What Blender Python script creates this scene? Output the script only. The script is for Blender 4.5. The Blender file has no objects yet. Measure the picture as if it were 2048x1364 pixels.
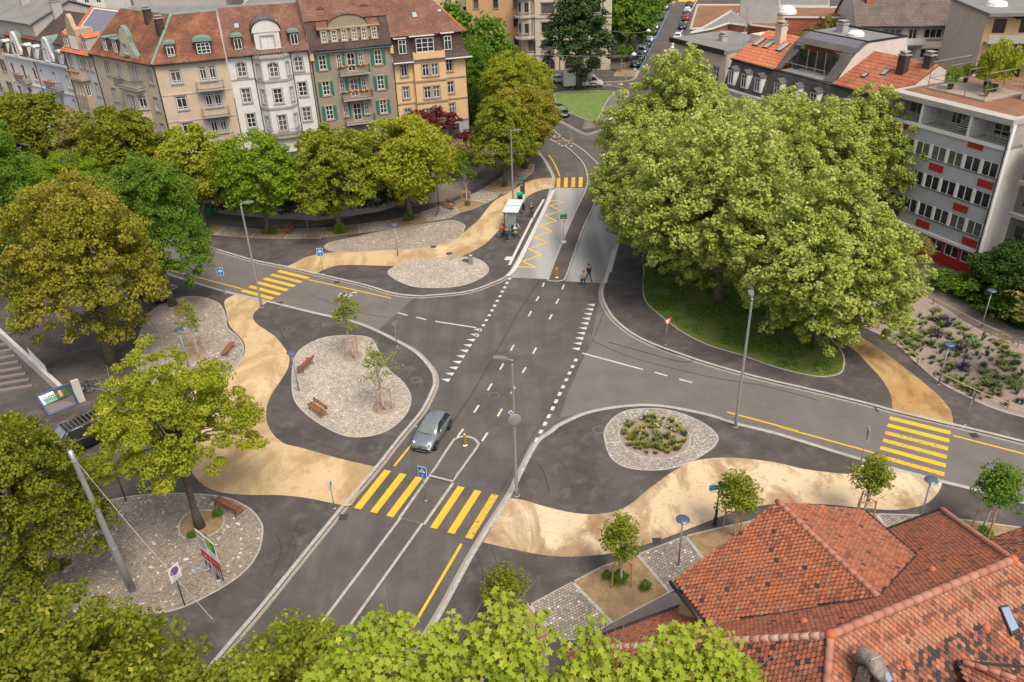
import bpy, bmesh, math, random
import numpy as np
from mathutils import Vector, Matrix, noise as mnoise
from mathutils.geometry import tessellate_polygon
random.seed(7); rng = np.random.default_rng(7)
R = math.radians; PI = math.pi
S = bpy.context.scene; COL = S.collection

# ---------------------------------------------------------------- camera, sky, sun, exposure
F_PX, PITCH, ROLL, CAM_H = 1633.13, 0.525332, -0.035891, 34.363
_f = Vector((0, math.cos(PITCH), -math.sin(PITCH))); _u = Vector((0, math.sin(PITCH), math.cos(PITCH))); _r = Vector((1, 0, 0))
CR_ = _r*math.cos(ROLL) + _u*math.sin(ROLL); CU_ = -_r*math.sin(ROLL) + _u*math.cos(ROLL)
cam = bpy.data.cameras.new('camera'); camo = bpy.data.objects.new('camera', cam); COL.objects.link(camo)
cam.sensor_width = 36; cam.lens = F_PX/2048*36; cam.clip_start = 0.5; cam.clip_end = 3000
m = Matrix((CR_, CU_, -_f)).transposed().to_4x4(); m.translation = Vector((0, 0, CAM_H)); camo.matrix_world = m
S.camera = camo
W = bpy.data.worlds.new('World'); S.world = W; W.use_nodes = True
nt = W.node_tree; sky = nt.nodes.new('ShaderNodeTexSky'); sky.sky_type = 'NISHITA'; sky.sun_disc = False
SUN_EL, SUN_AZ = 58, 150     # azimuth of the sun measured clockwise from +Y
sky.sun_elevation = R(SUN_EL); sky.sun_rotation = R(SUN_AZ); sky.air_density = 1.0; sky.dust_density = 4.0; sky.ozone_density = 1.0
bg = nt.nodes['Background']; bg.inputs[1].default_value = 0.105; hs = nt.nodes.new('ShaderNodeHueSaturation'); hs.inputs['Saturation'].default_value = .42; nt.links.new(sky.outputs[0], hs.inputs['Color']); nt.links.new(hs.outputs[0], bg.inputs[0])
sl = bpy.data.lights.new('sun', 'SUN'); sl.energy = 1.5; sl.angle = R(24); sl.color = (1.0, 0.88, 0.71)
so = bpy.data.objects.new('sun', sl); COL.objects.link(so)
_d = Vector((math.sin(R(SUN_AZ))*math.cos(R(SUN_EL)), math.cos(R(SUN_AZ))*math.cos(R(SUN_EL)), math.sin(R(SUN_EL))))
so.rotation_euler = _d.to_track_quat('Z', 'Y').to_euler(); so.location = _d*200
S.view_settings.view_transform = 'Standard'; S.view_settings.look = 'None'; S.view_settings.exposure = 0.86; S.view_settings.gamma = 1

# ---------------------------------------------------------------- survey helpers: where a sight line of the photograph meets the ground or a wall
FR = dict(a=(380,380,.2539),b=(0,540,.26396),c=(260,560,.32227),d=(680,680,.30792),e=(60,860,.36954),f=(900,780,.36667),g=(1280,960,.375),
 h=(1560,520,.35184),k=(1160,460,.36652),m=(940,360,.17595),n=(640,1100,.37109),q=(860,240,.29326),s=(0,0,.25391),t=(420,0,.26367),
 u=(900,0,.25391),v=(1340,0,.3457),w=(1580,100,.43985),z=(0,0,1),o=(960,0,.19057),p=(0,180,.32258),r=(1380,0,.23438),x=(1640,1000,.26684),
 y=(1850,400,.22),l=(1200,0,.176),i=(840,330,.0953),j=(340,390,.14648))
def X(c, x, y): a = FR[c]; return (a[0]+x*a[2], a[1]+y*a[2])
def _ray(px): return _f + CR_*((px[0]-1024)/F_PX) - CU_*((px[1]-682)/F_PX)
def G(px, z=0.0):
    d = _ray(px); t = (z-CAM_H)/d.z; return Vector((d.x*t, d.y*t, z))
def GX(c, x, y, z=0.0): return G(X(c, x, y), z)
def GP(c, pts, z=0.0): return [G(X(c, *q), z) for q in pts]
def onwall(px, O, az):
    n = Vector((-math.sin(az), math.cos(az), 0)); d = _ray(px); C0 = Vector((0, 0, CAM_H)); t = (O-C0).dot(n)/d.dot(n); P = C0+d*t
    return (P-O).dot(Vector((math.cos(az), math.sin(az), 0))), P.z

# ---------------------------------------------------------------- materials
MATS = {}
def srgb(r, g, b): return tuple(((c/255)/12.92 if c/255 <= .04045 else ((c/255+.055)/1.055)**2.4) for c in (r, g, b)) + (1,)
def mat(name, col, rough=.7, metal=0, spec=.5, emit=None, col2=None, nscale=3., detail=4, bump=0., bscale=20., col3=None, n3=30., mix3=.5, alpha=None, trans=0):
    if name in MATS: return MATS[name]
    M = bpy.data.materials.new(name); M.use_nodes = True; N = M.node_tree; B = N.nodes['Principled BSDF']; L = N.links.new
    if len(col) == 3: col = tuple(col)+(1,)
    B.inputs['Base Color'].default_value = col; B.inputs['Roughness'].default_value = rough; B.inputs['Metallic'].default_value = metal
    B.inputs['Specular IOR Level'].default_value = spec
    if trans: B.inputs['Transmission Weight'].default_value = trans
    tc = N.nodes.new('ShaderNodeTexCoord'); vec = tc.outputs['Object']; cur = None
    if col2 is not None:
        n = N.nodes.new('ShaderNodeTexNoise'); n.inputs['Scale'].default_value = nscale; n.inputs['Detail'].default_value = detail; L(vec, n.inputs['Vector'])
        r = N.nodes.new('ShaderNodeValToRGB'); r.color_ramp.elements[0].position = .35; r.color_ramp.elements[1].position = .68
        r.color_ramp.elements[0].color = col; r.color_ramp.elements[1].color = tuple(col2[:3])+(1,); L(n.outputs['Fac'], r.inputs[0]); cur = r.outputs[0]
    if col3 is not None:
        n = N.nodes.new('ShaderNodeTexNoise'); n.inputs['Scale'].default_value = n3; n.inputs['Detail'].default_value = 6; L(vec, n.inputs['Vector'])
        r = N.nodes.new('ShaderNodeValToRGB'); r.color_ramp.elements[0].position = .5; r.color_ramp.elements[1].position = .72
        r.color_ramp.elements[0].color = (0,0,0,1); r.color_ramp.elements[1].color = (mix3,)*3+(1,); L(n.outputs['Fac'], r.inputs[0])
        x = N.nodes.new('ShaderNodeMix'); x.data_type = 'RGBA'; L(r.outputs[0], x.inputs[0])
        if cur: L(cur, x.inputs[6])
        else: x.inputs[6].default_value = col
        x.inputs[7].default_value = tuple(col3[:3])+(1,); cur = x.outputs[2]
    if cur: L(cur, B.inputs['Base Color'])
    if bump:
        n = N.nodes.new('ShaderNodeTexNoise'); n.inputs['Scale'].default_value = bscale; n.inputs['Detail'].default_value = 5; L(vec, n.inputs['Vector'])
        b = N.nodes.new('ShaderNodeBump'); b.inputs['Strength'].default_value = bump; b.inputs['Distance'].default_value = .02; L(n.outputs['Fac'], b.inputs['Height']); L(b.outputs[0], B.inputs['Normal'])
    MATS[name] = M; return M
def nodes_of(M): N = M.node_tree; return N, N.nodes['Principled BSDF'], N.links.new
def ramp(N, fac, stops):
    r = N.nodes.new('ShaderNodeValToRGB'); e = r.color_ramp.elements
    while len(e) < len(stops): e.new(.5)
    for q, (p, c) in zip(e, stops): q.position = p; q.color = tuple(c[:3])+(1,)
    N.links.new(fac, r.inputs[0]); return r.outputs[0]
def noise_(N, vec, scale, detail=4, rough=.5, dist=0):
    n = N.nodes.new('ShaderNodeTexNoise'); n.inputs['Scale'].default_value = scale; n.inputs['Detail'].default_value = detail
    n.inputs['Roughness'].default_value = rough; n.inputs['Distortion'].default_value = dist; N.links.new(vec, n.inputs['Vector']); return n.outputs['Fac']
def mixc(N, fac, a, b, mode='MIX'):
    x = N.nodes.new('ShaderNodeMix'); x.data_type = 'RGBA'; x.blend_type = mode
    for v, s in ((fac, 0), (a, 6), (b, 7)):
        if isinstance(v, (int, float)): x.inputs[s].default_value = v
        elif isinstance(v, tuple): x.inputs[s].default_value = tuple(v[:3])+(1,)
        else: N.links.new(v, x.inputs[s])
    return x.outputs[2]
def mapping(N, rot=0, scale=(1,1,1)):
    tc = N.nodes.new('ShaderNodeTexCoord'); mp = N.nodes.new('ShaderNodeMapping'); mp.inputs['Rotation'].default_value = (0, 0, rot); mp.inputs['Scale'].default_value = scale
    N.links.new(tc.outputs['Object'], mp.inputs['Vector']); return mp.outputs[0]
def newmat(name, rough=.8, spec=.4):
    M = bpy.data.materials.new(name); M.use_nodes = True; N, B, L = nodes_of(M); B.inputs['Roughness'].default_value = rough; B.inputs['Specular IOR Level'].default_value = spec
    MATS[name] = M; return M, N, B, L

def asphalt(name, c0, c1, c2, rot=0, streak=0, stain=.5):
    M, N, B, L = newmat(name, .85, .3); v = mapping(N)
    c = ramp(N, noise_(N, v, .35, 5, .6), [(.36, c0), (.64, c1)])
    c = mixc(N, ramp(N, noise_(N, v, .8, 8, .7, .3), [(.50, (0,0,0)), (.70, (stain,)*3)]), c, c2)
    if streak:   # wheel tracks along the lane
        vs = mapping(N, rot, (1, .025, 1)); c = mixc(N, ramp(N, noise_(N, vs, 1.1, 3), [(.4, (0,0,0)), (.7, (streak,)*3)]), c, c0)
    g = noise_(N, v, 45, 3, .7); c = mixc(N, .35, c, ramp(N, g, [(.3, (.25,)*3), (.7, (.75,)*3)]), 'OVERLAY')
    L(c, B.inputs['Base Color'])
    b = N.nodes.new('ShaderNodeBump'); b.inputs['Strength'].default_value = .25; b.inputs['Distance'].default_value = .01; L(noise_(N, v, 60, 3), b.inputs['Height']); L(b.outputs[0], B.inputs['Normal'])
    return M
ROAD_AZ = .3964
M_road = asphalt('asphalt_road', (.083,.073,.067), (.128,.114,.104), (.165,.145,.13), -ROAD_AZ, .8, .4)
M_old = asphalt('asphalt_old_road', (.14,.124,.114), (.17,.151,.138), (.20,.175,.155), 1.25, .35, .35)
M_pave = asphalt('asphalt_pavement', (.062,.053,.049), (.10,.086,.079), (.18,.155,.137), 0, 0, .55)
M_island = asphalt('asphalt_refuge', (.095,.077,.069), (.125,.103,.092), (.19,.15,.125), 0, 0, .35)
M_path2 = asphalt('asphalt_footway', (.15,.127,.115), (.19,.162,.145), (.23,.195,.165), 0, 0, .35)
# bus lane concrete
M_conc, N, B, L = newmat('concrete_lane', .8); v = mapping(N, -0.43, (1, .02, 1)); v2 = mapping(N)
c = ramp(N, noise_(N, v, .42, 1), [(.40, (.24,.23,.215)), (.60, (.42,.405,.385))]); c = mixc(N, .3, c, ramp(N, noise_(N, v2, 3, 5), [(.3, (.25,.24,.23)), (.7, (.33,.32,.31))])); L(c, B.inputs['Base Color'])
# beige bound-gravel walkway with worn stains
def beige(name, light, mid, dark, amt):
    M, N, B, L = newmat(name, .9, .2); v = mapping(N); vw = mapping(N, .3, (1, .55, 1))
    c = ramp(N, noise_(N, vw, .16, 6, .6, .5), [(.32, mid), (.62, light)])
    c = mixc(N, ramp(N, noise_(N, vw, .33, 8, .66, .6), [(.47, (0,0,0)), (.54, (amt*.55,)*3), (.66, (amt,)*3)]), c, dark)
    c = mixc(N, ramp(N, noise_(N, v, 2.5, 8, .75, .6), [(.56, (0,0,0)), (.62, (amt*.5,)*3)]), c, dark)
    c = mixc(N, .25, c, ramp(N, noise_(N, v, 40, 3, .7), [(.3, (.3,)*3), (.7, (.7,)*3)]), 'OVERLAY'); L(c, B.inputs['Base Color']); return M
M_beige = beige('beige_surface', (.60,.445,.255), (.49,.345,.18), (.27,.165,.075), .7)
M_beige2 = beige('beige_surface_new', (.67,.53,.36), (.54,.395,.24), (.27,.165,.08), 1.0)
M_beige3 = beige('beige_surface_worn', (.52,.36,.18), (.36,.21,.075), (.20,.105,.04), .9)
# setts
def setts(name, scale, base, lightamt=.06, rot=0, grid=False):
    M, N, B, L = newmat(name, .85, .3)
    if grid:
        v = mapping(N, rot, (1,1,1)); br = N.nodes.new('ShaderNodeTexBrick'); br.inputs['Scale'].default_value = 1; br.inputs['Brick Width'].default_value = scale*1.1; br.inputs['Row Height'].default_value = scale
        br.inputs['Mortar Size'].default_value = .02; br.inputs['Mortar Smooth'].default_value = .2; br.inputs['Color1'].default_value = (0,0,0,1); br.inputs['Color2'].default_value = (1,1,1,1); br.inputs['Mortar'].default_value = (.5,.5,.5,1)
        L(v, br.inputs['Vector']); rnd = br.outputs['Color']; joint = br.outputs['Fac']
        cell = ramp(N, rnd, [(0, tuple(x*.75 for x in base)), (.35, base), (.7, tuple(x*1.25 for x in base)), (.93, tuple(x*1.35 for x in base)), (.96, (.62,.56,.50))])
        c = mixc(N, joint, cell, tuple(x*.42 for x in base))
    else:
        v = mapping(N, rot); vo = N.nodes.new('ShaderNodeTexVoronoi'); vo.inputs['Scale'].default_value = 1/scale; L(v, vo.inputs['Vector'])
        ve = N.nodes.new('ShaderNodeTexVoronoi'); ve.feature = 'DISTANCE_TO_EDGE'; ve.inputs['Scale'].default_value = 1/scale; L(v, ve.inputs['Vector'])
        sp = N.nodes.new('ShaderNodeSeparateColor'); L(vo.outputs['Color'], sp.inputs[0])
        cell = ramp(N, sp.outputs[0], [(0, tuple(x*.72 for x in base)), (.4, base), (.8, tuple(x*1.2 for x in base)), (.93, (base[0]*1.35, base[1]*1.15, base[2]*.9)), (1-lightamt*.6, (.60,.56,.51))])
        c = mixc(N, ramp(N, ve.outputs['Distance'], [(.03, (1,1,1)), (.09, (0,0,0))]), cell, tuple(x*.55 for x in base))
    c = mixc(N, .4, c, ramp(N, noise_(N, mapping(N), .5, 4), [(.3, (.35,)*3), (.7, (.65,)*3)]), 'OVERLAY')
    L(c, B.inputs['Base Color']); return M
M_sett = setts('sett_paving', .15, (.335,.28,.235), .055)
M_sett_d = setts('sett_paving_dark', .15, (.285,.235,.195), .05)
M_sett_l = setts('sett_paving_light', .16, (.42,.36,.305), .06)
M_grid = setts('sett_paving_rows', .17, (.29,.245,.205), .05, rot=-.55, grid=True)
M_grid2 = setts('sett_ring', .16, (.36,.31,.265), .05, rot=.3, grid=True)
M_kerb = mat('granite_kerb', (.36,.335,.305), .8, col2=(.46,.435,.40), nscale=2.5, col3=(.25,.20,.16), n3=6, mix3=.6)
M_gutter = mat('gutter_setts', (.27,.235,.205), .85, col2=(.36,.31,.27), nscale=7, col3=(.38,.25,.15), n3=1.5, mix3=.6)
M_white = mat('white_paint', (.66,.63,.595), .7, col2=(.52,.49,.46), nscale=2, col3=(.30,.27,.25), n3=18, mix3=.7)
M_yellow = mat('yellow_paint', (.78,.45,.025), .7, col2=(.74,.42,.03), nscale=2, col3=(.36,.24,.07), n3=9, mix3=.6)
M_yellow2 = mat('yellow_paint_worn', (.58,.36,.05), .75, col2=(.74,.42,.03), nscale=3, col3=(.20,.15,.09), n3=5, mix3=.9)
M_blue = mat('blue_paint', (.05,.22,.46), .7, col2=(.08,.28,.5), nscale=1)
M_orange = mat('orange_paint', (.62,.26,.03), .75, col2=(.4,.2,.06), nscale=4)
M_soil = mat('dry_soil', (.24,.155,.08), .95, col2=(.34,.235,.13), nscale=1.6, col3=(.16,.13,.05), n3=6, mix3=.6, bump=.5, bscale=9)
M_gravel = mat('gravel', (.27,.205,.175), .95, col2=(.36,.285,.245), nscale=6, col3=(.15,.10,.08), n3=18, mix3=.7, bump=.6, bscale=25)
M_grass = mat('grass', (.085,.125,.018), .9, col2=(.13,.165,.028), nscale=1.2, col3=(.17,.115,.045), n3=.45, mix3=.65, bump=.6, bscale=14)
M_grass2 = mat('lawn', (.10,.17,.028), .9, col2=(.15,.22,.045), nscale=1.0, col3=(.26,.20,.085), n3=.6, mix3=.5, bump=.6, bscale=14)
M_earthbase = mat('city_ground', (.14,.12,.105), .9, col2=(.19,.165,.145), nscale=.1)

# ---------------------------------------------------------------- object helpers
def props(o, label=None, cat=None, group=None, kind=None):
    if label: o['label'] = label
    if cat: o['category'] = cat
    if group: o['group'] = group
    if kind: o['kind'] = kind
    return o
def thing(name, label, cat, loc=(0,0,0), rz=0, group=None):
    o = bpy.data.objects.new(name, None); COL.objects.link(o); o.location = loc; o.rotation_euler = (0, 0, rz); o.empty_display_size = .3
    return props(o, label, cat, group)
def mesh(name, V, Fc, mats, smooth=False, mi=None):
    me = bpy.data.meshes.new(name); me.from_pydata([tuple(v) for v in V], [], Fc); 
    for mm in (mats if isinstance(mats, (list, tuple)) else [mats]): me.materials.append(mm)
    if mi: me.polygons.foreach_set('material_index', mi)
    if smooth: me.polygons.foreach_set('use_smooth', [True]*len(me.polygons))
    me.update(); return me
def link(name, me, parent=None, loc=None, rot=None, scale=None):
    o = bpy.data.objects.new(name, me); COL.objects.link(o)
    if parent: o.parent = parent
    if loc is not None: o.location = loc
    if rot is not None: o.rotation_euler = rot
    if scale is not None: o.scale = scale
    return o
def clone(o, parent=None, depth=0):
    c = o.copy(); COL.objects.link(c); c.parent = parent
    if parent: c.matrix_parent_inverse = o.matrix_parent_inverse.copy()
    for ch in list(o.children): clone(ch, c, depth+1)
    return c
def copy_thing(src, loc, rz, label, group=None):
    c = clone(src); c.location = loc; c.rotation_euler = (0, 0, rz); c['label'] = label
    if group: c['group'] = group
    return c
class MB:
    def __init__(s): s.V = []; s.F = []; s.I = []
    def add(s, V, Fc, mi=0): b = len(s.V); s.V += [Vector(v) for v in V]; s.F += [[i+b for i in f] for f in Fc]; s.I += [mi]*len(Fc); return s
    def box(s, x0, x1, y0, y1, z0, z1, mi=0, M=None):
        V = [(x, y, z) for x in (x0, x1) for y in (y0, y1) for z in (z0, z1)]
        if M: V = [M @ Vector(v) for v in V]
        return s.add(V, [[0,1,3,2],[4,6,7,5],[0,4,5,1],[2,3,7,6],[0,2,6,4],[1,5,7,3]], mi)
    def tube(s, pts, rad, n=8, mi=0, caps=True):
        pts = [Vector(p) for p in pts]; k = len(pts); rad = rad if isinstance(rad, (list, tuple)) else [rad]*k; V = []; up = None
        for i, p in enumerate(pts):
            d = (pts[min(i+1, k-1)]-pts[max(i-1, 0)]); d = d.normalized() if d.length > 1e-9 else Vector((0,0,1))
            ref = Vector((1,0,0)) if abs(d.z) > .9 else Vector((0,0,1)); a = d.cross(ref).normalized(); b = d.cross(a)
            V += [p + (a*math.cos(2*PI*j/n)+b*math.sin(2*PI*j/n))*rad[i] for j in range(n)]
        Fc = [[i*n+j, i*n+(j+1)%n, (i+1)*n+(j+1)%n, (i+1)*n+j] for i in range(k-1) for j in range(n)]
        if caps: Fc += [list(range(n))[::-1], list(range((k-1)*n, k*n))]
        return s.add(V, Fc, mi)
    def lathe(s, prof, n=16, c=(0,0,0), mi=0, axis='z'):
        c = Vector(c); V = []
        for r_, z_ in prof:
            for j in range(n):
                a = 2*PI*j/n; p = Vector((r_*math.cos(a), r_*math.sin(a), z_))
                if axis == 'y': p = Vector((p.x, p.z, p.y))
                elif axis == 'x': p = Vector((p.z, p.x, p.y))
                V.append(c+p)
        k = len(prof); return s.add(V, [[i*n+j, i*n+(j+1)%n, (i+1)*n+(j+1)%n, (i+1)*n+j] for i in range(k-1) for j in range(n)], mi)
    def prism(s, poly, z0, z1, mi=0):      # poly: 2-D outline in x,y
        n = len(poly); V = [(p[0], p[1], z0) for p in poly]+[(p[0], p[1], z1) for p in poly]
        tri = tessellate_polygon([[Vector((p[0], p[1], 0)) for p in poly]])
        Fc = [[a, b, c_] for a, b, c_ in tri] + [[a+n, b+n, c_+n] for a, b, c_ in tri] + [[i, (i+1)%n, n+(i+1)%n, n+i] for i in range(n)]
        return s.add(V, Fc, mi)
    def xform(s, M): s.V = [M @ v for v in s.V]; return s
    def build(s, name, mats, parent=None, smooth=False, loc=None, rot=None, fix=True):
        me = mesh(name, s.V, s.F, mats, smooth, s.I)
        if fix:
            bm = bmesh.new(); bm.from_mesh(me); bmesh.ops.recalc_face_normals(bm, faces=bm.faces); bm.to_mesh(me); bm.free()
        return link(name, me, parent, loc, rot)
def part(name, me, parent, loc=None, rot=None): return link(name, me, parent, loc, rot)

def cat_spline(P, closed=False, sub=6):
    P = [Vector(p) for p in P]; n = len(P); out = []
    rngi = range(n if closed else n-1)
    for i in rngi:
        p0 = P[(i-1) % n] if closed else P[max(i-1, 0)]; p1 = P[i]; p2 = P[(i+1) % n]; p3 = P[(i+2) % n] if closed else P[min(i+2, n-1)]
        for j in range(sub):
            t = j/sub; out.append(.5*((2*p1)+(p2-p0)*t+(2*p0-5*p1+4*p2-p3)*t*t+(3*p1-p0-3*p2+p3)*t**3))
    if not closed: out.append(P[-1])
    return out
def sheet(name, poly, z, M, kind='structure', label=None, parent=None):
    P = [Vector((p.x, p.y, 0)) for p in poly]; tri = tessellate_polygon([P])
    me = mesh(name, [(p.x, p.y, z) for p in P], [list(t) for t in tri], M)
    bm = bmesh.new(); bm.from_mesh(me)
    for f in bm.faces:
        f.normal_update()
        if f.normal.z < 0: f.normal_flip()
    bm.to_mesh(me); bm.free(); o = link(name, me, parent); 
    if not parent: props(o, label, None, None, kind)
    return o
def slab(name, poly, z0, z1, M, kind='structure', label=None):
    mb = MB(); mb.prism([(p.x, p.y) for p in poly], z0, z1); o = mb.build(name, M); props(o, label, None, None, kind); return o
def offset(P, d, closed=False):
    out = []; n = len(P)
    for i in range(n):
        a = P[(i-1) % n] if closed else P[max(i-1, 0)]; b = P[(i+1) % n] if closed else P[min(i+1, n-1)]
        t = Vector((b.x-a.x, b.y-a.y, 0)); t = t.normalized() if t.length > 1e-9 else Vector((1,0,0)); out.append(P[i]+Vector((-t.y, t.x, 0))*d)
    return out
def ribbon(name, P, d0, d1, z, M, closed=False, h=None, kind='structure', parent=None, label=None, loc0=0):
    A = offset(P, d0, closed); B_ = offset(P, d1, closed); n = len(P); V = [(p.x, p.y, z) for p in A]+[(p.x, p.y, z) for p in B_]
    rg = range(n if closed else n-1); Fc = [[i, (i+1) % n, n+(i+1) % n, n+i] for i in rg]
    if h:
        V += [(p.x, p.y, z-h) for p in A]+[(p.x, p.y, z-h) for p in B_]
        Fc += [[i, (i+1) % n, 2*n+(i+1) % n, 2*n+i] for i in rg]+[[n+i, n+(i+1) % n, 3*n+(i+1) % n, 3*n+i] for i in rg]
    me = mesh(name, V, Fc, M); bm = bmesh.new(); bm.from_mesh(me); bmesh.ops.recalc_face_normals(bm, faces=bm.faces)
    if not h:
        for f in bm.faces:
            if f.normal.z < 0: f.normal_flip()
    bm.to_mesh(me); bm.free(); o = link(name, me, parent)
    if not parent: props(o, label, None, None, kind)
    return o
def textmesh(txt, size, M, align='CENTER', depth=0.004):
    cu = bpy.data.curves.new('lettering', 'FONT'); cu.body = txt; cu.size = size; cu.align_x = align; cu.align_y = 'CENTER'; cu.extrude = depth
    o = bpy.data.objects.new('tmp', cu); COL.objects.link(o); dg = bpy.context.evaluated_depsgraph_get(); me = bpy.data.meshes.new_from_object(o.evaluated_get(dg))
    bpy.data.objects.remove(o); me.materials.clear(); me.materials.append(M); me.name = 'lettering'; return me
# ================================================================ THE GROUND
PZ = .10                                                        # pavement height
def big(pts): return [Vector((x, y, 0)) for x, y in pts]
g_ = sheet('ground', big([(-900,-300),(900,-300),(900,1500),(-900,1500)]), -.004, M_earthbase)
sheet('road', big([(-160,-40),(160,-40),(160,420),(-160,420)]), 0, M_road)

# kerb lines (read in the photograph, laid on the ground)
kA = GP('z', [(-300,250),(-150,320),(0,381),(150,420),(300,459),(425.7,498.8)])+GP('a', [(490,560),(760,615),(980,665),(1380,760),(1600,825),(1800,845)])+ \
     GP('q', [(0,1205),(250,1180),(420,1125),(530,1070),(590,990),(700,780),(790,590),(830,470),(845,400),(820,340),(780,270),(715,195)])+GP('z', [(1040,268),(1000,238),(960,212),(930,196)])
kA = cat_spline(kA)
kE = GP('z', [(-300,330),(-150,400),(0,449),(150,493),(300,537),(376,561.6)])+GP('c', [(600,75),(860,135),(1100,195),(1400,265),(1540,320),(1640,370),(1780,450),(1880,560),(1900,640)])+ \
     GP('d', [(605,345),(540,470),(400,640),(240,845),(5,1120)])+GP('z', [(540,1200),(470,1283),(380,1390),(200,1600)])
kE = cat_spline(kE)
kC = GP('z', [(1420,-40),(1391.8,3.5),(1364.6,60),(1345,110),(1325,170),(1305,240),(1290,310),(1270,390),(1250,450),(1235,486)])+GP('q', [(1240,900),(1180,1110),(1165,1180)])+ \
     GP('k', [(125,400),(190,500),(330,600),(560,690),(760,755),(1000,820),(1300,890),(1600,965)])+GP('h', [(640,865),(980,945),(1387,1045)])+GP('z', [(2200,930),(2500,1010)])
kC = cat_spline(kC)
kD = GP('z', [(560,1700),(760,1400),(861,1255)])+GP('d', [(870,1362),(1100,1000),(1150,900),(1230,740),(1290,650),(1364,600)])+ \
     GP('f', [(600,190),(750,125),(950,90),(1150,88),(1400,135),(1560,185),(1800,245)])+GP('h', [(440,1130),(540,1160),(880,1250),(1100,1305)])+GP('z', [(2048,1006),(2300,1075),(2600,1160)])
kD = cat_spline(kD)
def zc(P, z): return [Vector((p.x, p.y, z)) for p in P]
pav = []
pav.append(slab('pavement', kA+big([(-60,158),(-160,160),(-160,110)]), -.3, PZ, M_pave))
pav.append(slab('pavement', kE+big([(-60,-20),(-160,-20),(-160,70)]), -.3, PZ, M_pave))
pav.append(slab('pavement', kC+big([(150,20),(150,330),(70,330)]), -.3, PZ, M_pave))
pav.append(slab('pavement', kD+big([(150,10),(60,-40),(-20,-20)]), -.3, PZ, M_pave))
# triangle with the lawn, north of the bend
kT = cat_spline(GP('z', [(1110.5,238),(1150.6,260),(1169,269),(1182,268),(1225,251.4),(1232.6,233.6),(1255.5,190),(1256,184),(1250,178),(1234.4,174),(1213.5,172.5),(1122,179),(1060,184),(1052,195),(1075,215)]), True)
pav.append(slab('pavement', kT, -.3, PZ, M_pave))
# block north of the truck's road
kN = cat_spline(GP('o', [(-1500,780),(-300,850),(850,862),(1320,865),(1530,855),(1620,828),(1655,770),(1662,745)])+GP('l', [(400,790),(460,620),(560,390),(700,80),(760,-40)]))
pav.append(slab('pavement', kN+big([(40,330),(-160,330),(-160,190)]), -.3, PZ, M_pave))

for K, s, cl in ((kA, 1, False), (kE, 1, False), (kC, 1, False), (kD, 1, False), (kT, 1, True), (kN, 1, False)):
    pass
def kerb(K, side, closed=False, w=.24, gut=.22, gmat=None):
    ribbon('kerb', K, 0, side*w, PZ+.012, M_kerb, closed, h=.12)
    if gut: ribbon('gutter', K, -side*.005, -side*(gut+.005), .006, gmat or M_gutter, closed)
kerb(kA, 1); kerb(kE, -1); kerb(kC, 1); kerb(kD, -1); kerb(kT, 1 if (kT[1]-kT[0]).cross(kT[3]-kT[0]).z > 0 else -1, True); kerb(kN, 1)

# refuges in the middle of the carriageway
def refuge(P, z=.08, w=.17, M=None):
    Pn = P; a = sum((Pn[i].x*Pn[(i+1) % len(Pn)].y-Pn[(i+1) % len(Pn)].x*Pn[i].y) for i in range(len(Pn)))
    slab('refuge', Pn, -.2, z, M or M_island); ribbon('kerb', Pn, 0, (w if a > 0 else -w), z+.01, M_kerb, True, h=.09)
rB = GP('q', [(800,1090),(895,840),(980,645),(1060,470)])+GP('q', [(1068,385)])+GP('q', [(1040,300),(985,238),(935,195),(918,180),(935,168),(975,163),(1030,195),(1090,245)])+GP('z', [(1200,335),(1202,370),(1190,410)])+GP('q', [(1050,740),(980,940),(930,1080),(905,1102),(860,1108),(820,1104)])
refuge(cat_spline(rB, True, 5), .10)
rN = GP('u', [(640,985),(770,1080),(820,1090),(865,1082),(870,1070),(850,1055),(720,960)])
refuge(cat_spline(rN, True, 5), .08)
def lin(a, b, t): return a+(b-a)*t
fl = GP('d', [(575,890)])[0]; fr_ = GP('d', [(735,930)])[0]; bl = GP('d', [(385,1160)])[0]; br_ = GP('d', [(545,1200)])[0]
rF = cat_spline([fl, GX('d',720,670), GX('d',750,642), GX('d',780,631), GX('d',810,628), GX('d',845,631), GX('d',880,645), GX('d',900,668), GX('d',900,700), fr_], False, 4)
refuge(rF, .08)
b0 = G((655,1228)); b1 = G((708,1256)); dirn = (b0-bl).normalized()
refuge([bl, br_, br_+dirn*26, bl+dirn*26], .08)
sheet('refuge_crossing', [fl, fr_, br_, bl], .012, M_island)
for a, b in ((fl, bl), (fr_, br_)): ribbon('kerb', [a, b], -.09, .09, .03, M_kerb, h=.03)
# carriageway patches: older grey asphalt of the side streets, concrete of the bus lanes
sheet('side_street', cat_spline(GP('z', [(-300,290)]),)[:1]+GP('z', [(0,383),(420,500),(628,551),(786,592),(829,596)])+GP('a', [(1480,1105)])+GP('z', [(614,624),(453,586),(376,563),(0,451),(-300,335)]), .004, M_old)
sheet('side_street', GP('k', [(120,310),(60,600),(0,740),(-60,880)])+GP('f', [(600,150),(750,126),(950,92),(1150,90),(1400,137),(1800,247)])+GP('z', [(1870,961),(2048,1008),(2500,1130),(2500,1008),(2048,886),(1785,822),(1636,785),(1438,735),(1281,679),(1229,642),(1205,605)]), .004, M_old)
sheet('bus_lane', GP('q', [(545,1075),(800,1085),(1055,465),(838,462),(790,600),(700,790),(595,995)]), .008, M_conc)
sheet('bus_lane', GP('q', [(918,1100),(1170,1112),(1245,900)])+GP('z', [(1233,485),(1262,400),(1285,320),(1240,318),(1205,372),(1178,432)])+GP('q', [(1040,760),(980,930)]), .008, M_conc)
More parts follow.
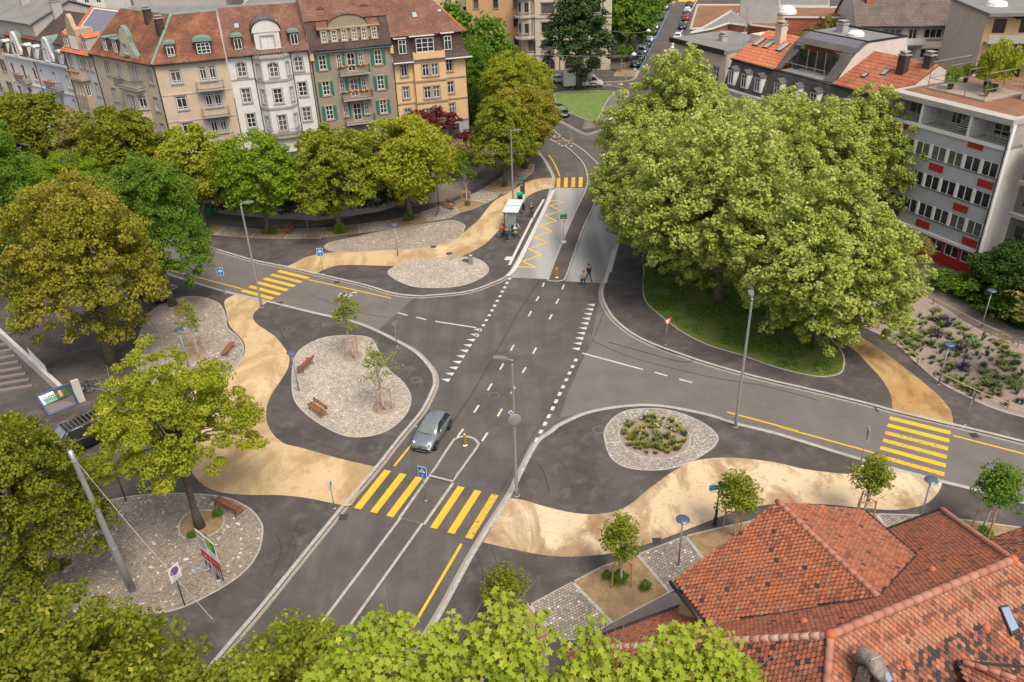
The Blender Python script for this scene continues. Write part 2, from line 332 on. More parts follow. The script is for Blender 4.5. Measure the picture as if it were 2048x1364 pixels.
sheet('parking_bay', GP('z', [(180,545),(205,520),(305,548),(350,575),(290,605)]), PZ+.004, M_old)

# beige walkway
def wavy(name, pts, M, z=PZ+.004, sub=6): return sheet(name, cat_spline(pts, True, sub), z, M)
def poly_mix(curve1, curve2): return cat_spline(curve1)+cat_spline(curve2)
Z4 = PZ+.004
# north: from side street crossing to far crossing
n_up = GP('a', [(750,608),(830,570),(900,535),(1000,507),(1130,491),(1300,486),(1500,475),(1700,465),(1850,455),(1960,430)], Z4)+GP('q', [(130,830),(230,765),(330,680),(430,560),(520,505),(600,455),(680,415),(760,397),(832,394)], Z4)
n_lo = GP('q', [(838,463),(770,475),(700,500),(640,545),(560,620),(520,680),(460,760),(380,840),(300,890),(200,935),(100,955),(0,972)], Z4)+GP('a', [(1700,597),(1500,596),(1300,590),(1180,592),(1110,605),(1040,635),(985,663)], Z4)
sheet('walkway', cat_spline(n_up)+cat_spline(n_lo), Z4, M_beige)
# west: from crossing down to the refuge crossing
w_r = GP('c', [(850,138),(800,175),(768,210),(765,240),(790,275),(850,315),(905,355),(950,410),(985,465),(985,530),(955,595),(910,660),(870,725),(848,790),(845,850),(860,910),(900,970),(960,1015),(1060,1040),(1200,1080),(1350,1120),(1530,1160)], Z4)
w_l = GP('e', [(1790,310),(1740,405),(1650,398),(1500,368),(1350,352),(1180,350),(1050,340),(960,310),(900,260),(850,180),(830,90)], Z4)+GP('z', [(355,870),(340,820),(355,790)])+GP('c', [(560,640),(600,590),(640,535),(680,500),(705,470),(714,430),(710,395),(690,360),(640,310),(608,260),(598,200),(585,150),(595,120),(650,90)], Z4)
sheet('walkway', cat_spline(w_r)+cat_spline(w_l), Z4, M_beige)
# south east
s_up = GP('f', [(320,590),(400,600),(500,630),(620,660),(720,675),(820,675),(920,655),(1000,610),(1070,550),(1150,490),(1230,435),(1310,395),(1400,374),(1510,369),(1640,376),(1800,400)], Z4)+GP('h', [(120,1185),(280,1207),(400,1215),(440,1190),(470,1165),(540,1160)], Z4)
s_lo = GP('h', [(880,1252),(920,1260),(905,1310),(860,1364)], Z4)+GP('z', [(1840,1012),(1790,1020),(1720,1015),(1640,1008),(1550,1008),(1480,1020),(1410,1045),(1340,1072),(1280,1092),(1220,1107),(1150,1113)], Z4)+GP('f', [(560,905),(450,890),(330,865),(180,830)], Z4)
sheet('walkway', cat_spline(s_up)+cat_spline(s_lo), Z4, M_beige2)
# north east under the planes
e_r = GP('h', [(985,942),(980,890),(965,845),(900,770),(820,700),(720,620),(600,530),(500,460),(420,420),(300,380),(150,320)], Z4)
e_l = GP('z', [(1560,600),(1480,555),(1400,520),(1380,530),(1460,580),(1570,640)])+GP('h', [(100,330),(250,420),(340,455),(420,510),(500,590),(580,680),(630,770),(640,860)], Z4)
sheet('walkway', cat_spline(e_r)+cat_spline(e_l), Z4, M_beige3)

# sett islands and beds
def bed(name, pts, M, z=Z4+.004, edge=.10, emat=None, kind='structure'):
    P = cat_spline(pts, True, 5); a = sum((P[i].x*P[(i+1) % len(P)].y-P[(i+1) % len(P)].x*P[i].y) for i in range(len(P)))
    sheet(name, P, z, M, kind)
    if edge: ribbon('edging', P, 0, (edge if a > 0 else -edge), z+.006, emat or M_kerb, True)
    return P
def bedp(name, pts, M, z=Z4+.004, edge=.10):      # straight-sided bed
    P = pts; a = sum((P[i].x*P[(i+1) % len(P)].y-P[(i+1) % len(P)].x*P[i].y) for i in range(len(P)))
    sheet(name, P, z, M)
    if edge: ribbon('edging', P+[P[0]], 0, (edge if a > 0 else -edge), z+.006, M_kerb)
I1 = bed('sett_paving', GP('z', [(583,752),(590,712),(612,690),(650,674),(700,670),(740,675),(755,695),(775,735),(805,762),(822,790),(818,820),(795,848),(760,868),(712,875),(670,865),(620,835),(588,800)], Z4), M_sett_l)
I2 = bed('sett_paving', GP('z', [(270,700),(282,660),(300,625),(335,603),(370,593),(410,595),(440,608),(452,632),(456,655),(478,675),(488,695),(482,722),(462,742),(420,765),(330,775),(280,750)], Z4), M_sett)
I3 = bed('sett_paving', GP('a', [(1057,450),(1075,425),(1150,400),(1300,370),(1500,325),(1750,278),(1950,250),(2050,237),(2120,250),(2165,275),(2165,300)], Z4)+GP('a', [(2130,370),(2050,410),(1900,450),(1700,468),(1400,478),(1200,490),(1100,480)], Z4), M_sett)
I4 = bed('sett_paving', GP('z', [(776,548),(790,532),(830,520),(880,515),(940,514),(968,524),(978,540),(965,555),(930,570),(880,576),(820,572)], Z4), M_sett_l)
I5 = bed('sett_paving', GP('e', [(1262,560),(1255,500),(1200,430),(1100,375),(980,350),(800,340),(600,350),(400,385),(200,450),(60,560),(0,700),(30,850),(150,960),(400,1010),(600,1000),(750,985),(880,940),(1050,850),(1170,760),(1240,660)], Z4), M_sett_d)
I6 = bed('sett_paving', GP('f', [(838,250),(850,200),(890,150),(960,112),(1060,100),(1180,105),(1300,140),(1400,190),(1462,250),(1450,300),(1390,350),(1300,400),(1180,435),(1040,437),(940,415),(870,360)], Z4), M_grid2)
bed('gravel_bed', GP('f', [(915,240),(930,200),(980,155),(1050,135),(1140,138),(1230,160),(1290,210),(1315,270),(1300,320),(1250,355),(1180,378),(1080,372),(980,335),(930,290)], Z4), M_gravel, Z4+.012)
bed('tree_pit', GP('e', [(805,560),(805,510),(840,460),(900,437),(980,432),(1040,452),(1055,485),(1040,530),(980,570),(900,593),(840,590)], Z4), M_soil, Z4+.012)
for c_ in (((705,713), .9), ((768,815), .95), ((395,712), .9)):
    q = G(c_[0], Z4); P = [q+Vector((math.cos(t)*c_[1], math.sin(t)*c_[1], 0)) for t in np.linspace(0, 2*PI, 28)[:-1]]; bed('tree_pit', P, M_gravel, Z4+.012, .05)
bed('tree_pit', GP('b', [(1320,330),(1330,280),(1380,255),(1420,290),(1420,340),(1370,360)], Z4), M_soil, Z4+.012, 0)
# tree strip along the north footway: soil and sett fields alternating
def quad(c, pts, M, name): bedp(name, GP(c, pts, Z4), M, Z4+.004)
quad('j', [(360,400),(420,395),(600,405),(765,430),(600,545),(400,520)], M_soil, 'tree_pit')
quad('j', [(765,430),(1225,460),(1085,585),(600,545)], M_sett_d, 'sett_paving')
quad('j', [(1225,460),(1660,462),(1560,600),(1085,585)], M_soil, 'tree_pit')
quad('j', [(1660,462),(2120,440),(2060,600),(1560,600)], M_sett_d, 'sett_paving')
quad('a', [(1050,296),(1325,270),(1340,340),(1040,372)], M_soil, 'tree_pit')
quad('a', [(1325,270),(1560,240),(1620,300),(1340,340)], M_sett_d, 'sett_paving')
quad('a', [(1560,240),(1810,185),(1890,245),(1620,300)], M_soil, 'tree_pit')
quad('i', [(0,995),(430,860),(640,800),(835,1005),(620,1110),(215,1185)], M_sett, 'sett_paving')
quad('i', [(640,800),(900,700),(1070,720),(1390,800),(1100,930),(835,1005)], M_soil, 'tree_pit')
quad('i', [(1070,720),(1040,640),(1320,510),(1680,600),(1600,700),(1390,800)], M_sett, 'sett_paving')
quad('q', [(365,465),(460,410),(590,440),(560,485),(500,505)], M_soil, 'tree_pit')
quad('q', [(460,410),(530,350),(690,365),(640,410),(590,440)], M_sett, 'sett_paving')
quad('q', [(530,350),(560,300),(715,300),(705,345),(690,365)], M_soil, 'tree_pit')
# grass under the planes
bed('grass', GP('k', [(345,240),(340,300),(355,390),(440,470),(560,560),(700,630),(880,685),(1050,745),(1200,785),(1330,803),(1420,785),(1445,740),(1440,680),(1400,620),(1340,560)], Z4)+GP('z', [(1620,640),(1560,590),(1450,545),(1350,500),(1290,505)], Z4), M_grass, Z4+.008, .12)
bed('lawn', GP('o', [(830,965),(1380,955),(1350,1040),(1290,1150),(1240,1245),(1180,1263),(1100,1252),(950,1190),(830,1130),(790,1060)], PZ), M_grass2, PZ+.02, .15)
bedp('tree_pit', GP('l', [(150,868),(410,870),(445,800),(340,795),(200,790)], PZ), M_soil, PZ+.01, .1)
# planted gravel bed at the right
bed('gravel_bed', GP('h', [(180,330),(330,350),(500,395),(660,480),(780,590),(900,690),(1050,770),(1200,840),(1400,900),(1700,960),(1900,900),(1600,560),(1300,460),(1100,380),(900,255),(700,170),(400,200)], Z4), M_gravel, Z4+.01, .12)
sheet('footway', GP('y', [(-200,800),(100,960),(330,1100),(520,1200),(680,1290),(900,1420),(1200,1500),(1200,1350),(900,1200),(700,1090),(450,950),(180,820),(0,700),(-300,640)], PZ), PZ+.006, M_path2)
# footways
sheet('footway', GP('z', [(330,462),(413,452),(540,455),(640,452),(760,420),(830,412),(900,400),(960,370),(1000,345),(1040,290),(980,285),(930,330),(850,345),(780,360),(700,385),(560,390),(430,400),(300,420)], PZ), PZ+.002, M_path2)
sheet('footway', GP('f', [(830,1320),(900,1260),(1200,1110),(1270,1090),(1290,1180),(1000,1290),(700,1450)], PZ), PZ+.004, M_path2)
sheet('footway', GP('o', [(1100,1255),(1240,1245),(1380,958),(1530,945),(1555,972),(1420,1220),(1200,1340),(1080,1350)], PZ), PZ+.002, M_path2)
# south-east tree strip
quad('f', [(430,1170),(665,1045),(885,1270),(740,1364),(600,1364)], M_grid, 'sett_paving')
quad('f', [(665,1045),(830,960),(1020,895),(1200,1105),(1020,1200),(885,1270)], M_soil, 'tree_pit')
quad('f', [(1020,895),(1280,795),(1375,910),(1420,980),(1200,1105)], M_grid, 'sett_paving')
quad('f', [(1280,795),(1440,755),(1700,700),(1760,860),(1420,980),(1375,910)], M_soil, 'tree_pit')
quad('g', [(1080,165),(1190,172),(1260,178),(1330,280),(1200,330),(1000,330)], M_soil, 'tree_pit')
quad('g', [(1260,178),(1600,188),(1760,300),(1330,280)], M_grid, 'sett_paving')
quad('g', [(1600,188),(1700,205),(2100,260),(2200,400),(1900,420),(1760,300)], M_soil, 'tree_pit')
quad('n', [(1090,300),(1120,285),(1240,430),(1180,900),(700,900)], M_soil, 'tree_pit')
# ---------------------------------------------------------------- painted markings
def mark(c, pts, M=None, z=.014, sheetname='road_marking'): return sheet(sheetname, GP(c, pts), z, M or M_white)
def line(c, a, b, w, M=None, z=.014): ribbon('road_marking', [GX(c, *a), GX(c, *b)], -w/2, w/2, z, M or M_white)
def quadm(P, M, z=.014): sheet('road_marking', P, z, M)
def zebra(c, first, last, n, mats=None):
    # first/last: four corners (a,b,c,d) of the first and last bar
    for i in range(n):
        t = i/(n-1); P = [lin(GX(c, *f_), GX(c, *l_), t) for f_, l_ in zip(first, last)]
        quadm(P, (mats[i % len(mats)] if mats else M_yellow))
zebra('d', [(91,1090),(135,1101),(332,852),(288,843)], [(300,1142),(345,1153),(536,897),(493,886)], 3)
zebra('d', [(585,1217),(630,1228),(810,958),(766,948)], [(811,1283),(858,1294),(1030,1010),(985,1000)], 3, [M_yellow, M_yellow, M_yellow2])
zebra('q', [(862,461),(888,461),(890,395),(866,395)], [(1012,458),(1039,458),(1042,390),(1016,390)], 4, [M_yellow2, M_yellow, M_yellow2, M_yellow])
zebra('a', [(397,799),(640,866),(667,849),(422,783)], [(685,645),(917,703),(945,689),(710,630)], 6, [M_yellow, M_yellow, M_yellow, M_yellow, M_yellow2, M_yellow])
zebra('h', [(627,889),(970,973),(968,994),(620,907)], [(560,1103),(936,1208),(933,1231),(552,1122)], 6, [M_yellow, M_yellow, M_yellow2, M_yellow2, M_yellow, M_yellow2])
# bus stop zigzag
zz = GP('q', [(592,1001),(722,1007),(632,965),(760,919),(672,879),(798,838),(712,799),(830,760),(748,722),(864,689),(782,653),(893,620),(820,584),(921,556),(814,552)])
M_zz = mat('yellow_paint_bright', (.82,.52,.05), .7, col2=(.70,.44,.06), nscale=2)
for i in range(len(zz)-1): ribbon('road_marking', [zz[i], zz[i+1]], -.10, .10, .016+(i % 2)*.003, M_zz)
for c, a, b in (('q',(808,238),(885,385)), ('d',(348,818),(468,672)), ('f',(0,960),(65,838)), ('z',(821,1250),(924,1090))): pass
cat = cat_spline(GP('q', [(808,238),(835,275),(862,325),(885,385)])); ribbon('road_marking', cat, -.08, .08, .014, M_yellow)
line('d', (352,820), (470,672), .15, M_yellow); line('z', (825,1255), (923,1088), .17, M_yellow)
line('z', (765,1352), (818,1265), .17, M_yellow)
line('a', (0,672), (412,780), .14, M_yellow); line('a', (-400,575), (-20,667), .14, M_yellow); line('a', (932,706), (1585,853), .14, M_yellow)
line('f', (1512,121), (1900,225), .15, M_yellow); line('h', (0,950), (540,1098), .15, M_yellow); line('h', (982,998), (1600,1158), .15, M_yellow)
line('u', (1378,945), (1325,1045), .2, M_yellow); line('u', (1325,1045), (1295,1052), .2, M_yellow)
# white dashes
dash = [('q',(778,1110),(768,1138)),('q',(914,1124),(901,1156)),('q',(742,1204),(724,1236)),('q',(878,1220),(860,1254)),('q',(692,1304),(671,1340)),('q',(833,1325),(814,1360)),
 ('d',(1130,32),(1108,70)),('d',(1275,50),(1253,90)),('d',(1062,153),(1038,194)),('d',(1207,178),(1185,215)),('d',(987,283),(960,327)),('d',(1136,305),(1110,350)),('d',(902,424),(870,473)),('d',(1053,447),(1024,496)),('d',(801,578),(763,630)),('d',(959,602),(923,657))]
for c, a, b in dash: line(c, a, b, .15)
# short dotted edge line (left)
P0 = GX('q',543,1083); P1 = GX('q',385,1364)
dots = [(543,1083),(525,1112),(510,1142),(494,1171),(478,1202),(459,1234),(441,1267),(423,1299),(404,1332),(384,1366)]
for x_, y_ in dots: line('q', (x_+4, y_-6), (x_-4, y_+6), .28)
for i in range(3):
    a = GX('q',384,1366); b = GX('q',404,1332); d_ = (a-b); q0 = a+d_*(i+1); ribbon('road_marking', [q0-d_*.18, q0+d_*.18], -.14, .14, .014, M_white)
for x_, y_ in [(598,22),(579,62),(560,101),(539,143),(518,185),(496,228),(473,272)]: line('f', (x_+5, y_-10), (x_-5, y_+10), .26)
q1 = GX('f',598,22); q2 = GX('f',579,62); d_ = q1-q2
for i in range(1, 6): ribbon('road_marking', [q1+d_*(i-.2), q1+d_*(i+.2)], -.13, .13, .014, M_white)
# give-way teeth
def teeth(a, b, n, w, h, side):
    d = (b-a)/(n-1); t = d.normalized(); nn = Vector((-t.y, t.x, 0))*side
    for i in range(n):
        p = a+d*i; sheet('road_marking', [p-t*w/2, p+t*w/2, p+nn*h], .014, M_white)
ta = GX('d',712,265); tb = GX('z',957,660); teeth(GX('d',712,262), G((962,660)), 10, .5, .72, 1)
teeth(GX('k',80,410), GX('k',-2,650), 10, .5, .72, -1)
line('a', (1637,968), (1713,988), .16); line('a', (1782,1003), (1860,1021), .16); line('a', (1932,1035), (2255,1085), .16)
line('k', (12,672), (344,762), .16); line('k', (407,776), (476,797), .16); line('k', (542,814), (612,833), .16)
# platform edge: two pale bands along the bus kerb
M_band = mat('pale_band', (.62,.585,.56), .75, col2=(.55,.52,.50), nscale=2)
pe = GP('q', [(785,542),(700,690),(620,850),(552,990)], PZ); ribbon('platform_edge', pe, -.02, -.30, PZ+.014, M_band)
pe = GP('q', [(830,478),(788,570),(700,745),(596,960),(560,1020),(515,1062)], PZ); ribbon('platform_edge', pe, .0, .42, PZ+.02, M_band)
sheet('platform_edge', GP('q', [(518,932),(575,932),(562,958),(506,955)], PZ), PZ+.012, M_band)
pe = GP('q', [(1280,850),(1258,930),(1228,1040)], PZ); ribbon('platform_edge', pe, -.12, .12, PZ+.014, M_band)
pe = GP('q', [(1246,880),(1215,1010),(1186,1112)], PZ); ribbon('platform_edge', pe, -.05, .25, PZ+.02, M_band)
# blue parking lines of the far street, bay mark at the left, painted 30, direction arrows, cycle symbol
line('l', (445,802), (785,118), .22, M_blue)
for a, b in (((752,728),(782,612)), ((915,265),(932,222)), ((882,352),(890,322))): line('l', a, b, .2, M_blue)
ribbon('road_marking', GP('b', [(1090,240),(1348,128),(1265,102)], PZ), -.06, .06, PZ+.008, M_white)
m30 = textmesh('30', 2.3, M_white, depth=0); o = link('road_marking', m30, None, GX('a',1240,825)+Vector((0,0,.016))); o.rotation_euler = (0, 0, R(165)); o.scale = (.75, 1.0, 1); props(o, kind='structure')
line('o', (1325,883), (1387,884), .3); mark('o', [(1437,885),(1500,876),(1498,892)]); mark('o', [(1550,876),(1607,872),(1600,884)])
for i in range(9):
    t = i/8; a = lin(GX('l',690,42), GX('l',830,38), t); ribbon('road_marking', [a, a+Vector((1.2,3.4,0))], -.25, .25, .014, M_yellow)
    a = lin(GX('l',890,20), GX('l',1060,22), t); ribbon('road_marking', [a, a+Vector((1.2,3.4,0))], -.25, .25, .014, M_yellow)
for (x_, y_) in [(795,1098),(812,1108),(835,1119),(862,1133),(885,1147),(890,1090),(915,1103),(935,1113)]: line('u', (x_-7, y_-3), (x_+7, y_+4), .2)
q = GX('u',888,1112)
for dx in (-.8, .8): ribbon('road_marking', [q+Vector((dx+.45*math.cos(t), .45*math.sin(t), 0)) for t in np.linspace(0, 2*PI, 15)[:-1]], -.05, .05, .016, M_orange, True)
for a, b in (((-.8,0),(-.2,.6)), ((-.2,.6),(.5,.6)), ((.5,.6),(.8,0)), ((-.2,.6),(.1,0)), ((.1,0),(.5,.6))): ribbon('road_marking', [q+Vector((*a,0)), q+Vector((*b,0))], -.05, .05, .017, M_orange)
# manhole covers and drains: each a thing of its own
M_iron = mat('cast_iron', (.09,.082,.078), .6, .4, col2=(.14,.125,.115), nscale=9)
def cover(px, z, label, r=.36, square=False):
    p = G(px, z)
    t = thing('drain_grate' if square else 'manhole_cover', label, 'drain' if square else 'manhole cover', p)
    mb = MB()
    if square:
        mb.box(-.28,.28,-.28,.28,0,.012); mb.build('grate_frame', M_kerb if False else M_iron, t)
        mb = MB(); [mb.box(-.24+.08*i,-.20+.08*i,-.24,.24,.012,.022) for i in range(6)]; mb.build('bars', mat('drain_bars',(.05,.045,.042),.6,.4), t)
    else:
        mb.lathe([(0,.016),(r*.82,.016),(r*.84,.012)], 24); mb.build('lid', M_iron, t)
        mb = MB(); mb.lathe([(r*.86,.010),(r*.86,.018),(r,.018),(r,0)], 24); mb.build('ring', mat('cover_ring',(.17,.145,.125),.8), t)
cover(X('d',1000,360), 0, 'round manhole cover in the carriageway between the dashed lane lines', .42)
cover(X('d',495,260), PZ, 'round manhole cover in dark pavement right of the sett island with two young trees', .42)
cover(X('f',810,218), PZ, 'round manhole cover in the dark pavement left of the round flower bed', .42)
cover(X('f',1120,343), PZ+.02, 'small round cover inside the round gravel flower bed', .2)
cover(X('c',995,305), PZ, 'round manhole cover in dark pavement beside the beige walkway, left of the young tree', .38)
cover(X('q',132,911), Z4, 'round manhole cover in the beige walkway near the steel bin', .36)
cover(X('q',243,958), Z4+.008, 'round manhole cover in the pale sett island beside the steel bin', .42)
cover(X('q',385,936), PZ, 'round manhole cover in the asphalt right of the steel bin', .32)
cover(X('a',818,472), PZ, 'round manhole cover in dark asphalt above the side street crossing', .3)
cover(X('q',1025,658), .10, 'round manhole cover in the bus stop refuge', .35)
cover(X('q',525,567), Z4, 'small round cover in the beige walkway beside the tall lamp post', .22)
cover(X('a',708,893), 0, 'square drain in the gutter below the upper left yellow crossing', square=True)
cover(X('a',1157,727), 0, 'square drain at the kerb near the painted 30', square=True)
cover(X('d',22,1152), 0, 'square drain in the gutter below the lower left yellow crossing', square=True)
cover(X('h',1105,998), 0, 'square drain at the kerb right of the right hand yellow crossing', square=True)
cover(X('f',1130,825), PZ, 'square drain in the dark footway below the street name sign', square=True)
cover(X('a',1918,447), Z4, 'square drain at the edge of the beige walkway beside the large sett field', square=True)

# tyre scuffs and seams left on the young asphalt
M_scuff = mat('tyre_scuff', (.045,.038,.036), .8); M_seam = mat('asphalt_seam', (.035,.031,.03), .6)
def scuff(c, pts, w=.05, z=PZ+.003, M=None, gap=1.45):
    P = cat_spline(GP(c, pts, z)); ribbon('tyre_scuff', P, -w, w, z, M or M_scuff)
    if gap: Q = offset(P, gap); ribbon('tyre_scuff', Q, -w*.7, w*.7, z, M or M_scuff)
scuff('c', [(870,230),(920,300),(950,360),(960,430)], .05, gap=0); scuff('c', [(1170,240),(1185,290),(1170,345),(1130,380)], .04, gap=0)
scuff('c', [(900,900),(1000,960),(1130,1000),(1300,1060)], .04, gap=0); scuff('c', [(1060,905),(1100,940),(1110,900),(1070,885)], .03, gap=0)
scuff('f', [(480,400),(520,470),(540,560)], .04); scuff('a', [(600,420),(800,445),(1000,470)], .04, gap=0); scuff('f', [(140,870),(180,1000),(160,1060)], .04, gap=.9)
scuff('q', [(150,740),(260,690),(340,640)], .04, gap=0); scuff('h', [(420,720),(500,790),(560,860)], .04, gap=0); scuff('e', [(1330,560),(1360,650),(1300,800)], .04, gap=.8)
for c, a, b in (('d',(640,420),(1364,300)),('q',(400,1300),(1150,1350)),('f',(600,150),(0,90))): pass
scuff('z', [(905,845),(960,760),(1040,620),(1080,560)], .03, .010, M_seam, 0); scuff('z', [(1000,985),(1085,840),(1180,690),(1215,600)], .022, .010, M_seam, 0)
scuff('k', [(60,600),(300,700),(700,800),(1000,850),(1300,930)], .03, .010, M_seam, 0); scuff('z', [(620,590),(720,625),(812,640)], .03, .010, M_seam, 0)
scuff('k', [(150,610),(330,660),(560,720),(640,700)], .05, .010, None, 0); scuff('k', [(300,560),(420,640),(600,700),(820,760)], .05, .010, None, 0)
# ================================================================ TREES AND PLANTS
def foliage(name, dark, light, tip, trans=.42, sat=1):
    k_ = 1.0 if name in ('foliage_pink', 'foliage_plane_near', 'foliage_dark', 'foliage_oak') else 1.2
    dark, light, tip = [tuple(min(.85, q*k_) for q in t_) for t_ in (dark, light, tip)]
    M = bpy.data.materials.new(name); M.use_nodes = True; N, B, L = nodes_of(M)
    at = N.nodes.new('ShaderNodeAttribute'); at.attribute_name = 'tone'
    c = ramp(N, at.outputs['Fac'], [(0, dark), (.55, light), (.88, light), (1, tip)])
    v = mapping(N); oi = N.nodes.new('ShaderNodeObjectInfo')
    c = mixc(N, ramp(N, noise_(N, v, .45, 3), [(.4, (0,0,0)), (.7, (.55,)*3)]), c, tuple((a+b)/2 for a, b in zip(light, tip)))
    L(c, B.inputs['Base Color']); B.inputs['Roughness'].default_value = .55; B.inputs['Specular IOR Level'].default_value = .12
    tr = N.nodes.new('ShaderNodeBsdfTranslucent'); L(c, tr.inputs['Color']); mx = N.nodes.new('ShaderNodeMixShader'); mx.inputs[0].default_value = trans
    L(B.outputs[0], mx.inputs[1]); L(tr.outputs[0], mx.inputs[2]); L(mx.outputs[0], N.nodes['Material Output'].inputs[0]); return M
F_lime = foliage('foliage_lime', (.055,.10,.006), (.185,.235,.02), (.48,.42,.06))
F_limeY = foliage('foliage_lime_yellow', (.08,.125,.005), (.26,.29,.022), (.55,.46,.06))
F_green = foliage('foliage_green', (.04,.10,.010), (.115,.205,.022), (.24,.33,.04))
F_bright = foliage('foliage_bright', (.055,.12,.006), (.17,.26,.016), (.34,.40,.035))
F_orange = foliage('foliage_flowering_lime', (.075,.09,.008), (.235,.225,.024), (.56,.41,.08))
F_olive = foliage('foliage_olive', (.05,.08,.006), (.16,.19,.015), (.38,.33,.045))
F_plane = foliage('foliage_plane', (.085,.14,.018), (.31,.37,.07), (.68,.66,.26), .4)
F_plane2 = foliage('foliage_plane_near', (.10,.17,.008), (.30,.39,.032), (.58,.56,.10), .4)
F_dark = foliage('foliage_dark', (0.023,0.058,0.013), (0.058,0.111,0.023), (0.111,0.163,0.039))
F_oak = foliage('foliage_oak', (0.026,0.058,0.016), (0.070,0.119,0.035), (0.117,0.169,0.058), .25)
F_young = foliage('foliage_young', (0.093,0.124,0.028), (0.221,0.264,0.051), (0.345,0.330,0.105))
F_red = foliage('foliage_red', (0.046,0.010,0.013), (0.126,0.025,0.031), (0.224,0.063,0.056))
F_pink = foliage('foliage_pink', (0.450,0.030,0.120), (0.750,0.080,0.220), (0.800,0.250,0.300))
F_pale = foliage('foliage_pale_shrub', (0.121,0.132,0.033), (0.330,0.286,0.110), (0.605,0.440,0.198))
F_brown = foliage('foliage_brown', (0.109,0.093,0.023), (0.272,0.230,0.060), (0.330,0.285,0.090))
M_bark = mat('bark', (.09,.068,.05), .95, col2=(.15,.12,.095), nscale=3, bump=.8, bscale=12)
M_barkp = mat('bark_plane', (.20,.165,.12), .9, col2=(.12,.095,.07), nscale=4, bump=.4, bscale=10)
M_limewash = mat('limewashed_bark', (.55,.52,.48), .9, col2=(.42,.39,.35), nscale=6)
M_stake = mat('stake_wood', (.42,.20,.085), .8, col2=(.52,.29,.14), nscale=5)

def leafmesh(name, C, Nrm, size, tone, shape='rhomb', seed=0):
    """one mesh of many leaf faces: C centres (n,3), Nrm normals (n,3)"""
    rg = np.random.default_rng(seed); n = len(C)
    Nrm = Nrm/np.maximum(np.linalg.norm(Nrm, axis=1, keepdims=True), 1e-6)
    A = rg.normal(size=(n, 3)); A -= (A*Nrm).sum(1, keepdims=True)*Nrm; A /= np.linalg.norm(A, axis=1, keepdims=True); Bv = np.cross(Nrm, A)
    s = size*rg.uniform(.65, 1.35, n)[:, None]
    if shape == 'star':      # five-lobed plane leaf
        k = 10; ang = np.linspace(0, 2*np.pi, k, endpoint=False); rad = np.array([1,.52,.86,.45,.72,.35,.72,.45,.86,.52])
        P = [C + A*s*rad[i]*math.cos(ang[i]) + Bv*s*rad[i]*math.sin(ang[i]) - Nrm*s*.18*(rad[i]**2) for i in range(k)]
    elif shape == 'tri5':
        k = 5; ang = np.array([0, 1.1, 2.4, 3.9, 5.2]); rad = np.array([1.15,.7,.8,.8,.7])
        P = [C + A*s*rad[i]*math.cos(ang[i]) + Bv*s*rad[i]*math.sin(ang[i]) for i in range(k)]
    else:
        k = 4; P = [C + A*s, C + Bv*s*.62 - Nrm*s*.12, C - A*s*.9, C - Bv*s*.62 - Nrm*s*.12]
    V = np.stack(P, 1).reshape(-1, 3)
    me = bpy.data.meshes.new(name); me.vertices.add(n*k); me.vertices.foreach_set('co', V.astype(np.float32).ravel())
    me.loops.add(n*k); me.loops.foreach_set('vertex_index', np.arange(n*k, dtype=np.int32))
    me.polygons.add(n); me.polygons.foreach_set('loop_start', np.arange(0, n*k, k, dtype=np.int32)); me.polygons.foreach_set('loop_total', np.full(n, k, dtype=np.int32))
    at = me.attributes.new('tone', 'FLOAT', 'FACE'); at.data.foreach_set('value', np.clip(tone, 0, 1).astype(np.float32)); me.update(calc_edges=True); return me

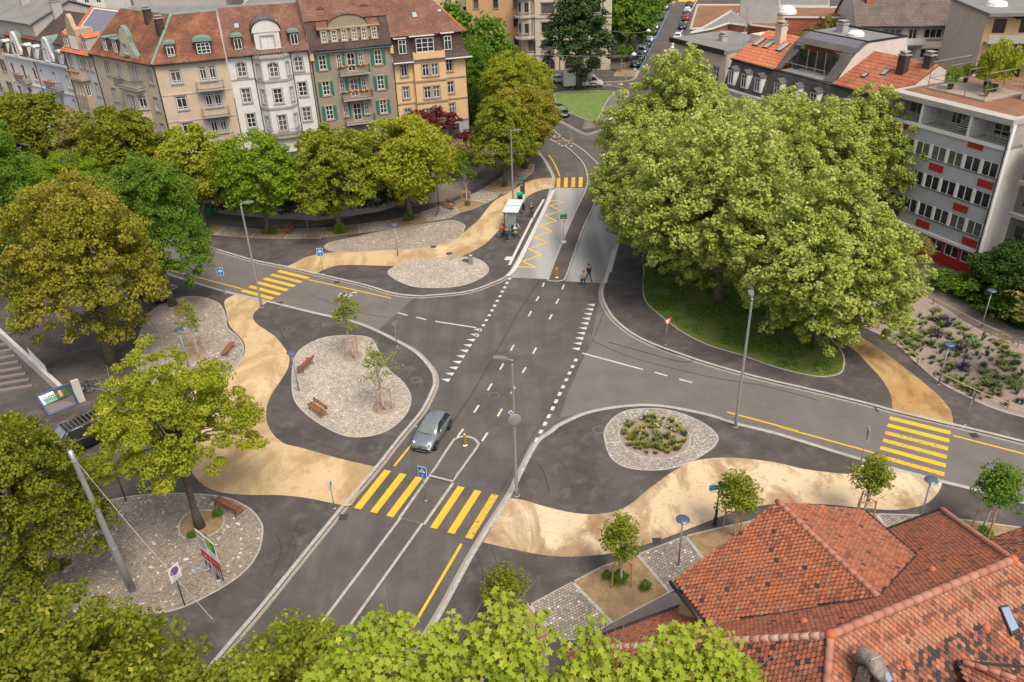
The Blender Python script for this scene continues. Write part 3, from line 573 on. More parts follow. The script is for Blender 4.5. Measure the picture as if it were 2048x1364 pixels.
def crown_points(rx, rz, nclump, per, cr, seed, shape='round', flat=.6, inner=.25, lobes=5, thin=0, droop=.35, rnd=.45):
    """clump centres inside an uneven crown; returns leaf centres, normals, tones, clump centres. Crown centre at origin, z up."""
    rg = np.random.default_rng(seed); ph = rg.uniform(0, 6.28, 6); cl = []
    lob = [(rg.normal(size=3)) for _ in range(lobes)]; lob = [l/np.linalg.norm(l) for l in lob]
    while len(cl) < nclump:
        d = rg.normal(size=3); d /= np.linalg.norm(d)
        if d[2] < -.55 and rg.random() < .7: continue
        az = math.atan2(d[1], d[0]); bump = 1 + .10*math.sin(3*az+ph[0]) + .08*math.sin(5*az+ph[1]) + .08*math.sin(2*d[2]*3+ph[2])
        bump += .13*max(0, max(float(d@l) for l in lob)-.75)/.25
        rr = (1-inner*rg.random()**1.6) if rg.random() < .82 else rg.uniform(.25, .8)
        h = d[2]
        if shape == 'cone': wf = 1.0*(1-max(h, -.3)*.45)*(1 if h < .6 else 1-.4*(h-.6)/.4)
        elif shape == 'spread': wf = 1.08 if h < .2 else 1
        elif shape == 'ovoid': wf = .92-.18*h
        else: wf = 1
        p = np.array([d[0]*rx*wf*bump*rr, d[1]*rx*wf*bump*rr, d[2]*rz*rr*bump])
        if shape == 'spread' and p[2] < -.45*rz: p[2] = -.45*rz+rg.normal()*.1*rz
        if thin and rg.random() < thin: continue
        cl.append(p)
    cl = np.array(cl); sz = cr*rg.uniform(.6, 1.35, len(cl)); n = len(cl)*per
    idx = np.repeat(np.arange(len(cl)), per); D = rg.normal(size=(n, 3)); D /= np.linalg.norm(D, axis=1, keepdims=True)
    rad = rg.uniform(.35, 1, n)**.6; D2 = D.copy(); D2[:, 2] *= flat
    # tufts droop towards their outer end
    outw = cl[idx]*[1, 1, 0]; outw /= np.maximum(np.linalg.norm(outw, axis=1, keepdims=True), 1e-6)
    P = cl[idx] + D2*(sz[idx]*rad)[:, None]; along = (D2*outw).sum(1)*sz[idx]; P[:, 2] -= droop*np.abs(along)*(along > 0); P += outw*(along > 0)[:, None]*along[:, None]*.35
    Nn = D*[1, 1, .8] + [0, 0, .9] + rg.normal(size=(n, 3))*rnd
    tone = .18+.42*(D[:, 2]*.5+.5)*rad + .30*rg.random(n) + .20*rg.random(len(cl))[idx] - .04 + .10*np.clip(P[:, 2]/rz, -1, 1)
    return P, Nn, tone, cl
def wood(cl, height, zc, r0, seed, mb=None, nl=26, cleft=.5, bare=1.0):
    """tapered trunk with limbs reaching the clump centres; local origin at the trunk foot"""
    rg = np.random.default_rng(seed+99); mb = MB(); top = zc+height*.15
    lean = rg.normal(size=2)*.25; seg = 7; pts = []
    for i in range(seg+1):
        t = i/seg; z = t*top; pts.append(Vector((lean[0]*t*t*2+.08*math.sin(5*t+seed), lean[1]*t*t*2+.08*math.cos(4*t+seed), z)))
    rad = [r0*(1.35 if i == 0 else 1)*(1-.75*(i/seg)) for i in range(seg+1)]; mb.tube(pts, rad, 10)
    ids = rg.choice(len(cl), min(nl, len(cl)), replace=False)
    for i in ids:
        e = Vector((cl[i][0], cl[i][1], cl[i][2]+zc)); t = np.clip(.45+.35*rg.random()+(e.z-zc)/(height+1e-3)*.5, .4, .95); k = t*seg; a = int(min(k, seg-1)); f0 = pts[a].lerp(pts[a+1], k-a)
        if e.z < f0.z+.1: f0 = pts[int(seg*.5)]
        mid = f0.lerp(e, .5)+Vector((0, 0, .12*(e-f0).length)); r1 = r0*(1-.75*t)*.55
        mb.tube([f0, f0.lerp(mid, .6), mid, e], [r1, r1*.8, r1*.55, r1*.15], 6)
    return mb
PROT = {}
def make_proto(key, rx, rz, zc, r0, nclump, per, cr, leaf, seed, shape='round', flat=.6, inner=.25, lshape='rhomb', nl=26, thin=0, lobes=5, droop=.25, rnd=.75):
    P, Nn, tone, cl = crown_points(rx, rz, nclump, per, cr, seed, shape, flat, inner, lobes, thin, droop, rnd)
    P[:, 2] += zc; keep = P[:, 2] > .4; P, Nn, tone = P[keep], Nn[keep], tone[keep]
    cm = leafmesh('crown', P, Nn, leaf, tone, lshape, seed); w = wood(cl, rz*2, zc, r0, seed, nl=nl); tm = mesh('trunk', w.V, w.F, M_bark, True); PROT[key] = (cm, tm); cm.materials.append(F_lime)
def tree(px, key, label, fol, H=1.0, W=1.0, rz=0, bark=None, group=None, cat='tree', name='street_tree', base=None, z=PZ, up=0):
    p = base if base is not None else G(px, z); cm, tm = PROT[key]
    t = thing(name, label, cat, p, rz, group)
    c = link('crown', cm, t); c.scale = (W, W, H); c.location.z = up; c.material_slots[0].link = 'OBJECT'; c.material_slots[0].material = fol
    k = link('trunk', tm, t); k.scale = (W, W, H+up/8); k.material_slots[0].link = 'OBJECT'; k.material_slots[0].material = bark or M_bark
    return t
# prototypes: unit metres, trunk foot at origin
make_proto('limeA', 3.4, 3.3, 5.4, .26, 290, 98, .60, .125, 11, 'ovoid', .52, lobes=7)
make_proto('limeB', 3.6, 3.0, 5.2, .26, 290, 98, .62, .125, 12, 'round', .52, lobes=7)
make_proto('bigA', 5.2, 5.0, 7.6, .38, 540, 120, .64, .115, 13, 'ovoid', .55, inner=.22, lobes=9)
make_proto('bigB', 5.4, 4.4, 7.2, .36, 540, 120, .64, .115, 14, 'spread', .52, inner=.25, lobes=9)
make_proto('bigC', 5.4, 4.4, 9.6, .36, 250, 190, .74, .115, 24, 'spread', .5, inner=.45, lobes=12, nl=50)
make_proto('plane', 7.0, 6.8, 10.3, .36, 1300, 85, .56, .135, 15, 'round', .9, inner=.5, lshape='tri5', droop=.12, rnd=.95, nl=40, lobes=11)
make_proto('planeB', 6.8, 7.2, 10.5, .36, 1300, 85, .56, .135, 16, 'ovoid', .9, inner=.5, lshape='tri5', droop=.12, rnd=.95, nl=40, lobes=12)
make_proto('oak', 4.2, 9.0, 11.0, .45, 380, 80, .75, .19, 17, 'cone', .7, inner=.3, nl=50)
make_proto('farA', 3.6, 4.2, 6.0, .22, 150, 60, .9, .26, 18, 'ovoid', .6)
make_proto('bush', 1.6, 1.0, .95, .05, 60, 60, .42, .10, 19, 'spread', .6, nl=6)
make_proto('acer', 2.6, 1.7, 2.9, .12, 110, 70, .55, .12, 20, 'spread', .4)
make_proto('youngA', 1.05, 1.75, 4.1, .085, 60, 40, .30, .08, 21, 'cone', .7, inner=.7, nl=30)
make_proto('youngB', 1.0, 1.45, 3.6, .085, 75, 48, .36, .08, 22, 'ovoid', .7, inner=.6, nl=26)
make_proto('youngC', 1.15, 1.8, 4.0, .07, 40, 30, .30, .075, 23, 'cone', .5, inner=.9, nl=34)
# --- the row of limes before the old houses
gL = 'lime trees in a row before the old houses'
tree(X('j',500,455), 'limeA', 'yellow-green street lime left of the bright green one, its trunk beside the green box', F_limeY, 1.28, 1.15, .4, group=gL)
tree(X('a',622,335), 'limeB', 'bright green lime behind the tall lamp post, its trunk left of the brown bench', F_bright, 1.32, 1.12, 1.3, group=gL)
tree(X('a',1185,330), 'limeA', 'olive green lime with ivy on its trunk foot beside the tree strip', F_lime, 1.28, 1.25, 2.0, group=gL)
tree(X('a',1735,225), 'limeB', 'broad yellow-green lime left of the bicycle and the brown bench', F_limeY, 1.36, 1.36, 3.1, group=gL)
tree(X('q',508,450), 'limeA', 'green lime right of the pink shrub, in the soil bed beside the tall lamp post', F_lime, 1.22, 1.05, 4.2, group=gL)
tree(X('q',645,330), 'limeB', 'brownish flowering lime in the last soil bed before the bend', F_orange, 1.25, 1.08, 5.0, group=gL)
tree((1042,285), 'bigA', 'large yellow-green lime standing behind the brownish lime at the bend', F_limeY, .98, .95, 2.2)
tree((945,248), 'bigA', 'tall dark green tree right beside the yellow house', F_green, 1.0, .8, 1.0)
tree((985,215), 'farA', 'mid green tree behind the yellow house corner, below the orange building', F_green, 1.3, 1.1, 2.0)
tree((915,212), 'farA', 'dark green tree half hidden behind the roof of the yellow house', F_green, 1.5, 1.2, 3.0)
tree(X('u',1018,700), 'oak', 'tall dark conical oak standing on the tip of the lawn before the white truck', F_oak, .95, 1.12, .5, name='oak_tree')
gS = 'trees along the far street'
tree((1256,122), 'farA', 'bright green street tree nearest the junction on the left of the far street', F_green, 1.5, 1.15, 0, group=gS)
tree((1283,88), 'farA', 'second green street tree on the left of the far street', F_green, 1.45, 1.1, 1, group=gS)
tree((1302,55), 'farA', 'third green street tree on the left of the far street', F_green, 1.4, 1.1, 2, group=gS)
tree((1310,20), 'farA', 'farthest green street tree on the left of the far street, cut by the frame', F_green, 1.4, 1.1, 3, group=gS)
# --- left hand group
tree((12,585), 'bigA', 'tall mid green tree at the left edge of the photo, trunk on a grass patch', F_green, 1.35, 1.05, .3)
tree((-70,520), 'bigB', 'dark green tree cut by the left edge behind the tall one', F_green, 1.3, 1.1, 1.3)
tree((95,370), 'limeB', 'dark green domed tree before the white house fronts at the far left', F_olive, 1.4, 1.5, 2.3, name='street_tree')
tree((10,330), 'limeB', 'small dark tree at the far left under the white house balconies', F_dark, .9, .9, 2.9)
tree((200,395), 'youngB', 'thin airy tree between the domed dark tree and the green-brown one', F_brown, 2.1, 2.6, .8)
tree((285,430), 'limeA', 'green-brown tree before the beige corner house', F_olive, 1.4, 1.4, 3.9)
tree((150,480), 'bigB', 'mid green spreading tree above the large orange-brown one', F_bright, .80, .92, 4.4)
tree(X('b',1303,265), 'bigA', 'fresh green tree with a leaning trunk beside the parked black car', F_green, 1.12, .84, 5.2)
tree(X('b',845,705), 'bigA', 'very large orange-brown flowering lime above the wide stairs', F_orange, 1.24, .98, .9)
tree(X('e',920,520), 'bigC', 'yellow-green lime in the round tree pit beside the brown bench', F_limeY, .82, .72, 2.4)
tree((95,1195), 'bigA', 'dark olive lime at the left edge beside the black van', F_olive, .95, .78, 3.5)
tree((170,1690), 'bigB', 'dark olive lime filling the bottom left corner', F_olive, .95, .95, 1.7)
tree((545,1760), 'bigB', 'bright olive lime at the bottom edge left of the main road', F_lime, .86, .92, .2)
# --- the big planes
gP = 'large plane trees over the grass'
tree(X('k',745,388), 'plane', 'front plane tree with its pale trunk showing on the grass', F_plane, .98, 1.02, .3, M_barkp, gP, name='plane_tree', up=-.8)
tree((1628,690), 'planeB', 'right hand plane tree hanging over the beige walkway and gravel bed', F_plane, .80, .93, 2.1, M_barkp, gP, name='plane_tree', up=-1.0)
tree((1345,462), 'planeB', 'left rear plane tree overhanging the bus lane', F_plane, .97, 1.03, 3.4, M_barkp, gP, name='plane_tree')
tree((1305,535), 'plane', 'left front plane tree hanging low over the right bus lane', F_plane, .80, .80, 1.1, M_barkp, gP, name='plane_tree', up=-.6)
tree((1560,470), 'plane', 'rear plane tree before the slate mansard roofs', F_plane, .80, .95, 4.6, M_barkp, gP, name='plane_tree')
tree((1700,460), 'planeB', 'rear right plane tree next to the red and grey building', F_plane, .78, .80, 5.6, M_barkp, gP, name='plane_tree')
# --- trees and shrubs near the houses
tree((855,305), 'acer', 'dark red maple before the yellow house', F_red, 1.35, 1.3, .5, name='maple_tree')
tree((935,320), 'acer', 'low dark red maple beside the pink azalea', F_red, .85, .8, 1.5, name='maple_tree')
tree((942,318), 'bush', 'bright pink azalea in flower beside the red maple', F_pink, 1.6, .75, 0, cat='shrub', name='azalea_shrub')
tree((918,345), 'bush', 'pale yellow flowering shrub in front of the pink azalea', F_pale, 2.0, 1.25, 1, cat='shrub', name='flowering_shrub')
tree((925,358), 'acer', 'small green tree in front of the yellow flowering shrub', F_bright, .8, .7, 2)
tree((952,268), 'bush', 'slim dark conifer against the grey ground floor of the yellow house', F_dark, 3.4, .6, 0, cat='shrub', name='conifer')
tree((690,300), 'bush', 'dark climbing shrub on the terrace of the house with green shutters', F_dark, 3.6, 1.6, 2, cat='shrub', name='terrace_shrub')
for (px, k, h, w_, f, lab) in [((1898,578),'bush',.8,1.0,F_green,'low green shrub beside the red ground floor'),((1945,592),'bush',.8,1.1,F_bright,'light green shrub along the footway before the pale gable'),
    ((2000,596),'acer',1.0,.9,F_dark,'dark spreading tree against the pale gable wall'),((2035,605),'acer',1.2,1.2,F_dark,'dark tree at the right edge beside the grey house'),
    ((1990,615),'bush',1.3,1.6,F_green,'green ground shrub behind the small disc lamp'),((2035,640),'bush',1.3,1.5,F_green,'green shrub at the right edge behind the footway'),((2085,655),'acer',1.3,1.3,F_dark,'dark shrub cut by the right edge'),
    ((1812,548),'acer',.9,.6,F_brown,'small olive brown tree before the grey and red facade')]:
    tree(px, k, lab, f, h, w_, px[0]*.37, cat='shrub' if k == 'bush' else 'tree', name='shrub' if k == 'bush' else 'small_tree')
tree((2060,780), 'youngC', 'loose olive green tree at the right edge above the planted gravel', F_brown, 1.55, 2.6, 1.0, name='small_tree')
tree((1016,1262), 'youngB', 'small dark green tree at the bottom right of the main road', F_olive, .85, 1.0, .5, name='young_tree')
# --- young trees with limewashed stems, most with a tripod of stakes
def young(px, key, label, fol, h=1, w=1, stakes=True, z=Z4+.02, rz=.3):
    t = tree(px, key, label, fol, h, w, rz, M_limewash, name='young_tree', z=z, group='young trees with limewashed stems')
    p = t.location
    if stakes:
        s = thing('tree_stakes', 'stakes round the '+label, 'tree stakes', p.copy(), rz+.4, 'wooden stake frames round the young trees')
        P3 = [Vector((.62*math.cos(a), .62*math.sin(a), 0)) for a in (0.3, 2.4, 4.5)]
        for q in P3: mb = MB(); mb.tube([q, q*.92+Vector((0,0,1.75))], .045, 7); mb.build('stake', M_stake, s)
        for i in range(3): a, b = P3[i]*.92, P3[(i+1) % 3]*.92; mb = MB(); mb.tube([a+Vector((0,0,1.6)), b+Vector((0,0,1.6))], .035, 6); mb.build('rail', M_stake, s)
    return t
young((706,714), 'youngA', 'young tree at the upper edge of the bean shaped sett island', F_young, 1.02, 1.0)
young((768,817), 'youngC', 'young sparse tree near the right edge of the bean shaped sett island', F_young, 1.0, 1.15, rz=1.3)
young((397,713), 'youngA', 'young slender tree on the left sett island beside the disc lamp', F_young, .92, .8, rz=2.3)
young(X('f',930,1055), 'youngB', 'young tree in the soil bed right of the main road', F_lime, .95, .95, rz=.9)
young((1465,1072), 'youngB', 'young tree in the soil bed behind the large tiled roof', F_lime, .92, 1.05, rz=1.9)
young((1722,1040), 'youngB', 'young tree behind the ridge of the tiled roof, at the walkway edge', F_lime, .95, .95, rz=2.9)
young(X('x',1215,265), 'youngB', 'young denser green tree at the right behind the tiled roof', F_green, 1.0, 1.1, rz=3.9)
young(X('i',988,830), 'youngC', 'young tree near the bench in the soil bed before the old houses', F_green, 1.0, 1.0, rz=4.9)
young((1243,144), 'youngB', 'young tree in the soil bed at the mouth of the far street', F_green, .95, .9, rz=5.9, z=PZ)
# bare dry sapling beside the bicycles
def simplebranch(px, label):
    t = thing('bare_sapling', label, 'sapling', G(px, Z4)); mb = MB()
    for i in range(14):
        a = random.uniform(0, 6.28); l_ = random.uniform(.6, 1.6); mb.tube([(0,0,.05*i), (.3*l_*math.cos(a), .3*l_*math.sin(a), .5+.05*i), (l_*math.cos(a), l_*math.sin(a), .9+.1*i)], [.02,.012,.004], 5)
    mb.build('branches', mat('dry_wood', (.45,.38,.30), .9), t)
simplebranch((228,795), 'bare branchy sapling behind the parked bicycles')
# --- large-leaved planes right below the camera
def near_plane(label, clumps, foot, fol=F_plane2, seed=5, leaf=.112):
    rg = np.random.default_rng(seed); C = []; Nn = []; T = []; cen = []
    for (px, zt, rad, n) in clumps:
        c0 = np.array(G(px, zt)); cen.append(c0); m_ = int(n*1.3)
        D = rg.normal(size=(m_, 3)); D /= np.linalg.norm(D, axis=1, keepdims=True); rr = rg.uniform(.12, 1, m_)**.5
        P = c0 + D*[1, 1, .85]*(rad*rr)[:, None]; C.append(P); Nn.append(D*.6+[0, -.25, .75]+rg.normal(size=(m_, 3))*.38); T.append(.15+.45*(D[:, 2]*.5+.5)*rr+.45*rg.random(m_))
    C = np.concatenate(C); Nn = np.concatenate(Nn); T = np.concatenate(T); f = Vector((float(np.mean([c_[0] for c_ in cen])), float(np.mean([c_[1] for c_ in cen]))+.5, 0))
    t = thing('plane_tree', label, 'tree', f, 0, 'plane trees directly below the camera')
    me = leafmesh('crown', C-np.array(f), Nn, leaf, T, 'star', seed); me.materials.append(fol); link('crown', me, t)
    mb = MB(); hub = Vector((0, -.6, min(c[2] for c in cen)-3.6)); mb.tube([(0,0,0), hub*.5+Vector((.1,0,0)), hub], [.4,.3,.2], 10)
    for c in cen:
        e = Vector(c)-f; mid = hub.lerp(e, .5)+Vector((0,0,.3)); mb.tube([hub, mid, e], [.10,.05,.012], 6)
        for _ in range(4):
            q = e+Vector(rg.normal(size=3)*.45); mb.tube([mid.lerp(e, .6), q], [.02,.006], 5)
    mb.build('trunk', M_barkp, t, True)
cA = [((1000,1200),19.3,.38,26),((1020,1235),19,.5,50),((985,1262),18.7,.55,70),((1045,1265),18.8,.45,50),((900,1250),18.8,.35,26),((760,1250),18.6,.5,60),((720,1290),18.3,.7,120),((800,1270),18.5,.6,100),((690,1330),18,.7,130),((770,1335),18,.8,190),((850,1320),18.1,.8,190),((925,1300),18.3,.7,140),
      ((1000,1310),18.3,.7,140),((1060,1310),18.3,.5,70),((950,1355),17.6,.8,190),((1040,1355),17.6,.7,150),((860,1375),17.4,.9,230),((750,1385),17.2,.9,230),((660,1380),17.2,.8,170),((880,1280),18.5,.45,45),((1110,1262),18.6,.28,16),((1085,1230),18.9,.25,14),((640,1352),17.8,.4,40)]
near_plane('large-leaved plane crown at the bottom edge with an upright spray over the road kerb', cA, G((860,1520), 0), seed=31)
cB = [((1195,1240),18.6,.25,12),((1170,1270),18.4,.35,30),((1150,1310),18.1,.5,60),((1210,1300),18.2,.45,40),((1180,1350),17.6,.6,90),((1260,1345),17.8,.5,60),((1310,1310),18.2,.5,60),((1350,1290),18.4,.55,80),((1400,1290),18.4,.6,90),((1440,1300),18.3,.6,90),
      ((1300,1350),17.7,.7,130),((1370,1340),17.8,.8,190),((1450,1345),17.8,.7,150),((1500,1350),17.7,.45,50),((1400,1380),17.3,.9,230),((1320,1385),17.2,.8,170),((1240,1390),17.2,.7,120),((1480,1385),17.3,.6,90),((1350,1265),18.6,.3,20),((1120,1370),17.4,.5,60),((1190,1390),17.2,.6,90)]
near_plane('large-leaved plane crown at the bottom edge in front of the tiled roof', cB, G((1330,1560), 0), seed=32)
# --- low plants
def tuft_mesh(seed, n=26, h=.45, r=.22, w=.035):
    rg = np.random.default_rng(seed); C = []; Nn = []; V = []; Fc = []
    for i in range(n):
        a = rg.uniform(0, 6.28); b = rg.uniform(.2, 1)*r; hh = h*rg.uniform(.5, 1); d = Vector((math.cos(a), math.sin(a), 0)); s = Vector((-d.y, d.x, 0))*w
        k = len(V); p0 = d*b*.2; p1 = d*b+Vector((0,0,hh*.7)); p2 = d*(b*1.7)+Vector((0,0,hh)); V += [p0-s, p0+s, p1+s, p1-s, p2]; Fc += [[k,k+1,k+2,k+3], [k+3,k+2,k+4]]
    return V, Fc
def tuft_proto(seed, M, **kw):
    V, Fc = tuft_mesh(seed, **kw); return mesh('leaves', V, Fc, M)
M_tuftG = mat('tuft_green', (.10,.14,.04), .8, col2=(.17,.20,.06), nscale=4); M_tuftY = mat('tuft_yellow', (.30,.25,.05), .8, col2=(.20,.22,.04), nscale=4)
M_tuftP = mat('tuft_purple', (.05,.015,.08), .8, col2=(.09,.03,.12), nscale=4); M_tuftB = mat('tuft_bluegreen', (.07,.11,.07), .8); M_headw = mat('flower_heads', (.55,.53,.28), .8)
tp = [tuft_proto(1, M_tuftG), tuft_proto(2, M_tuftY, h=.42), tuft_proto(3, M_tuftG, n=18, h=.3, r=.25), tuft_proto(4, M_tuftB, n=16, h=.5, r=.18), tuft_proto(5, M_tuftP, n=12, h=.38, r=.3, w=.05), tuft_proto(6, M_tuftG, n=34, h=.28, r=.4, w=.05)]
def plants(poly, n, kinds, label, group, z, smin=.7, smax=1.4, name='perennial_plant', inset=.93):
    c = sum((Vector((p.x, p.y, 0)) for p in poly), Vector())/len(poly); xs = [p.x for p in poly]; ys = [p.y for p in poly]; k = 0; tries = 0
    def inside(x, y):
        r_ = False; j = len(poly)-1
        for i in range(len(poly)):
            if (poly[i].y > y) != (poly[j].y > y) and x < (poly[j].x-poly[i].x)*(y-poly[i].y)/(poly[j].y-poly[i].y)+poly[i].x: r_ = not r_
            j = i
        return r_
    while k < n and tries < n*40:
        tries += 1; x, y = random.uniform(min(xs), max(xs)), random.uniform(min(ys), max(ys)); q = Vector((x, y, 0)); q = c+(q-c)/inset
        if not inside(q.x, q.y): continue
        kd = random.choice(kinds); o = link(name, tp[kd], None, (x, y, z), (0, 0, random.uniform(0, 6.28))); s = random.uniform(smin, smax); o.scale = (s, s, s*random.uniform(.8, 1.2)); props(o, label[kd], 'plant', group[kd]); k += 1
LB = {0:'grassy green perennial growing in the round gravel flower bed', 1:'yellow-green strappy perennial growing in the round gravel flower bed', 2:'short green perennial growing in the round gravel flower bed'}
GB = {0:'green perennials of the round bed', 1:'yellow perennials of the round bed', 2:'short perennials of the round bed'}
ring = GP('f', [(935,235),(950,200),(990,165),(1050,145),(1140,148),(1225,170),(1275,215),(1298,265),(1285,310),(1240,345),(1180,362),(1080,356),(990,325),(945,285)], PZ)
plants(ring, 130, [1,1,0,2,1], LB, GB, PZ+.02, .6, 1.15, inset=.95)
mb = MB()
for i in range(26):
    a = random.uniform(0, 6.28); r_ = random.uniform(0, 1); p = G(X('f', 1120+170*r_*math.cos(a), 235+85*r_*math.sin(a)), PZ)
    o = link('allium_flower', bpy.data.meshes.get('flower_head') or MB().lathe([(0,-.05),(.04,-.035),(.055,0),(.04,.035),(0,.05)], 8).tube([(0,0,-.75),(0,0,-.03)], .008, 5).build('flower_head', M_headw).data, None, p+Vector((0,0,.78)))
    props(o, 'pale round allium flower head standing above the round gravel bed', 'flower', 'allium heads of the round bed')
bpy.data.objects.remove(bpy.data.objects['flower_head']) if 'flower_head' in bpy.data.objects else None
LR = {0:'green grassy tuft in the large planted gravel bed at the right', 2:'short green tuft in the large planted gravel bed at the right', 3:'blue-green upright tuft in the large planted gravel bed at the right', 4:'dark purple iris clump in the large planted gravel bed at the right', 5:'broad low green clump in the large planted gravel bed at the right'}
GR = {0:'green tufts of the gravel bed', 2:'short tufts of the gravel bed', 3:'blue-green tufts of the gravel bed', 4:'purple irises of the gravel bed', 5:'low clumps of the gravel bed'}
bedR = GP('h', [(640,440),(780,590),(900,680),(1050,770),(1200,840),(1387,890),(1387,600),(1300,480),(1100,400),(900,275),(780,300)], PZ)
plants(bedR, 250, [0,2,3,5,2,0,2], LR, GR, PZ+.02, .65, 1.35, inset=.97)
for (x_, y_) in [(905,350),(925,345),(945,352),(960,365),(930,380),(880,425),(895,440),(1005,505),(1020,515),(1035,605),(1050,615),(1030,625),(912,360),(950,378)]:
    o = link('iris_plant', tp[4], None, GX('h', x_, y_, PZ+.02), (0,0,x_)); o.scale = (1.3,1.3,1.5); props(o, LR[4], 'plant', GR[4])
for (x_, y_, c_, w_) in [('a',1190,340,1.5),('a',1720,240,1.1),('a',660,345,.9),('a',590,345,.6),('q',645,325,1.3),('e',1020,465,.7),('e',880,582,.6),('f',925,1050,1.0),('f',855,1025,.6),('f',1065,1085,.7),('i',1000,845,.7),('x',1215,290,1.0),('q',505,455,.4)]:
    pl = {'a1190':'ivy clump at the foot of the olive green lime','a1720':'green clump at the foot of the broad yellow-green lime','a660':'green clump right of the bright green lime trunk','a590':'small weed left of the bright green lime trunk','q645':'green clump at the foot of the brownish lime',
     'e1020':'small green tuft at the right rim of the round tree pit','e880':'small green tuft at the lower rim of the round tree pit','f925':'leafy clump at the stem of the young tree in the dry soil bed','f855':'yellow flowering weed in the dry soil bed','f1065':'lone green weed in the dry soil bed','i1000':'small round shrub at the stem of the young tree near the bench','x1215':'leafy clump at the stem of the young tree behind the tiled roof','q505':'tiny tuft at the foot of the lime beside the bus shelter lamp'}[x_+str(y_)]
    p = GX(x_, y_, c_, Z4+.01); o = link('weed_clump', PROT['bush'][0], None, p); o.scale = (w_*.26, w_*.26, w_*.4); o.material_slots[0].link = 'OBJECT'; o.material_slots[0].material = F_green; props(o, pl, 'plant')
# ivy sleeve up the trunk of the olive lime
# grass blades on the lawn under the planes
def grass_stuff(name, pts, n, h, M, label, z):
    P = cat_spline(pts, True, 4); xs = [p.x for p in P]; ys = [p.y for p in P]; rg = np.random.default_rng(3); V = []; C = []
    Q = np.column_stack([rg.uniform(min(xs), max(xs), n), rg.uniform(min(ys), max(ys), n)]); px = np.array(xs); py = np.array(ys); ins = np.zeros(n, bool); j = len(P)-1
    for i in range(len(P)):
        c_ = ((py[i] > Q[:,1]) != (py[j] > Q[:,1])) & (Q[:,0] < (px[j]-px[i])*(Q[:,1]-py[i])/(py[j]-py[i]+1e-9)+px[i]); ins ^= c_; j = i
    Q = Q[ins]; nv = np.array([mnoise.noise(Vector((q[0]*.5, q[1]*.5, 0))) for q in Q]); Q = Q[nv > -.15]
    C = np.column_stack([Q, np.full(len(Q), z+h*.4)]); Nn = rg.normal(size=(len(Q), 3))*[1,1,.4]+[0,0,.5]; me = leafmesh(name, C, Nn, h, rg.random(len(Q))*.9, 'rhomb', 4); me.materials.append(M)
    o = link(name, me); props(o, label, 'grass', None, 'stuff')
grass_stuff('grass_cover', GP('k', [(345,240),(340,300),(370,390),(450,470),(570,540),(700,600),(880,660),(1050,735),(1200,775),(1330,790),(1410,775),(1435,740),(1430,680),(1400,620),(1340,560)], PZ)+GP('z', [(1560,590),(1450,545),(1350,500),(1290,505)], PZ), 16000, .10, F_green, 'rough green grass growing under the plane trees', PZ+.01)
grass_stuff('grass_cover', GP('y', [(150,800),(330,900),(560,1000),(900,1180),(900,700),(600,700),(400,720),(250,700)], PZ), 9000, .16, F_dark, 'low dark ground cover between the footway and the pale gable', PZ)
# ================================================================ BUILDINGS
def wallm(name, c, c2=None, sc=.6, c3=None): return mat(name, c, .9, col2=c2 or tuple(x*.88 for x in c), nscale=sc, detail=6, col3=c3 or tuple(x*.72 for x in c), n3=1.6, mix3=.35)
W_beige = wallm('plaster_beige', (.56,.44,.33)); W_white = wallm('plaster_white', (.66,.63,.60)); W_green = wallm('plaster_grey_brown', (.30,.245,.185)); W_yel = wallm('plaster_yellow', (.68,.45,.235))
W_ochre = wallm('sandstone_ochre', (.45,.34,.235)); W_bluew = wallm('plaster_blue_white', (.55,.555,.585)); W_cream = wallm('plaster_cream', (.62,.52,.40)); W_stone = wallm('stone_grey', (.38,.345,.32)); W_stoneb = wallm('stone_brown', (.33,.26,.21))
W_grey = wallm('panel_grey_blue', (.47,.485,.515)); W_red = wallm('panel_red', (.42,.025,.018)); W_pale = wallm('plaster_pale_gable', (.60,.54,.48)); W_conc = wallm('render_grey', (.42,.39,.36)); W_orange = wallm('plaster_orange', (.58,.34,.17)); W_base = wallm('plinth_grey', (.40,.385,.375))
M_frame = mat('window_frame_white', (.74,.72,.70), .5); M_frameb = mat('window_frame_brown', (.16,.085,.05), .6); M_dark = mat('dark_metal', (.035,.033,.033), .5, .3); M_gut = mat('gutter_metal', (.05,.045,.042), .45, .6)
M_glass = mat('window_glass', (.018,.022,.025), .08, 0, .8, col2=(.05,.055,.05), nscale=.8); M_glassc = mat('window_glass_curtain', (.14,.135,.12), .15, 0, .7, col2=(.06,.06,.055), nscale=3); M_copper = mat('green_copper', (.14,.235,.18), .7, .1, col2=(.20,.29,.225), nscale=2)
M_shut = mat('green_shutter', (.015,.155,.12), .65); M_rail = mat('railing_metal', (.13,.12,.115), .5, .5); M_railg = mat('railing_light', (.40,.40,.39), .5, .5)
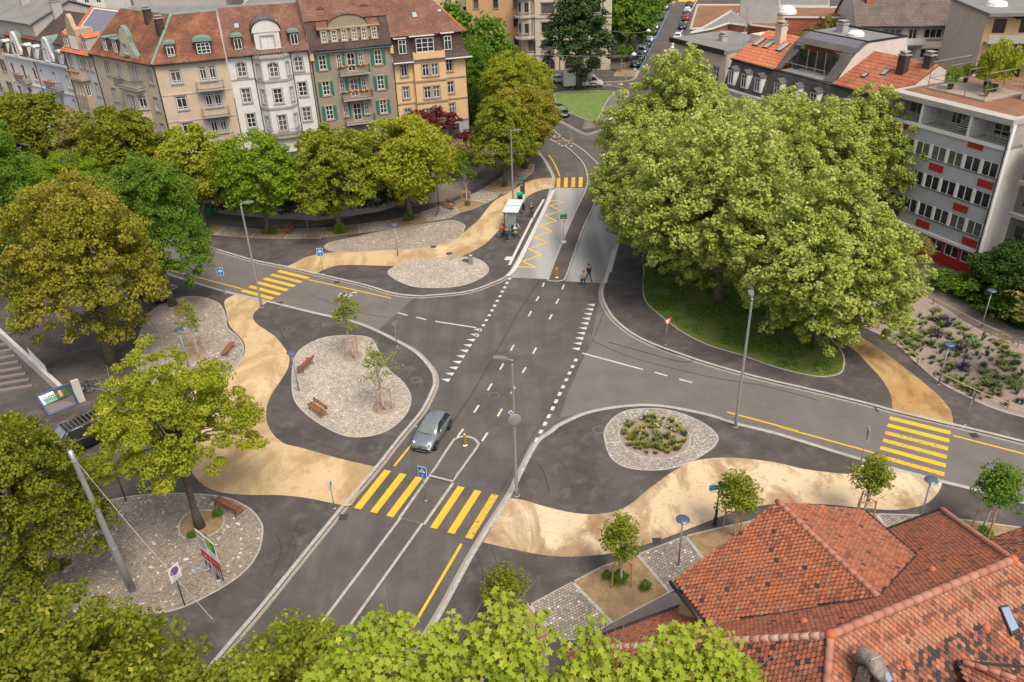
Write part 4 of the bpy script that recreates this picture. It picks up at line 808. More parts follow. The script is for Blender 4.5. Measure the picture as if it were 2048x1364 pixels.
def tiles(name, a, b, c, rowscale=1.0):
    M, N, B, L = newmat(name, .85, .3); v = mapping(N); sx = N.nodes.new('ShaderNodeSeparateXYZ'); tc = N.nodes.new('ShaderNodeTexCoord'); L(tc.outputs['Object'], sx.inputs[0])
    col = ramp(N, noise_(N, v, .45, 6, .65), [(.3, a), (.5, b), (.7, c)]); col = mixc(N, .75, col, ramp(N, noise_(N, v, 3.5, 6, .8), [(.3, (.2,)*3), (.7, (.8,)*3)]), 'OVERLAY')
    w = N.nodes.new('ShaderNodeTexWave'); w.bands_direction = 'Z'; w.inputs['Scale'].default_value = 2.2*rowscale; w.inputs['Distortion'].default_value = .15; L(tc.outputs['Object'], w.inputs['Vector'])
    col = mixc(N, .5, col, ramp(N, w.outputs['Fac'], [(.0, (.22,)*3), (.35, (.55,)*3), (1, (.6,)*3)]), 'OVERLAY'); L(col, B.inputs['Base Color'])
    return M
T_brown = tiles('roof_tiles_brown', (.115,.055,.038), (.165,.08,.055), (.22,.12,.085)); T_rust = tiles('roof_tiles_rust', (.11,.045,.03), (.17,.068,.04), (.30,.125,.065)); T_orange = tiles('roof_tiles_orange', (.40,.12,.055), (.48,.16,.075), (.52,.20,.10), .6)
T_dark = tiles('roof_tiles_dark', (.05,.035,.03), (.075,.05,.042), (.11,.07,.055)); T_slate = tiles('roof_slate', (.075,.068,.065), (.10,.092,.088), (.125,.115,.11), 1.4); T_ored = tiles('roof_tiles_red', (.24,.075,.04), (.33,.11,.06), (.42,.17,.10), .6); T_bback = tiles('roof_tiles_greybrown', (.10,.072,.06), (.135,.10,.085), (.17,.13,.11), .8)
M_sedum = mat('sedum_roof', (.20,.085,.045), .95, col2=(.27,.13,.07), nscale=.7, col3=(.12,.10,.03), n3=2.5, mix3=.6); M_flat = mat('flat_roof', (.17,.165,.16), .9, col2=(.22,.21,.20), nscale=.5); M_panel = mat('solar_panel', (.20,.20,.235), .25, .3, .6, col2=(.235,.22,.25), nscale=1.5)
def Mx(loc, az=0): return Matrix.Translation(Vector(loc)) @ Matrix.Rotation(az, 4, 'Z')
def house(name, label, O, az, cat='building', group=None): return thing(name, label, cat, (O.x, O.y, 0), az, group)
def wall(parent, M, x0, x1, z0, z1, holes=(), y=0, rev=.22, name='wall', T=None):
    xs = sorted({x0, x1}|{h[0] for h in holes}|{h[1] for h in holes}); zs = sorted({z0, z1}|{h[2] for h in holes}|{h[3] for h in holes}); mb = MB()
    for i in range(len(xs)-1):
        for j in range(len(zs)-1):
            a, b, c, d = xs[i], xs[i+1], zs[j], zs[j+1]; cx, cz = (a+b)/2, (c+d)/2
            if a < x0-1e-6 or b > x1+1e-6 or c < z0-1e-6 or d > z1+1e-6: continue
            if any(h[0] < cx < h[1] and h[2] < cz < h[3] for h in holes): continue
            mb.add([(a,y,c),(b,y,c),(b,y,d),(a,y,d)], [[0,1,2,3]])
    for a, b, c, d in holes:
        mb.add([(a,y,c),(b,y,c),(b,y,d),(a,y,d),(a,y+rev,c),(b,y+rev,c),(b,y+rev,d),(a,y+rev,d)], [[0,4,5,1],[1,5,6,2],[2,6,7,3],[3,7,4,0]])
    if T: mb.xform(T)
    return mb.build(name, M, parent, fix=False)
WC = {}
def winmesh(w, h, style, fm, gm, sm, head):
    key = (round(w, 2), round(h, 2), style, fm.name, gm.name, sm.name if sm else '', head)
    if key in WC: return WC[key]
    f = MB(); t = .07; y0, y1 = .08, .15; w2 = w/2
    f.box(-w2, -w2+t, y0, y1, 0, h); f.box(w2-t, w2, y0, y1, 0, h); f.box(-w2+t, w2-t, y0, y1, 0, t); f.box(-w2+t, w2-t, y0, y1, h-t, h)
    ncol = {'two':2,'cross':2,'tri':3,'grid':3,'grid2':2,'arch':2,'arch3':3,'one':1,'muntin':2}[style]
    for i in range(1, ncol): x = -w2+w*i/ncol; f.box(x-.035, x+.035, y0-.01, y1, t, h-t)
    rows = {'two':[], 'cross':[.68], 'tri':[], 'grid':[.33,.66], 'grid2':[.33,.66], 'arch':[.34,.66], 'arch3':[.34,.66], 'one':[], 'muntin':[.18,.82]}[style]
    for r_ in rows: f.box(-w2+t, w2-t, y0+.012, y1-.012, h*r_-.025, h*r_+.025)
    if style == 'muntin':
        for i in (1, 3): x = -w2+w*i/4; f.box(x-.02, x+.02, y0+.02, y1-.02, 0+t, h*.2); f.box(x-.02, x+.02, y0+.02, y1-.02, h*.8, h-t)
    fme = mesh('window', f.V, f.F, fm)
    g = mesh('pane', [(-w2+.03, .13, .03),(w2-.03, .13, .03),(w2-.03, .13, h-.03),(-w2+.03, .13, h-.03)], [[0,1,2,3]], gm)
    sme = None
    if sm:
        s = MB(); q = .16
        if head != 'none':
            s.box(-w2-q, -w2, -.04, .06, -.02, h+.0); s.box(w2, w2+q, -.04, .06, -.02, h+.0)
            if style.startswith('arch'):
                n = 10; R1 = w2; 
                for i in range(n):
                    a0, a1 = PI*i/n, PI*(i+1)/n; zc = h-R1
                    P = [(R1*math.cos(a), zc+R1*math.sin(a)) for a in (a0, a1)]; Q = [((R1+q)*math.cos(a), zc+(R1+q)*math.sin(a)) for a in (a0, a1)]
                    s.add([(P[0][0],-.04,P[0][1]),(Q[0][0],-.04,Q[0][1]),(Q[1][0],-.04,Q[1][1]),(P[1][0],-.04,P[1][1])], [[0,1,2,3]])
                    for sg in (1,):   # spandrel fill back to the rectangular opening
                        am = (a0+a1)/2; cx = R1 if math.cos(am) > 0 else -R1
                        s.add([(P[0][0],-.03,P[0][1]),(P[1][0],-.03,P[1][1]),(cx,-.03,h+.01)], [[0,1,2]])
            else: s.box(-w2-q, w2+q, -.05, .06, h, h+q)
        if head == 'lintel': s.box(-w2-q-.06, w2+q+.06, -.12, .05, h+q, h+q+.1)
        s.box(-w2-q-.04, w2+q+.04, -.13, .10, -.16, 0); sme = mesh('surround', s.V, s.F, sm)
    WC[key] = (fme, g, sme); return WC[key]
def window(parent, x, z, w, h, style='cross', fm=None, sm=None, head='plain', T=None, y=0, gm=None, name='window'):
    if gm is None: gm = M_glass if random.random() < .58 else M_glassc
    fme, g, sme = winmesh(w, h, style, fm or M_frame, gm, sm, head); T = T or Matrix()
    p = T @ Vector((x, y, z)); rz = T.to_euler().z
    o = link(name, fme, parent, p, (0, 0, rz)); link('pane', g, o)
    if sme: link('surround', sme, o)
    return o
def hole(x, z, w, h): return (x-w/2, x+w/2, z, z+h)
def facade(parent, M, x0, x1, z0, z1, wins, T=None, sm=None, fm=None, y=0, head='plain', rev=.22):
    """wins: (x centre, z sill, w, h, style)"""
    wall(parent, M, x0, x1, z0, z1, [hole(*q[:4]) for q in wins], y, rev, T=T)
    for q in wins: window(parent, q[0], q[1], q[2], q[3], q[4], fm, (q[5] if len(q) > 5 else sm), head, T, y)
def boxpart(parent, name, M, b, T=None):
    mb = MB()
    for q in (b if isinstance(b[0], (tuple, list)) else [b]): mb.box(*q)
    if T: mb.xform(T)
    return mb.build(name, M, parent)
def polypart(parent, name, M, polys, T=None, th=0):
    mb = MB()
    for P in polys: mb.add(P, [list(range(len(P)))])
    if T: mb.xform(T)
    o = mb.build(name, M, parent, fix=False)
    if th:
        s = o.modifiers.new('thick', 'SOLIDIFY'); s.thickness = th; s.offset = 1
    return o
def balcony(parent, x0, x1, z, dep=1.0, T=None, M=None, rm=None, flowers=False, hgt=.95, solid=False):
    b = boxpart(parent, 'balcony', M or W_stone, [(x0,x1,-dep,.0,z-.18,z),(x0+.2,x0+.4,-dep*.7,0,z-.5,z-.18),(x1-.4,x1-.2,-dep*.7,0,z-.5,z-.18)], T); mb = MB()
    if solid: mb.box(x0,x1,-dep-.05,-dep,z,z+hgt); mb.box(x0,x0+.05,-dep,0,z,z+hgt); mb.box(x1-.05,x1,-dep,0,z,z+hgt)
    else:
        for zz in (z+hgt, z+.1): mb.box(x0,x1,-dep,-dep+.04,zz-.03,zz+.02); mb.box(x0,x0+.04,-dep,0,zz-.03,zz+.02); mb.box(x1-.04,x1,-dep,0,zz-.03,zz+.02)
        n = int((x1-x0)/.14)
        for i in range(n+1): q = x0+(x1-x0)*i/n; mb.box(q-.012,q+.012,-dep+.008,-dep+.03,z,z+hgt)
        for i in range(1, int(dep/.14)): q = -dep+i*.14; mb.box(x0+.005,x0+.03,q-.012,q+.012,z,z+hgt); mb.box(x1-.03,x1-.005,q-.012,q+.012,z,z+hgt)
    if T: mb.xform(T)
    mb.build('railing', rm or M_rail, b)
    if flowers:
        mb = MB()
        for i in range(16): q = x0+(x1-x0)*(i+.5)/16; mb.lathe([(0,-.12),(.12,-.05),(.15,.08),(0,.2)], 6, (q, -dep-.02, z+hgt+.02), mi=i % 3)
        if T: mb.xform(T)
        mb.build('flower_boxes', [mat('geranium_leaves',(.05,.10,.02),.8), mat('geranium_red',(.45,.05,.03),.8), mat('flowers_orange',(.5,.25,.05),.8)], b)
    return b
def pipe(parent, x, z0, z1, T=None, y=-.08):
    mb = MB(); mb.tube([(x,y,z0),(x,y,z1-.3),(x,y-.15,z1)], .055, 8)
    if T: mb.xform(T)
    mb.build('downpipe', M_gut, parent, True)
def gutter(parent, x0, x1, z, y=-.45, T=None, M=None):
    mb = MB(); mb.tube([(x0,y,z),(x1,y,z)], .09, 8)
    if T: mb.xform(T)
    mb.build('gutter', M or M_gut, parent, True)
def dormer(parent, x, z0, w, h, y0, T=None, roof='arc', wall_=None, rm=None, win='two', dep=2.0, fm=None, wh=None):
    """upright front at local y0, box going back into the roof"""
    wall_ = wall_ or T_dark; rm = rm or M_copper
    d = boxpart(parent, 'dormer', wall_, [(x-w/2,x+w/2,y0,y0+dep,z0,z0+h)], T); mb = MB(); o = .15
    if roof == 'arc':
        n = 8; P = [(x+(w/2+o)*math.cos(PI*i/n), z0+h+.05+.42*w*.6*math.sin(PI*i/n)) for i in range(n+1)]
        V = [(p[0], y0-.25, p[1]) for p in P]+[(p[0], y0+dep, p[1]) for p in P]; mb.add(V, [[i,i+1,n+2+i,n+1+i] for i in range(n)]+[list(range(n+1))])
    elif roof == 'gable':
        V = [(x-w/2-o,y0-.2,z0+h),(x+w/2+o,y0-.2,z0+h),(x,y0-.2,z0+h+w*.38),(x-w/2-o,y0+dep,z0+h),(x+w/2+o,y0+dep,z0+h),(x,y0+dep,z0+h+w*.38)]; mb.add(V, [[0,1,2],[0,2,5,3],[1,4,5,2]])
    elif roof == 'flat': mb.box(x-w/2-o, x+w/2+o, y0-.2, y0+dep, z0+h, z0+h+.12)
    elif roof == 'shed': mb.add([(x-w/2-o,y0-.25,z0+h),(x+w/2+o,y0-.25,z0+h),(x+w/2+o,y0+dep+.8,z0+h+.5),(x-w/2-o,y0+dep+.8,z0+h+.5)], [[0,1,2,3]])
    if T: mb.xform(T)
    mb.build('dormer_roof', rm, d)
    wh = wh or h-.25; sub = window(d, x, z0+.12, w*.78, wh, win, fm, None, 'none', T, y0-.14)
    return d
def chimney(parent, x, y, z0, z1, w=.6, d=.9, T=None, M=None):
    c = boxpart(parent, 'chimney', M or T_dark, [(x-w/2,x+w/2,y-d/2,y+d/2,z0,z1)], T); boxpart(c, 'chimney_cap', W_stone, [(x-w/2-.08,x+w/2+.08,y-d/2-.08,y+d/2+.08,z1,z1+.1)]+[(x-w/2+.05,x-w/2+.15,y+k*d*.35-.05,y+k*d*.35+.05,z1+.1,z1+.35) for k in (-1,0,1)]+[(x-w/2,x+w/2,y-d/2,y+d/2,z1+.35,z1+.4)], T)
def skylight(parent, pts, T=None):
    """a pitched skylight: centre, and slope direction given by dy,dz"""
    (x, y, z, w, l, sl) = pts; c, s = math.cos(sl), math.sin(sl); A = Matrix.Translation((x, y, z)) @ Matrix.Rotation(sl, 4, 'X'); B_ = (T @ A) if T else A
    k = MB(); k.box(-w/2-.08,w/2+.08,-l/2-.08,l/2+.08,0,.10); k.xform(B_); o = k.build('skylight', M_dark, parent); k = MB(); k.box(-w/2,w/2,-l/2,l/2,.10,.115); k.xform(B_); k.build('pane', mat('skylight_glass', (.32,.36,.38), .1, 0, .8), o)
def cornice(parent, x0, x1, z, T=None, M=None, d=.12, h=.18, name='string_course'): boxpart(parent, name, M or W_stone, [(x0,x1,-d,0,z,z+h)], T)

# ---- 1 yellow house
Oy = G((941,290)); Oy.z = 0; Ay = R(16.7); b = house('apartment_house', 'yellow corner house with brown mansard roof and grey shop floor, right end of the row', Oy, Ay)
bayx0, bayx1 = -7.3, -2.95
w_ = [(-8.6,10.45,.85,1.55,'cross'),(-8.6,7.5,.85,1.55,'cross'),(-8.6,4.55,.85,1.55,'cross'),(-2.35+.0,10.55,.85,1.55,'cross'),(-2.35,7.6,.85,1.55,'cross'),(-2.35,4.65,.85,1.55,'cross')]
w_ = [(x, z, w, h, s) for x, z, w, h, s in w_]
facade(b, W_yel, -10.03, 0, 3.9, 12.45, w_, sm=W_stoneb)
facade(b, W_base, -10.03, 0, 0, 3.9, [(-2.3,.9,1.6,2.4,'one'),(-5.4,.9,1.8,2.2,'two'),(-8.4,.2,1.2,2.8,'two')], fm=M_dark)
bp = []
for z0, z1 in ((3.9, 12.9),):
    wl = [(-5.75,10.3,.9,1.55,'cross'),(-4.5,10.3,.9,1.55,'cross'),(-5.75,7.35,.9,1.55,'cross'),(-4.5,7.35,.9,1.55,'cross'),(-5.75,4.4,.9,1.55,'cross'),(-4.5,4.4,.9,1.55,'cross')]
    facade(b, W_yel, bayx0, bayx1, z0, z1, wl, y=-.55, sm=W_stoneb)
    boxpart(b, 'bay_side', W_yel, [(bayx0,bayx0+.02,-.54,0,z0,z1),(bayx1-.02,bayx1,-.54,0,z0,z1)])
for zz in (3.75, 6.75, 9.6, 12.15): boxpart(b, 'string_course', W_stoneb, [(bayx0-.08,bayx1+.08,-.68,-.45,zz,zz+.22),(-10.0,bayx0,-.1,0,zz,zz+.18),(bayx1,0.05,-.1,0,zz,zz+.18)])
boxpart(b, 'parapet', W_yel, [(bayx0,bayx1,-.55,-.35,12.9,13.4),(bayx0,bayx0+.2,-.35,.4,12.9,13.4),(bayx1-.2,bayx1,-.35,.4,12.9,13.4)])
T2 = Mx((0,0,0), R(90)); facade(b, W_yel, 0, 11, 3.9, 12.45, [(2.5,10.5,.9,1.5,'cross'),(6,10.5,.9,1.5,'cross'),(2.5,7.5,.9,1.5,'cross'),(6,7.5,.9,1.5,'cross')], T=T2, sm=W_stoneb); wall(b, W_base, 0, 11, 0, 3.9, T=T2)
pr = [(-.75,12.35),(-.2,12.9),(.15,13.8),(.3,15.55)]     # flared lower mansard, (y,z)
mb = MB(); L_ = []
for (ya, za), (yb, zb) in zip(pr[:-1], pr[1:]):
    L_.append([(-10.03,ya,za),(-ya+.0,ya,za),(-yb,yb,zb),(-10.03,yb,zb)]); L_.append([(-ya,ya,za),(-ya,11-ya,za),(-yb,11-yb,zb),(-yb,yb,zb)])
polypart(b, 'roof', T_dark, L_)
polypart(b, 'roof', T_brown, [[(-10.03,-.1,15.5),(.1,-.1,15.5),(-4.2,5.5,20.4),(-10.03,5.5,20.4)],[(.1,-.1,15.5),(.1,11,15.5),(-4.2,5.5,20.4)],[(.1,11,15.5),(-10.03,11,15.5),(-10.03,5.5,20.4),(-4.2,5.5,20.4)]], th=.12)
boxpart(b, 'eave_board', M_frame, [(-10.03,bayx0,-.85,-.6,12.28,12.4),(bayx1,.75,-.85,-.6,12.28,12.4),(-9.7,-8.0,-.3,.1,15.3,15.42),(-7.6,-4.2,-.3,.1,15.4,15.52),(-3.3,-1.5,-.3,.1,15.5,15.62)])
for x, w in ((-8.55,1.3),(-2.35,1.3)): dormer(b, x, 13.25, w, 2.1, -.05, roof='flat', rm=T_dark, wall_=T_dark, win='cross', dep=.8, wh=1.75)
dormer(b, -5.5, 13.25, 3.1, 2.1, -.05, roof='flat', rm=T_dark, wall_=T_dark, win='grid', dep=.8, wh=1.75)
mb = MB(); mb.tube([(.15,-.15,15.6),(-4.2,5.5,20.5)], .12, 8); mb.tube([(-4.2,5.5,20.5),(-10,5.5,20.5)], .12, 8); mb.build('ridge_tiles', T_orange, b)
skylight(b, (-6.1,2.3,17.7,.6,.8,R(41))); skylight(b, (-2.6,2.6,17.95,.5,.4,R(41))); pipe(b, -9.95, 0, 12.2); pipe(b, .02, 0, 12.2)

# ---- 2 grey-brown house with green shutters
Og = Vector((-14.565,113.04,0)); Ag = R(18.2); b = house('apartment_house', 'grey-brown house with green shutters and flower balconies left of the yellow house', Og, Ag)
wl = []
for z in (12.35, 9.1, 5.9): wl += [(-9.15,z,.9,1.75,'grid2'),(-1.87,z,.9,1.75,'grid2'),(-7.0,z+.12,.55,1.6,'grid2'),(-4.15,z+.12,.55,1.6,'grid2'),(-5.45,z-.55,1.0,2.3,'arch')]
wl += [(-8.5,1,1.2,1.8,'grid2'),(-2,1,1.2,1.8,'grid2')]
facade(b, W_green, -10.68, 0, 0, 14.6, wl, sm=W_ochre, head='plain')
sh = MB()
for z in (12.3, 9.05, 5.85):
    for x in (-9.9,-8.4,-2.62,-1.12,-6.45,-4.7):
        wv = .42 if x not in (-6.45,-4.7) else .3; s = MB(); s.box(x-wv/2,x+wv/2,-.1,-.03,z,z+1.8)
        for i in range(9): s.box(x-wv/2+.05,x+wv/2-.05,-.115,-.1,z+.1+i*.185,z+.2+i*.185)
        s.build('shutter', M_shut, b)
for z, fl in ((11.75,True),(8.5,True),(5.3,False)): balcony(b, -7.25, -3.3, z-.45+.35, 1.1, flowers=fl, rm=M_rail)
boxpart(b, 'eave_board', mat('eave_teal',(.16,.30,.31),.6), [(-10.1,0,-.5,-.32,14.5,14.72)]); gutter(b, -10.1, 0, 14.75, -.55)
polypart(b, 'roof', T_dark, [[(-10.68,-.5,14.7),(0,-.5,14.7),(0,1.3,18.15),(-10.68,1.3,18.15)]], th=.1)
polypart(b, 'roof', T_brown, [[(-10.68,1.1,18.1),(0,1.1,18.1),(0,6.2,21.9),(-10.68,6.2,21.9)],[(-10.68,6.2,21.9),(0,6.2,21.9),(0,11,15),(-10.68,11,15)]], th=.12)
polypart(b, 'party_wall', W_conc, [[(-10.68,.02,0),(-10.68,11,0),(-10.68,11,15),(-10.68,6.2,21.9),(-10.68,1.2,18.1),(-10.68,0,14.7)],[(0,.02,0),(0,11,0),(0,11,15),(0,6.2,21.9),(0,1.2,18.1),(0,0,14.7)]])
# wide dormer with six windows and a round pediment
dm = boxpart(b, 'dormer', W_green, [(-9.0,-1.6,.0,3.5,15.45,17.25)])
for i in range(6): window(dm, -8.55+i*1.3, 15.75, .55, 1.25, 'grid2', None, W_ochre, 'plain', None, -.14)
n = 14; P = [(-5.35+2.6*math.cos(PI*i/n), 17.35+1.45*math.sin(PI*i/n)) for i in range(n+1)]
pm = MB(); pm.add([(x,-.05,z) for x, z in P], [list(range(n+1))]); pm.build('pediment', W_green, dm); pm = MB(); pm.add([(x,-.2,z+.08) for x, z in P]+[(x,3.8,z+.08) for x, z in P], [[i,i+1,n+2+i,n+1+i] for i in range(n)]); pm.build('pediment_roof', T_brown, dm)
polypart(dm, 'dormer_roof', T_brown, [[(-9.4,-.3,17.25),(-7.9,-.3,17.3),(-7.9,2.2,18.6),(-9.0,2.2,18.6)],[(-2.8,-.3,17.3),(-1.2,-.3,17.25),(-1.6,2.2,18.6),(-2.8,2.2,18.6)]])
boxpart(dm, 'dormer_cornice', W_ochre, [(-9.3,-1.3,-.25,.05,17.2,17.4)])
for x in (-8.2,-2.6): dormer(b, x, 19.0, .8, .35, 2.6, roof='gable', rm=T_brown, wall_=T_brown, win='two', dep=1.5, wh=.25)
pipe(b, -10.5, 0, 14.5); boxpart(b, 'rainwater_head', W_yel, [(-10.65,-10.2,-.35,-.02,13.6,14.6),(-.2,.2,-.35,-.02,13.6,14.6)])

# ---- 3 white house with bay
Ow = Vector((-24.727,109.698,0)); Aw = R(17.1); b = house('apartment_house', 'white house with a polygonal bay, roof terrace and arched windows', Ow, Aw)
wl = [(-8.6,12.45,1.05,1.75,'arch'),(-1.5,12.5,1.05,1.75,'arch'),(-8.6,9.2,1.05,1.75,'grid2'),(-1.45,9.3,1.05,1.75,'grid2'),(-8.6,6.0,1.05,1.75,'grid2'),(-1.45,6.05,1.05,1.75,'grid2'),(-8.6,1.5,1.2,1.8,'grid2'),(-1.5,1.5,1.2,1.8,'grid2')]
facade(b, W_white, -10.1, 0, 0, 14.95, wl, sm=W_stone)
bx0, bx1, bc0, bc1, by = -7.0, -2.5, -6.1, -3.4, -1.1
mb = MB(); Pb = [(bx0,0),(bc0,by),(bc1,by),(bx1,0)]
bayw = [(-4.75,12.25,1.05,1.75,'arch'),(-4.75,8.95,1.05,1.8,'grid2'),(-4.75,5.4,1.05,2.0,'grid2')]
facade(b, W_white, bc0, bc1, 2.5, 14.7, bayw, y=by, sm=W_stone)
import_len = math.hypot(bc0-bx0, by); a1 = math.atan2(by, bc0-bx0); a2 = math.atan2(-by, bx1-bc1)
facade(b, W_white, 0, import_len, 2.5, 14.7, [(import_len/2,12.3,.5,1.6,'arch'),(import_len/2,9.0,.55,1.7,'grid2'),(import_len/2,5.6,.55,1.7,'grid2')], T=Mx((bx0,0,0), a1), sm=W_stone)
facade(b, W_white, 0, import_len, 2.5, 14.7, [(import_len/2,12.3,.5,1.6,'arch'),(import_len/2,9.0,.55,1.7,'grid2'),(import_len/2,5.6,.55,1.7,'grid2')], T=Mx((bc1,by,0), a2), sm=W_stone)
for zz, o in ((14.55,.25),(11.65,.12),(8.2,.12),(4.9,.2)):
    mb = MB(); q = [(bx0-o,0),(bc0-o*.4,by-o),(bc1+o*.4,by-o),(bx1+o,0)]; mb.prism(q, zz, zz+.28); mb.build('bay_cornice', W_stone, b)
mb = MB(); q = [(bx0-.1,0),(bc0-.05,by-.12),(bc1+.05,by-.12),(bx1+.1,0)]
for (xa, ya), (xb, yb) in zip(q[:-1], q[1:]):
    for k in range(9): t = k/8; mb.tube([(xa+(xb-xa)*t, ya+(yb-ya)*t, 14.83), (xa+(xb-xa)*t, ya+(yb-ya)*t, 15.7)], .03, 5)
    mb.tube([(xa,ya,15.72),(xb,yb,15.72)], .05, 6)
mb.build('railing', M_railg, b); balcony(b, -6.6, -2.9, 4.7, 1.7, rm=M_railg)
gd = boxpart(b, 'dormer', W_white, [(-6.4,-3.3,.1,3.2,14.95,17.5)]); window(gd, -4.85, 15.2, 1.5, 1.85, 'grid', None, W_stone, 'plain', None, 0.0)
n = 12; P = [(-4.85+1.75*math.cos(PI*i/n), 17.5+1.45*math.sin(PI*i/n)) for i in range(n+1)]; mb = MB(); mb.add([(x,.02,z) for x, z in P], [list(range(n+1))]); mb.build('pediment', W_white, gd)
mb = MB(); mb.add([(x*1.0+(x+4.85)*.08,-.15,z+.1) for x, z in P]+[(x+(x+4.85)*.08,4.2,z+.1) for x, z in P], [[i,i+1,n+2+i,n+1+i] for i in range(n)]); mb.build('dormer_roof', T_slate, gd)
for x in (-8.45,-1.55): dormer(b, x, 15.6, 1.15, 1.55, .2, roof='arc', wall_=T_dark, win='two', dep=1.8)
polypart(b, 'roof', T_brown, [[(-10.1,-.45,14.95),(0,-.45,14.95),(0,5.5,19.9),(-10.1,5.5,19.9)],[(-10.1,5.5,19.9),(0,5.5,19.9),(0,11.3,14.95),(-10.1,11.3,14.95)]], th=.12); gutter(b, -10.1, -7.1, 14.95); gutter(b, -2.4, 0, 14.95)
boxpart(b, 'string_course', W_stone, [(-10.1,-7.05,-.08,0,12.05,12.2),(-2.45,0,-.08,0,12.05,12.2)])
for x, y in ((-8.2,3.2),(-3.4,3.3)): skylight(b, (x,y,15.0+ (y+.45)*.832,.55,.7,R(39.8)))
pipe(b, -7.15, 0, 14.8); pipe(b, -2.35, 0, 14.8); pipe(b, -.1, 0, 14.8)

# ---- 4 beige corner house with two street fronts
Ob = Vector((-34.512,106.687,0)); Ab = R(18.9); b = house('apartment_house', 'beige corner house with rust tiled roof and green copper hip at the bend', Ob, Ab)
wl = []
for z in (12.45, 9.2, 5.85): wl += [(-6.25,z,1.15,1.65,'muntin'),(-3.02,z-.1,.72,1.75,'muntin'),(-1.9,z-.1,.72,1.75,'muntin')]
wl += [(-6.2,1.6,1.2,1.8,'muntin'),(-2.4,1.6,1.2,1.8,'muntin')]
facade(b, W_beige, -8.42, 0, 0, 14.85, wl, sm=W_stone, head='lintel')
for z in (11.5, 8.2, 4.9): balcony(b, -4.1, -.85, z, 1.1)
for zz in (14.3, 11.05, 7.75, 4.4): boxpart(b, 'string_course', W_beige, [(-8.42,0,-.06,0,zz,zz+.14)])
rel = R(-38.8)-Ab; TL = Mx((-8.42,0,0), rel)     # second front turns away to the left
wl = []
for z in (12.45, 9.1, 5.8): wl += [(-1.6,z,.85,1.65,'cross'),(-8.65,z,.7,1.5,'cross'),(-11.7,z,.9,1.65,'cross')]
wl += [(-5.9,12.6,.6,1.6,'two'),(-5.2,12.6,.6,1.6,'two'),(-4.4,12.6,.6,1.6,'two')]
facade(b, W_beige, -14.98, 0, 0, 14.85, wl, T=TL, sm=W_stone)
wl = [(-6.6,9.1,.5,1.55,'two'),(-5.9,9.1,.5,1.55,'two'),(-5.2,9.1,.5,1.55,'two'),(-6.6,5.8,.5,1.55,'two'),(-5.9,5.8,.5,1.55,'two'),(-5.2,5.8,.5,1.55,'two')]
facade(b, W_beige, -7.5, -4.6, 2, 11.6, wl, T=TL, y=-.9, sm=W_stone)
facade(b, W_beige, 0, 1.4, 2, 11.6, [(.7,9.1,.9,1.6,'muntin'),(.7,5.8,.9,1.6,'muntin')], T=TL @ Mx((-4.6,-.9,0), R(40)), sm=W_stone)
facade(b, W_beige, -1.4, 0, 2, 11.6, [(-.7,9.1,.8,1.6,'two'),(-.7,5.8,.8,1.6,'two')], T=TL @ Mx((-7.5,-.9,0), R(-40)), sm=W_stone)
balcony(b, -8.7, -3.4, 11.65, 1.2, T=TL)
# shaped gable
prof = [(-7.6,14.7),(-7.45,15.5),(-6.9,16.2),(-6.5,17.0),(-6.45,17.8),(-6.1,18.6),(-5.4,19.0),(-4.7,18.6),(-4.35,17.8),(-4.3,17.0),(-3.9,16.2),(-3.35,15.5),(-3.2,14.7)]
mb = MB(); n = len(prof); mb.add([(x,-.1,z) for x, z in prof]+[(x,.35,z) for x, z in prof], [list(range(n)), list(range(n, 2*n))[::-1]]+[[i,i+1,n+i+1,n+i] for i in range(n-1)]); mb.xform(TL); gb = mb.build('gable', W_beige, b)
mb = MB(); mb.add([(x,-.16,z+.06) for x, z in prof]+[(x,.45,z+.06) for x, z in prof], [[i,i+1,n+i+1,n+i] for i in range(n-1)]); mb.xform(TL); mb.build('gable_coping', M_copper, gb); window(gb, -5.4, 15.75, .95, 1.15, 'two', None, W_stone, 'plain', TL, -.28)
polypart(b, 'roof', T_rust, [[(-7.0,.4,14.9),(-3.8,.4,14.9),(-3.8,4,17.6),(-7.0,4,17.6)]], TL)
ph = R((18.9+38.8)/2)   # hip geometry: inner ridge point on the bisector
di = Vector((-8.42,0,0)); bis = Vector((math.sin(rel/2)*-1, math.cos(rel/2), 0)); hp = di+bis*(5.5/math.cos(rel/2)); hp.z = 19.6
eo = di-bis*(.45/math.cos(rel/2)); eo.z = 14.85; hb = di+bis*(11/math.cos(rel/2)); hb.z = 14.9
L0 = TL @ Vector((-14.98,-.45,14.85)); L1 = TL @ Vector((-14.98,5.5,19.6)); L2 = TL @ Vector((-14.98,11,14.9))
polypart(b, 'roof', T_rust, [[eo,(0,-.45,14.85),(0,5.5,19.6),hp],[hp,(0,5.5,19.6),(0,11,14.9),hb],[L0,eo,hp,L1],[L1,hp,hb,L2]], th=.12)
mb = MB(); mb.tube([eo+Vector((0,0,.12)), hp+Vector((0,0,.12))], .17, 8); mb.tube([hp+Vector((0,0,.1)), (0,5.5,19.75)], .14, 8); mb.tube([hp+Vector((0,0,.1)), L1+Vector((0,0,.1))], .12, 8); mb.build('hip_flashing', M_copper, b)
gutter(b, -8.4, 0, 14.85); gutter(b, -14.98, 0.1, 14.85, T=TL); pipe(b, -.1, 0, 14.7, T=TL); pipe(b, -14.9, 0, 14.7, T=TL)
dormer(b, -6.2, 15.5, 1.1, 1.5, .2, roof='arc', win='muntin', dep=1.8); dormer(b, -2.35, 15.5, 2.0, 1.5, .2, roof='arc', win='grid', dep=1.8)
for x in (-8.7,-11.2): dormer(b, x, 15.4, 1.1, 1.7, .2, T=TL, roof='flat', win='cross', dep=1.8)
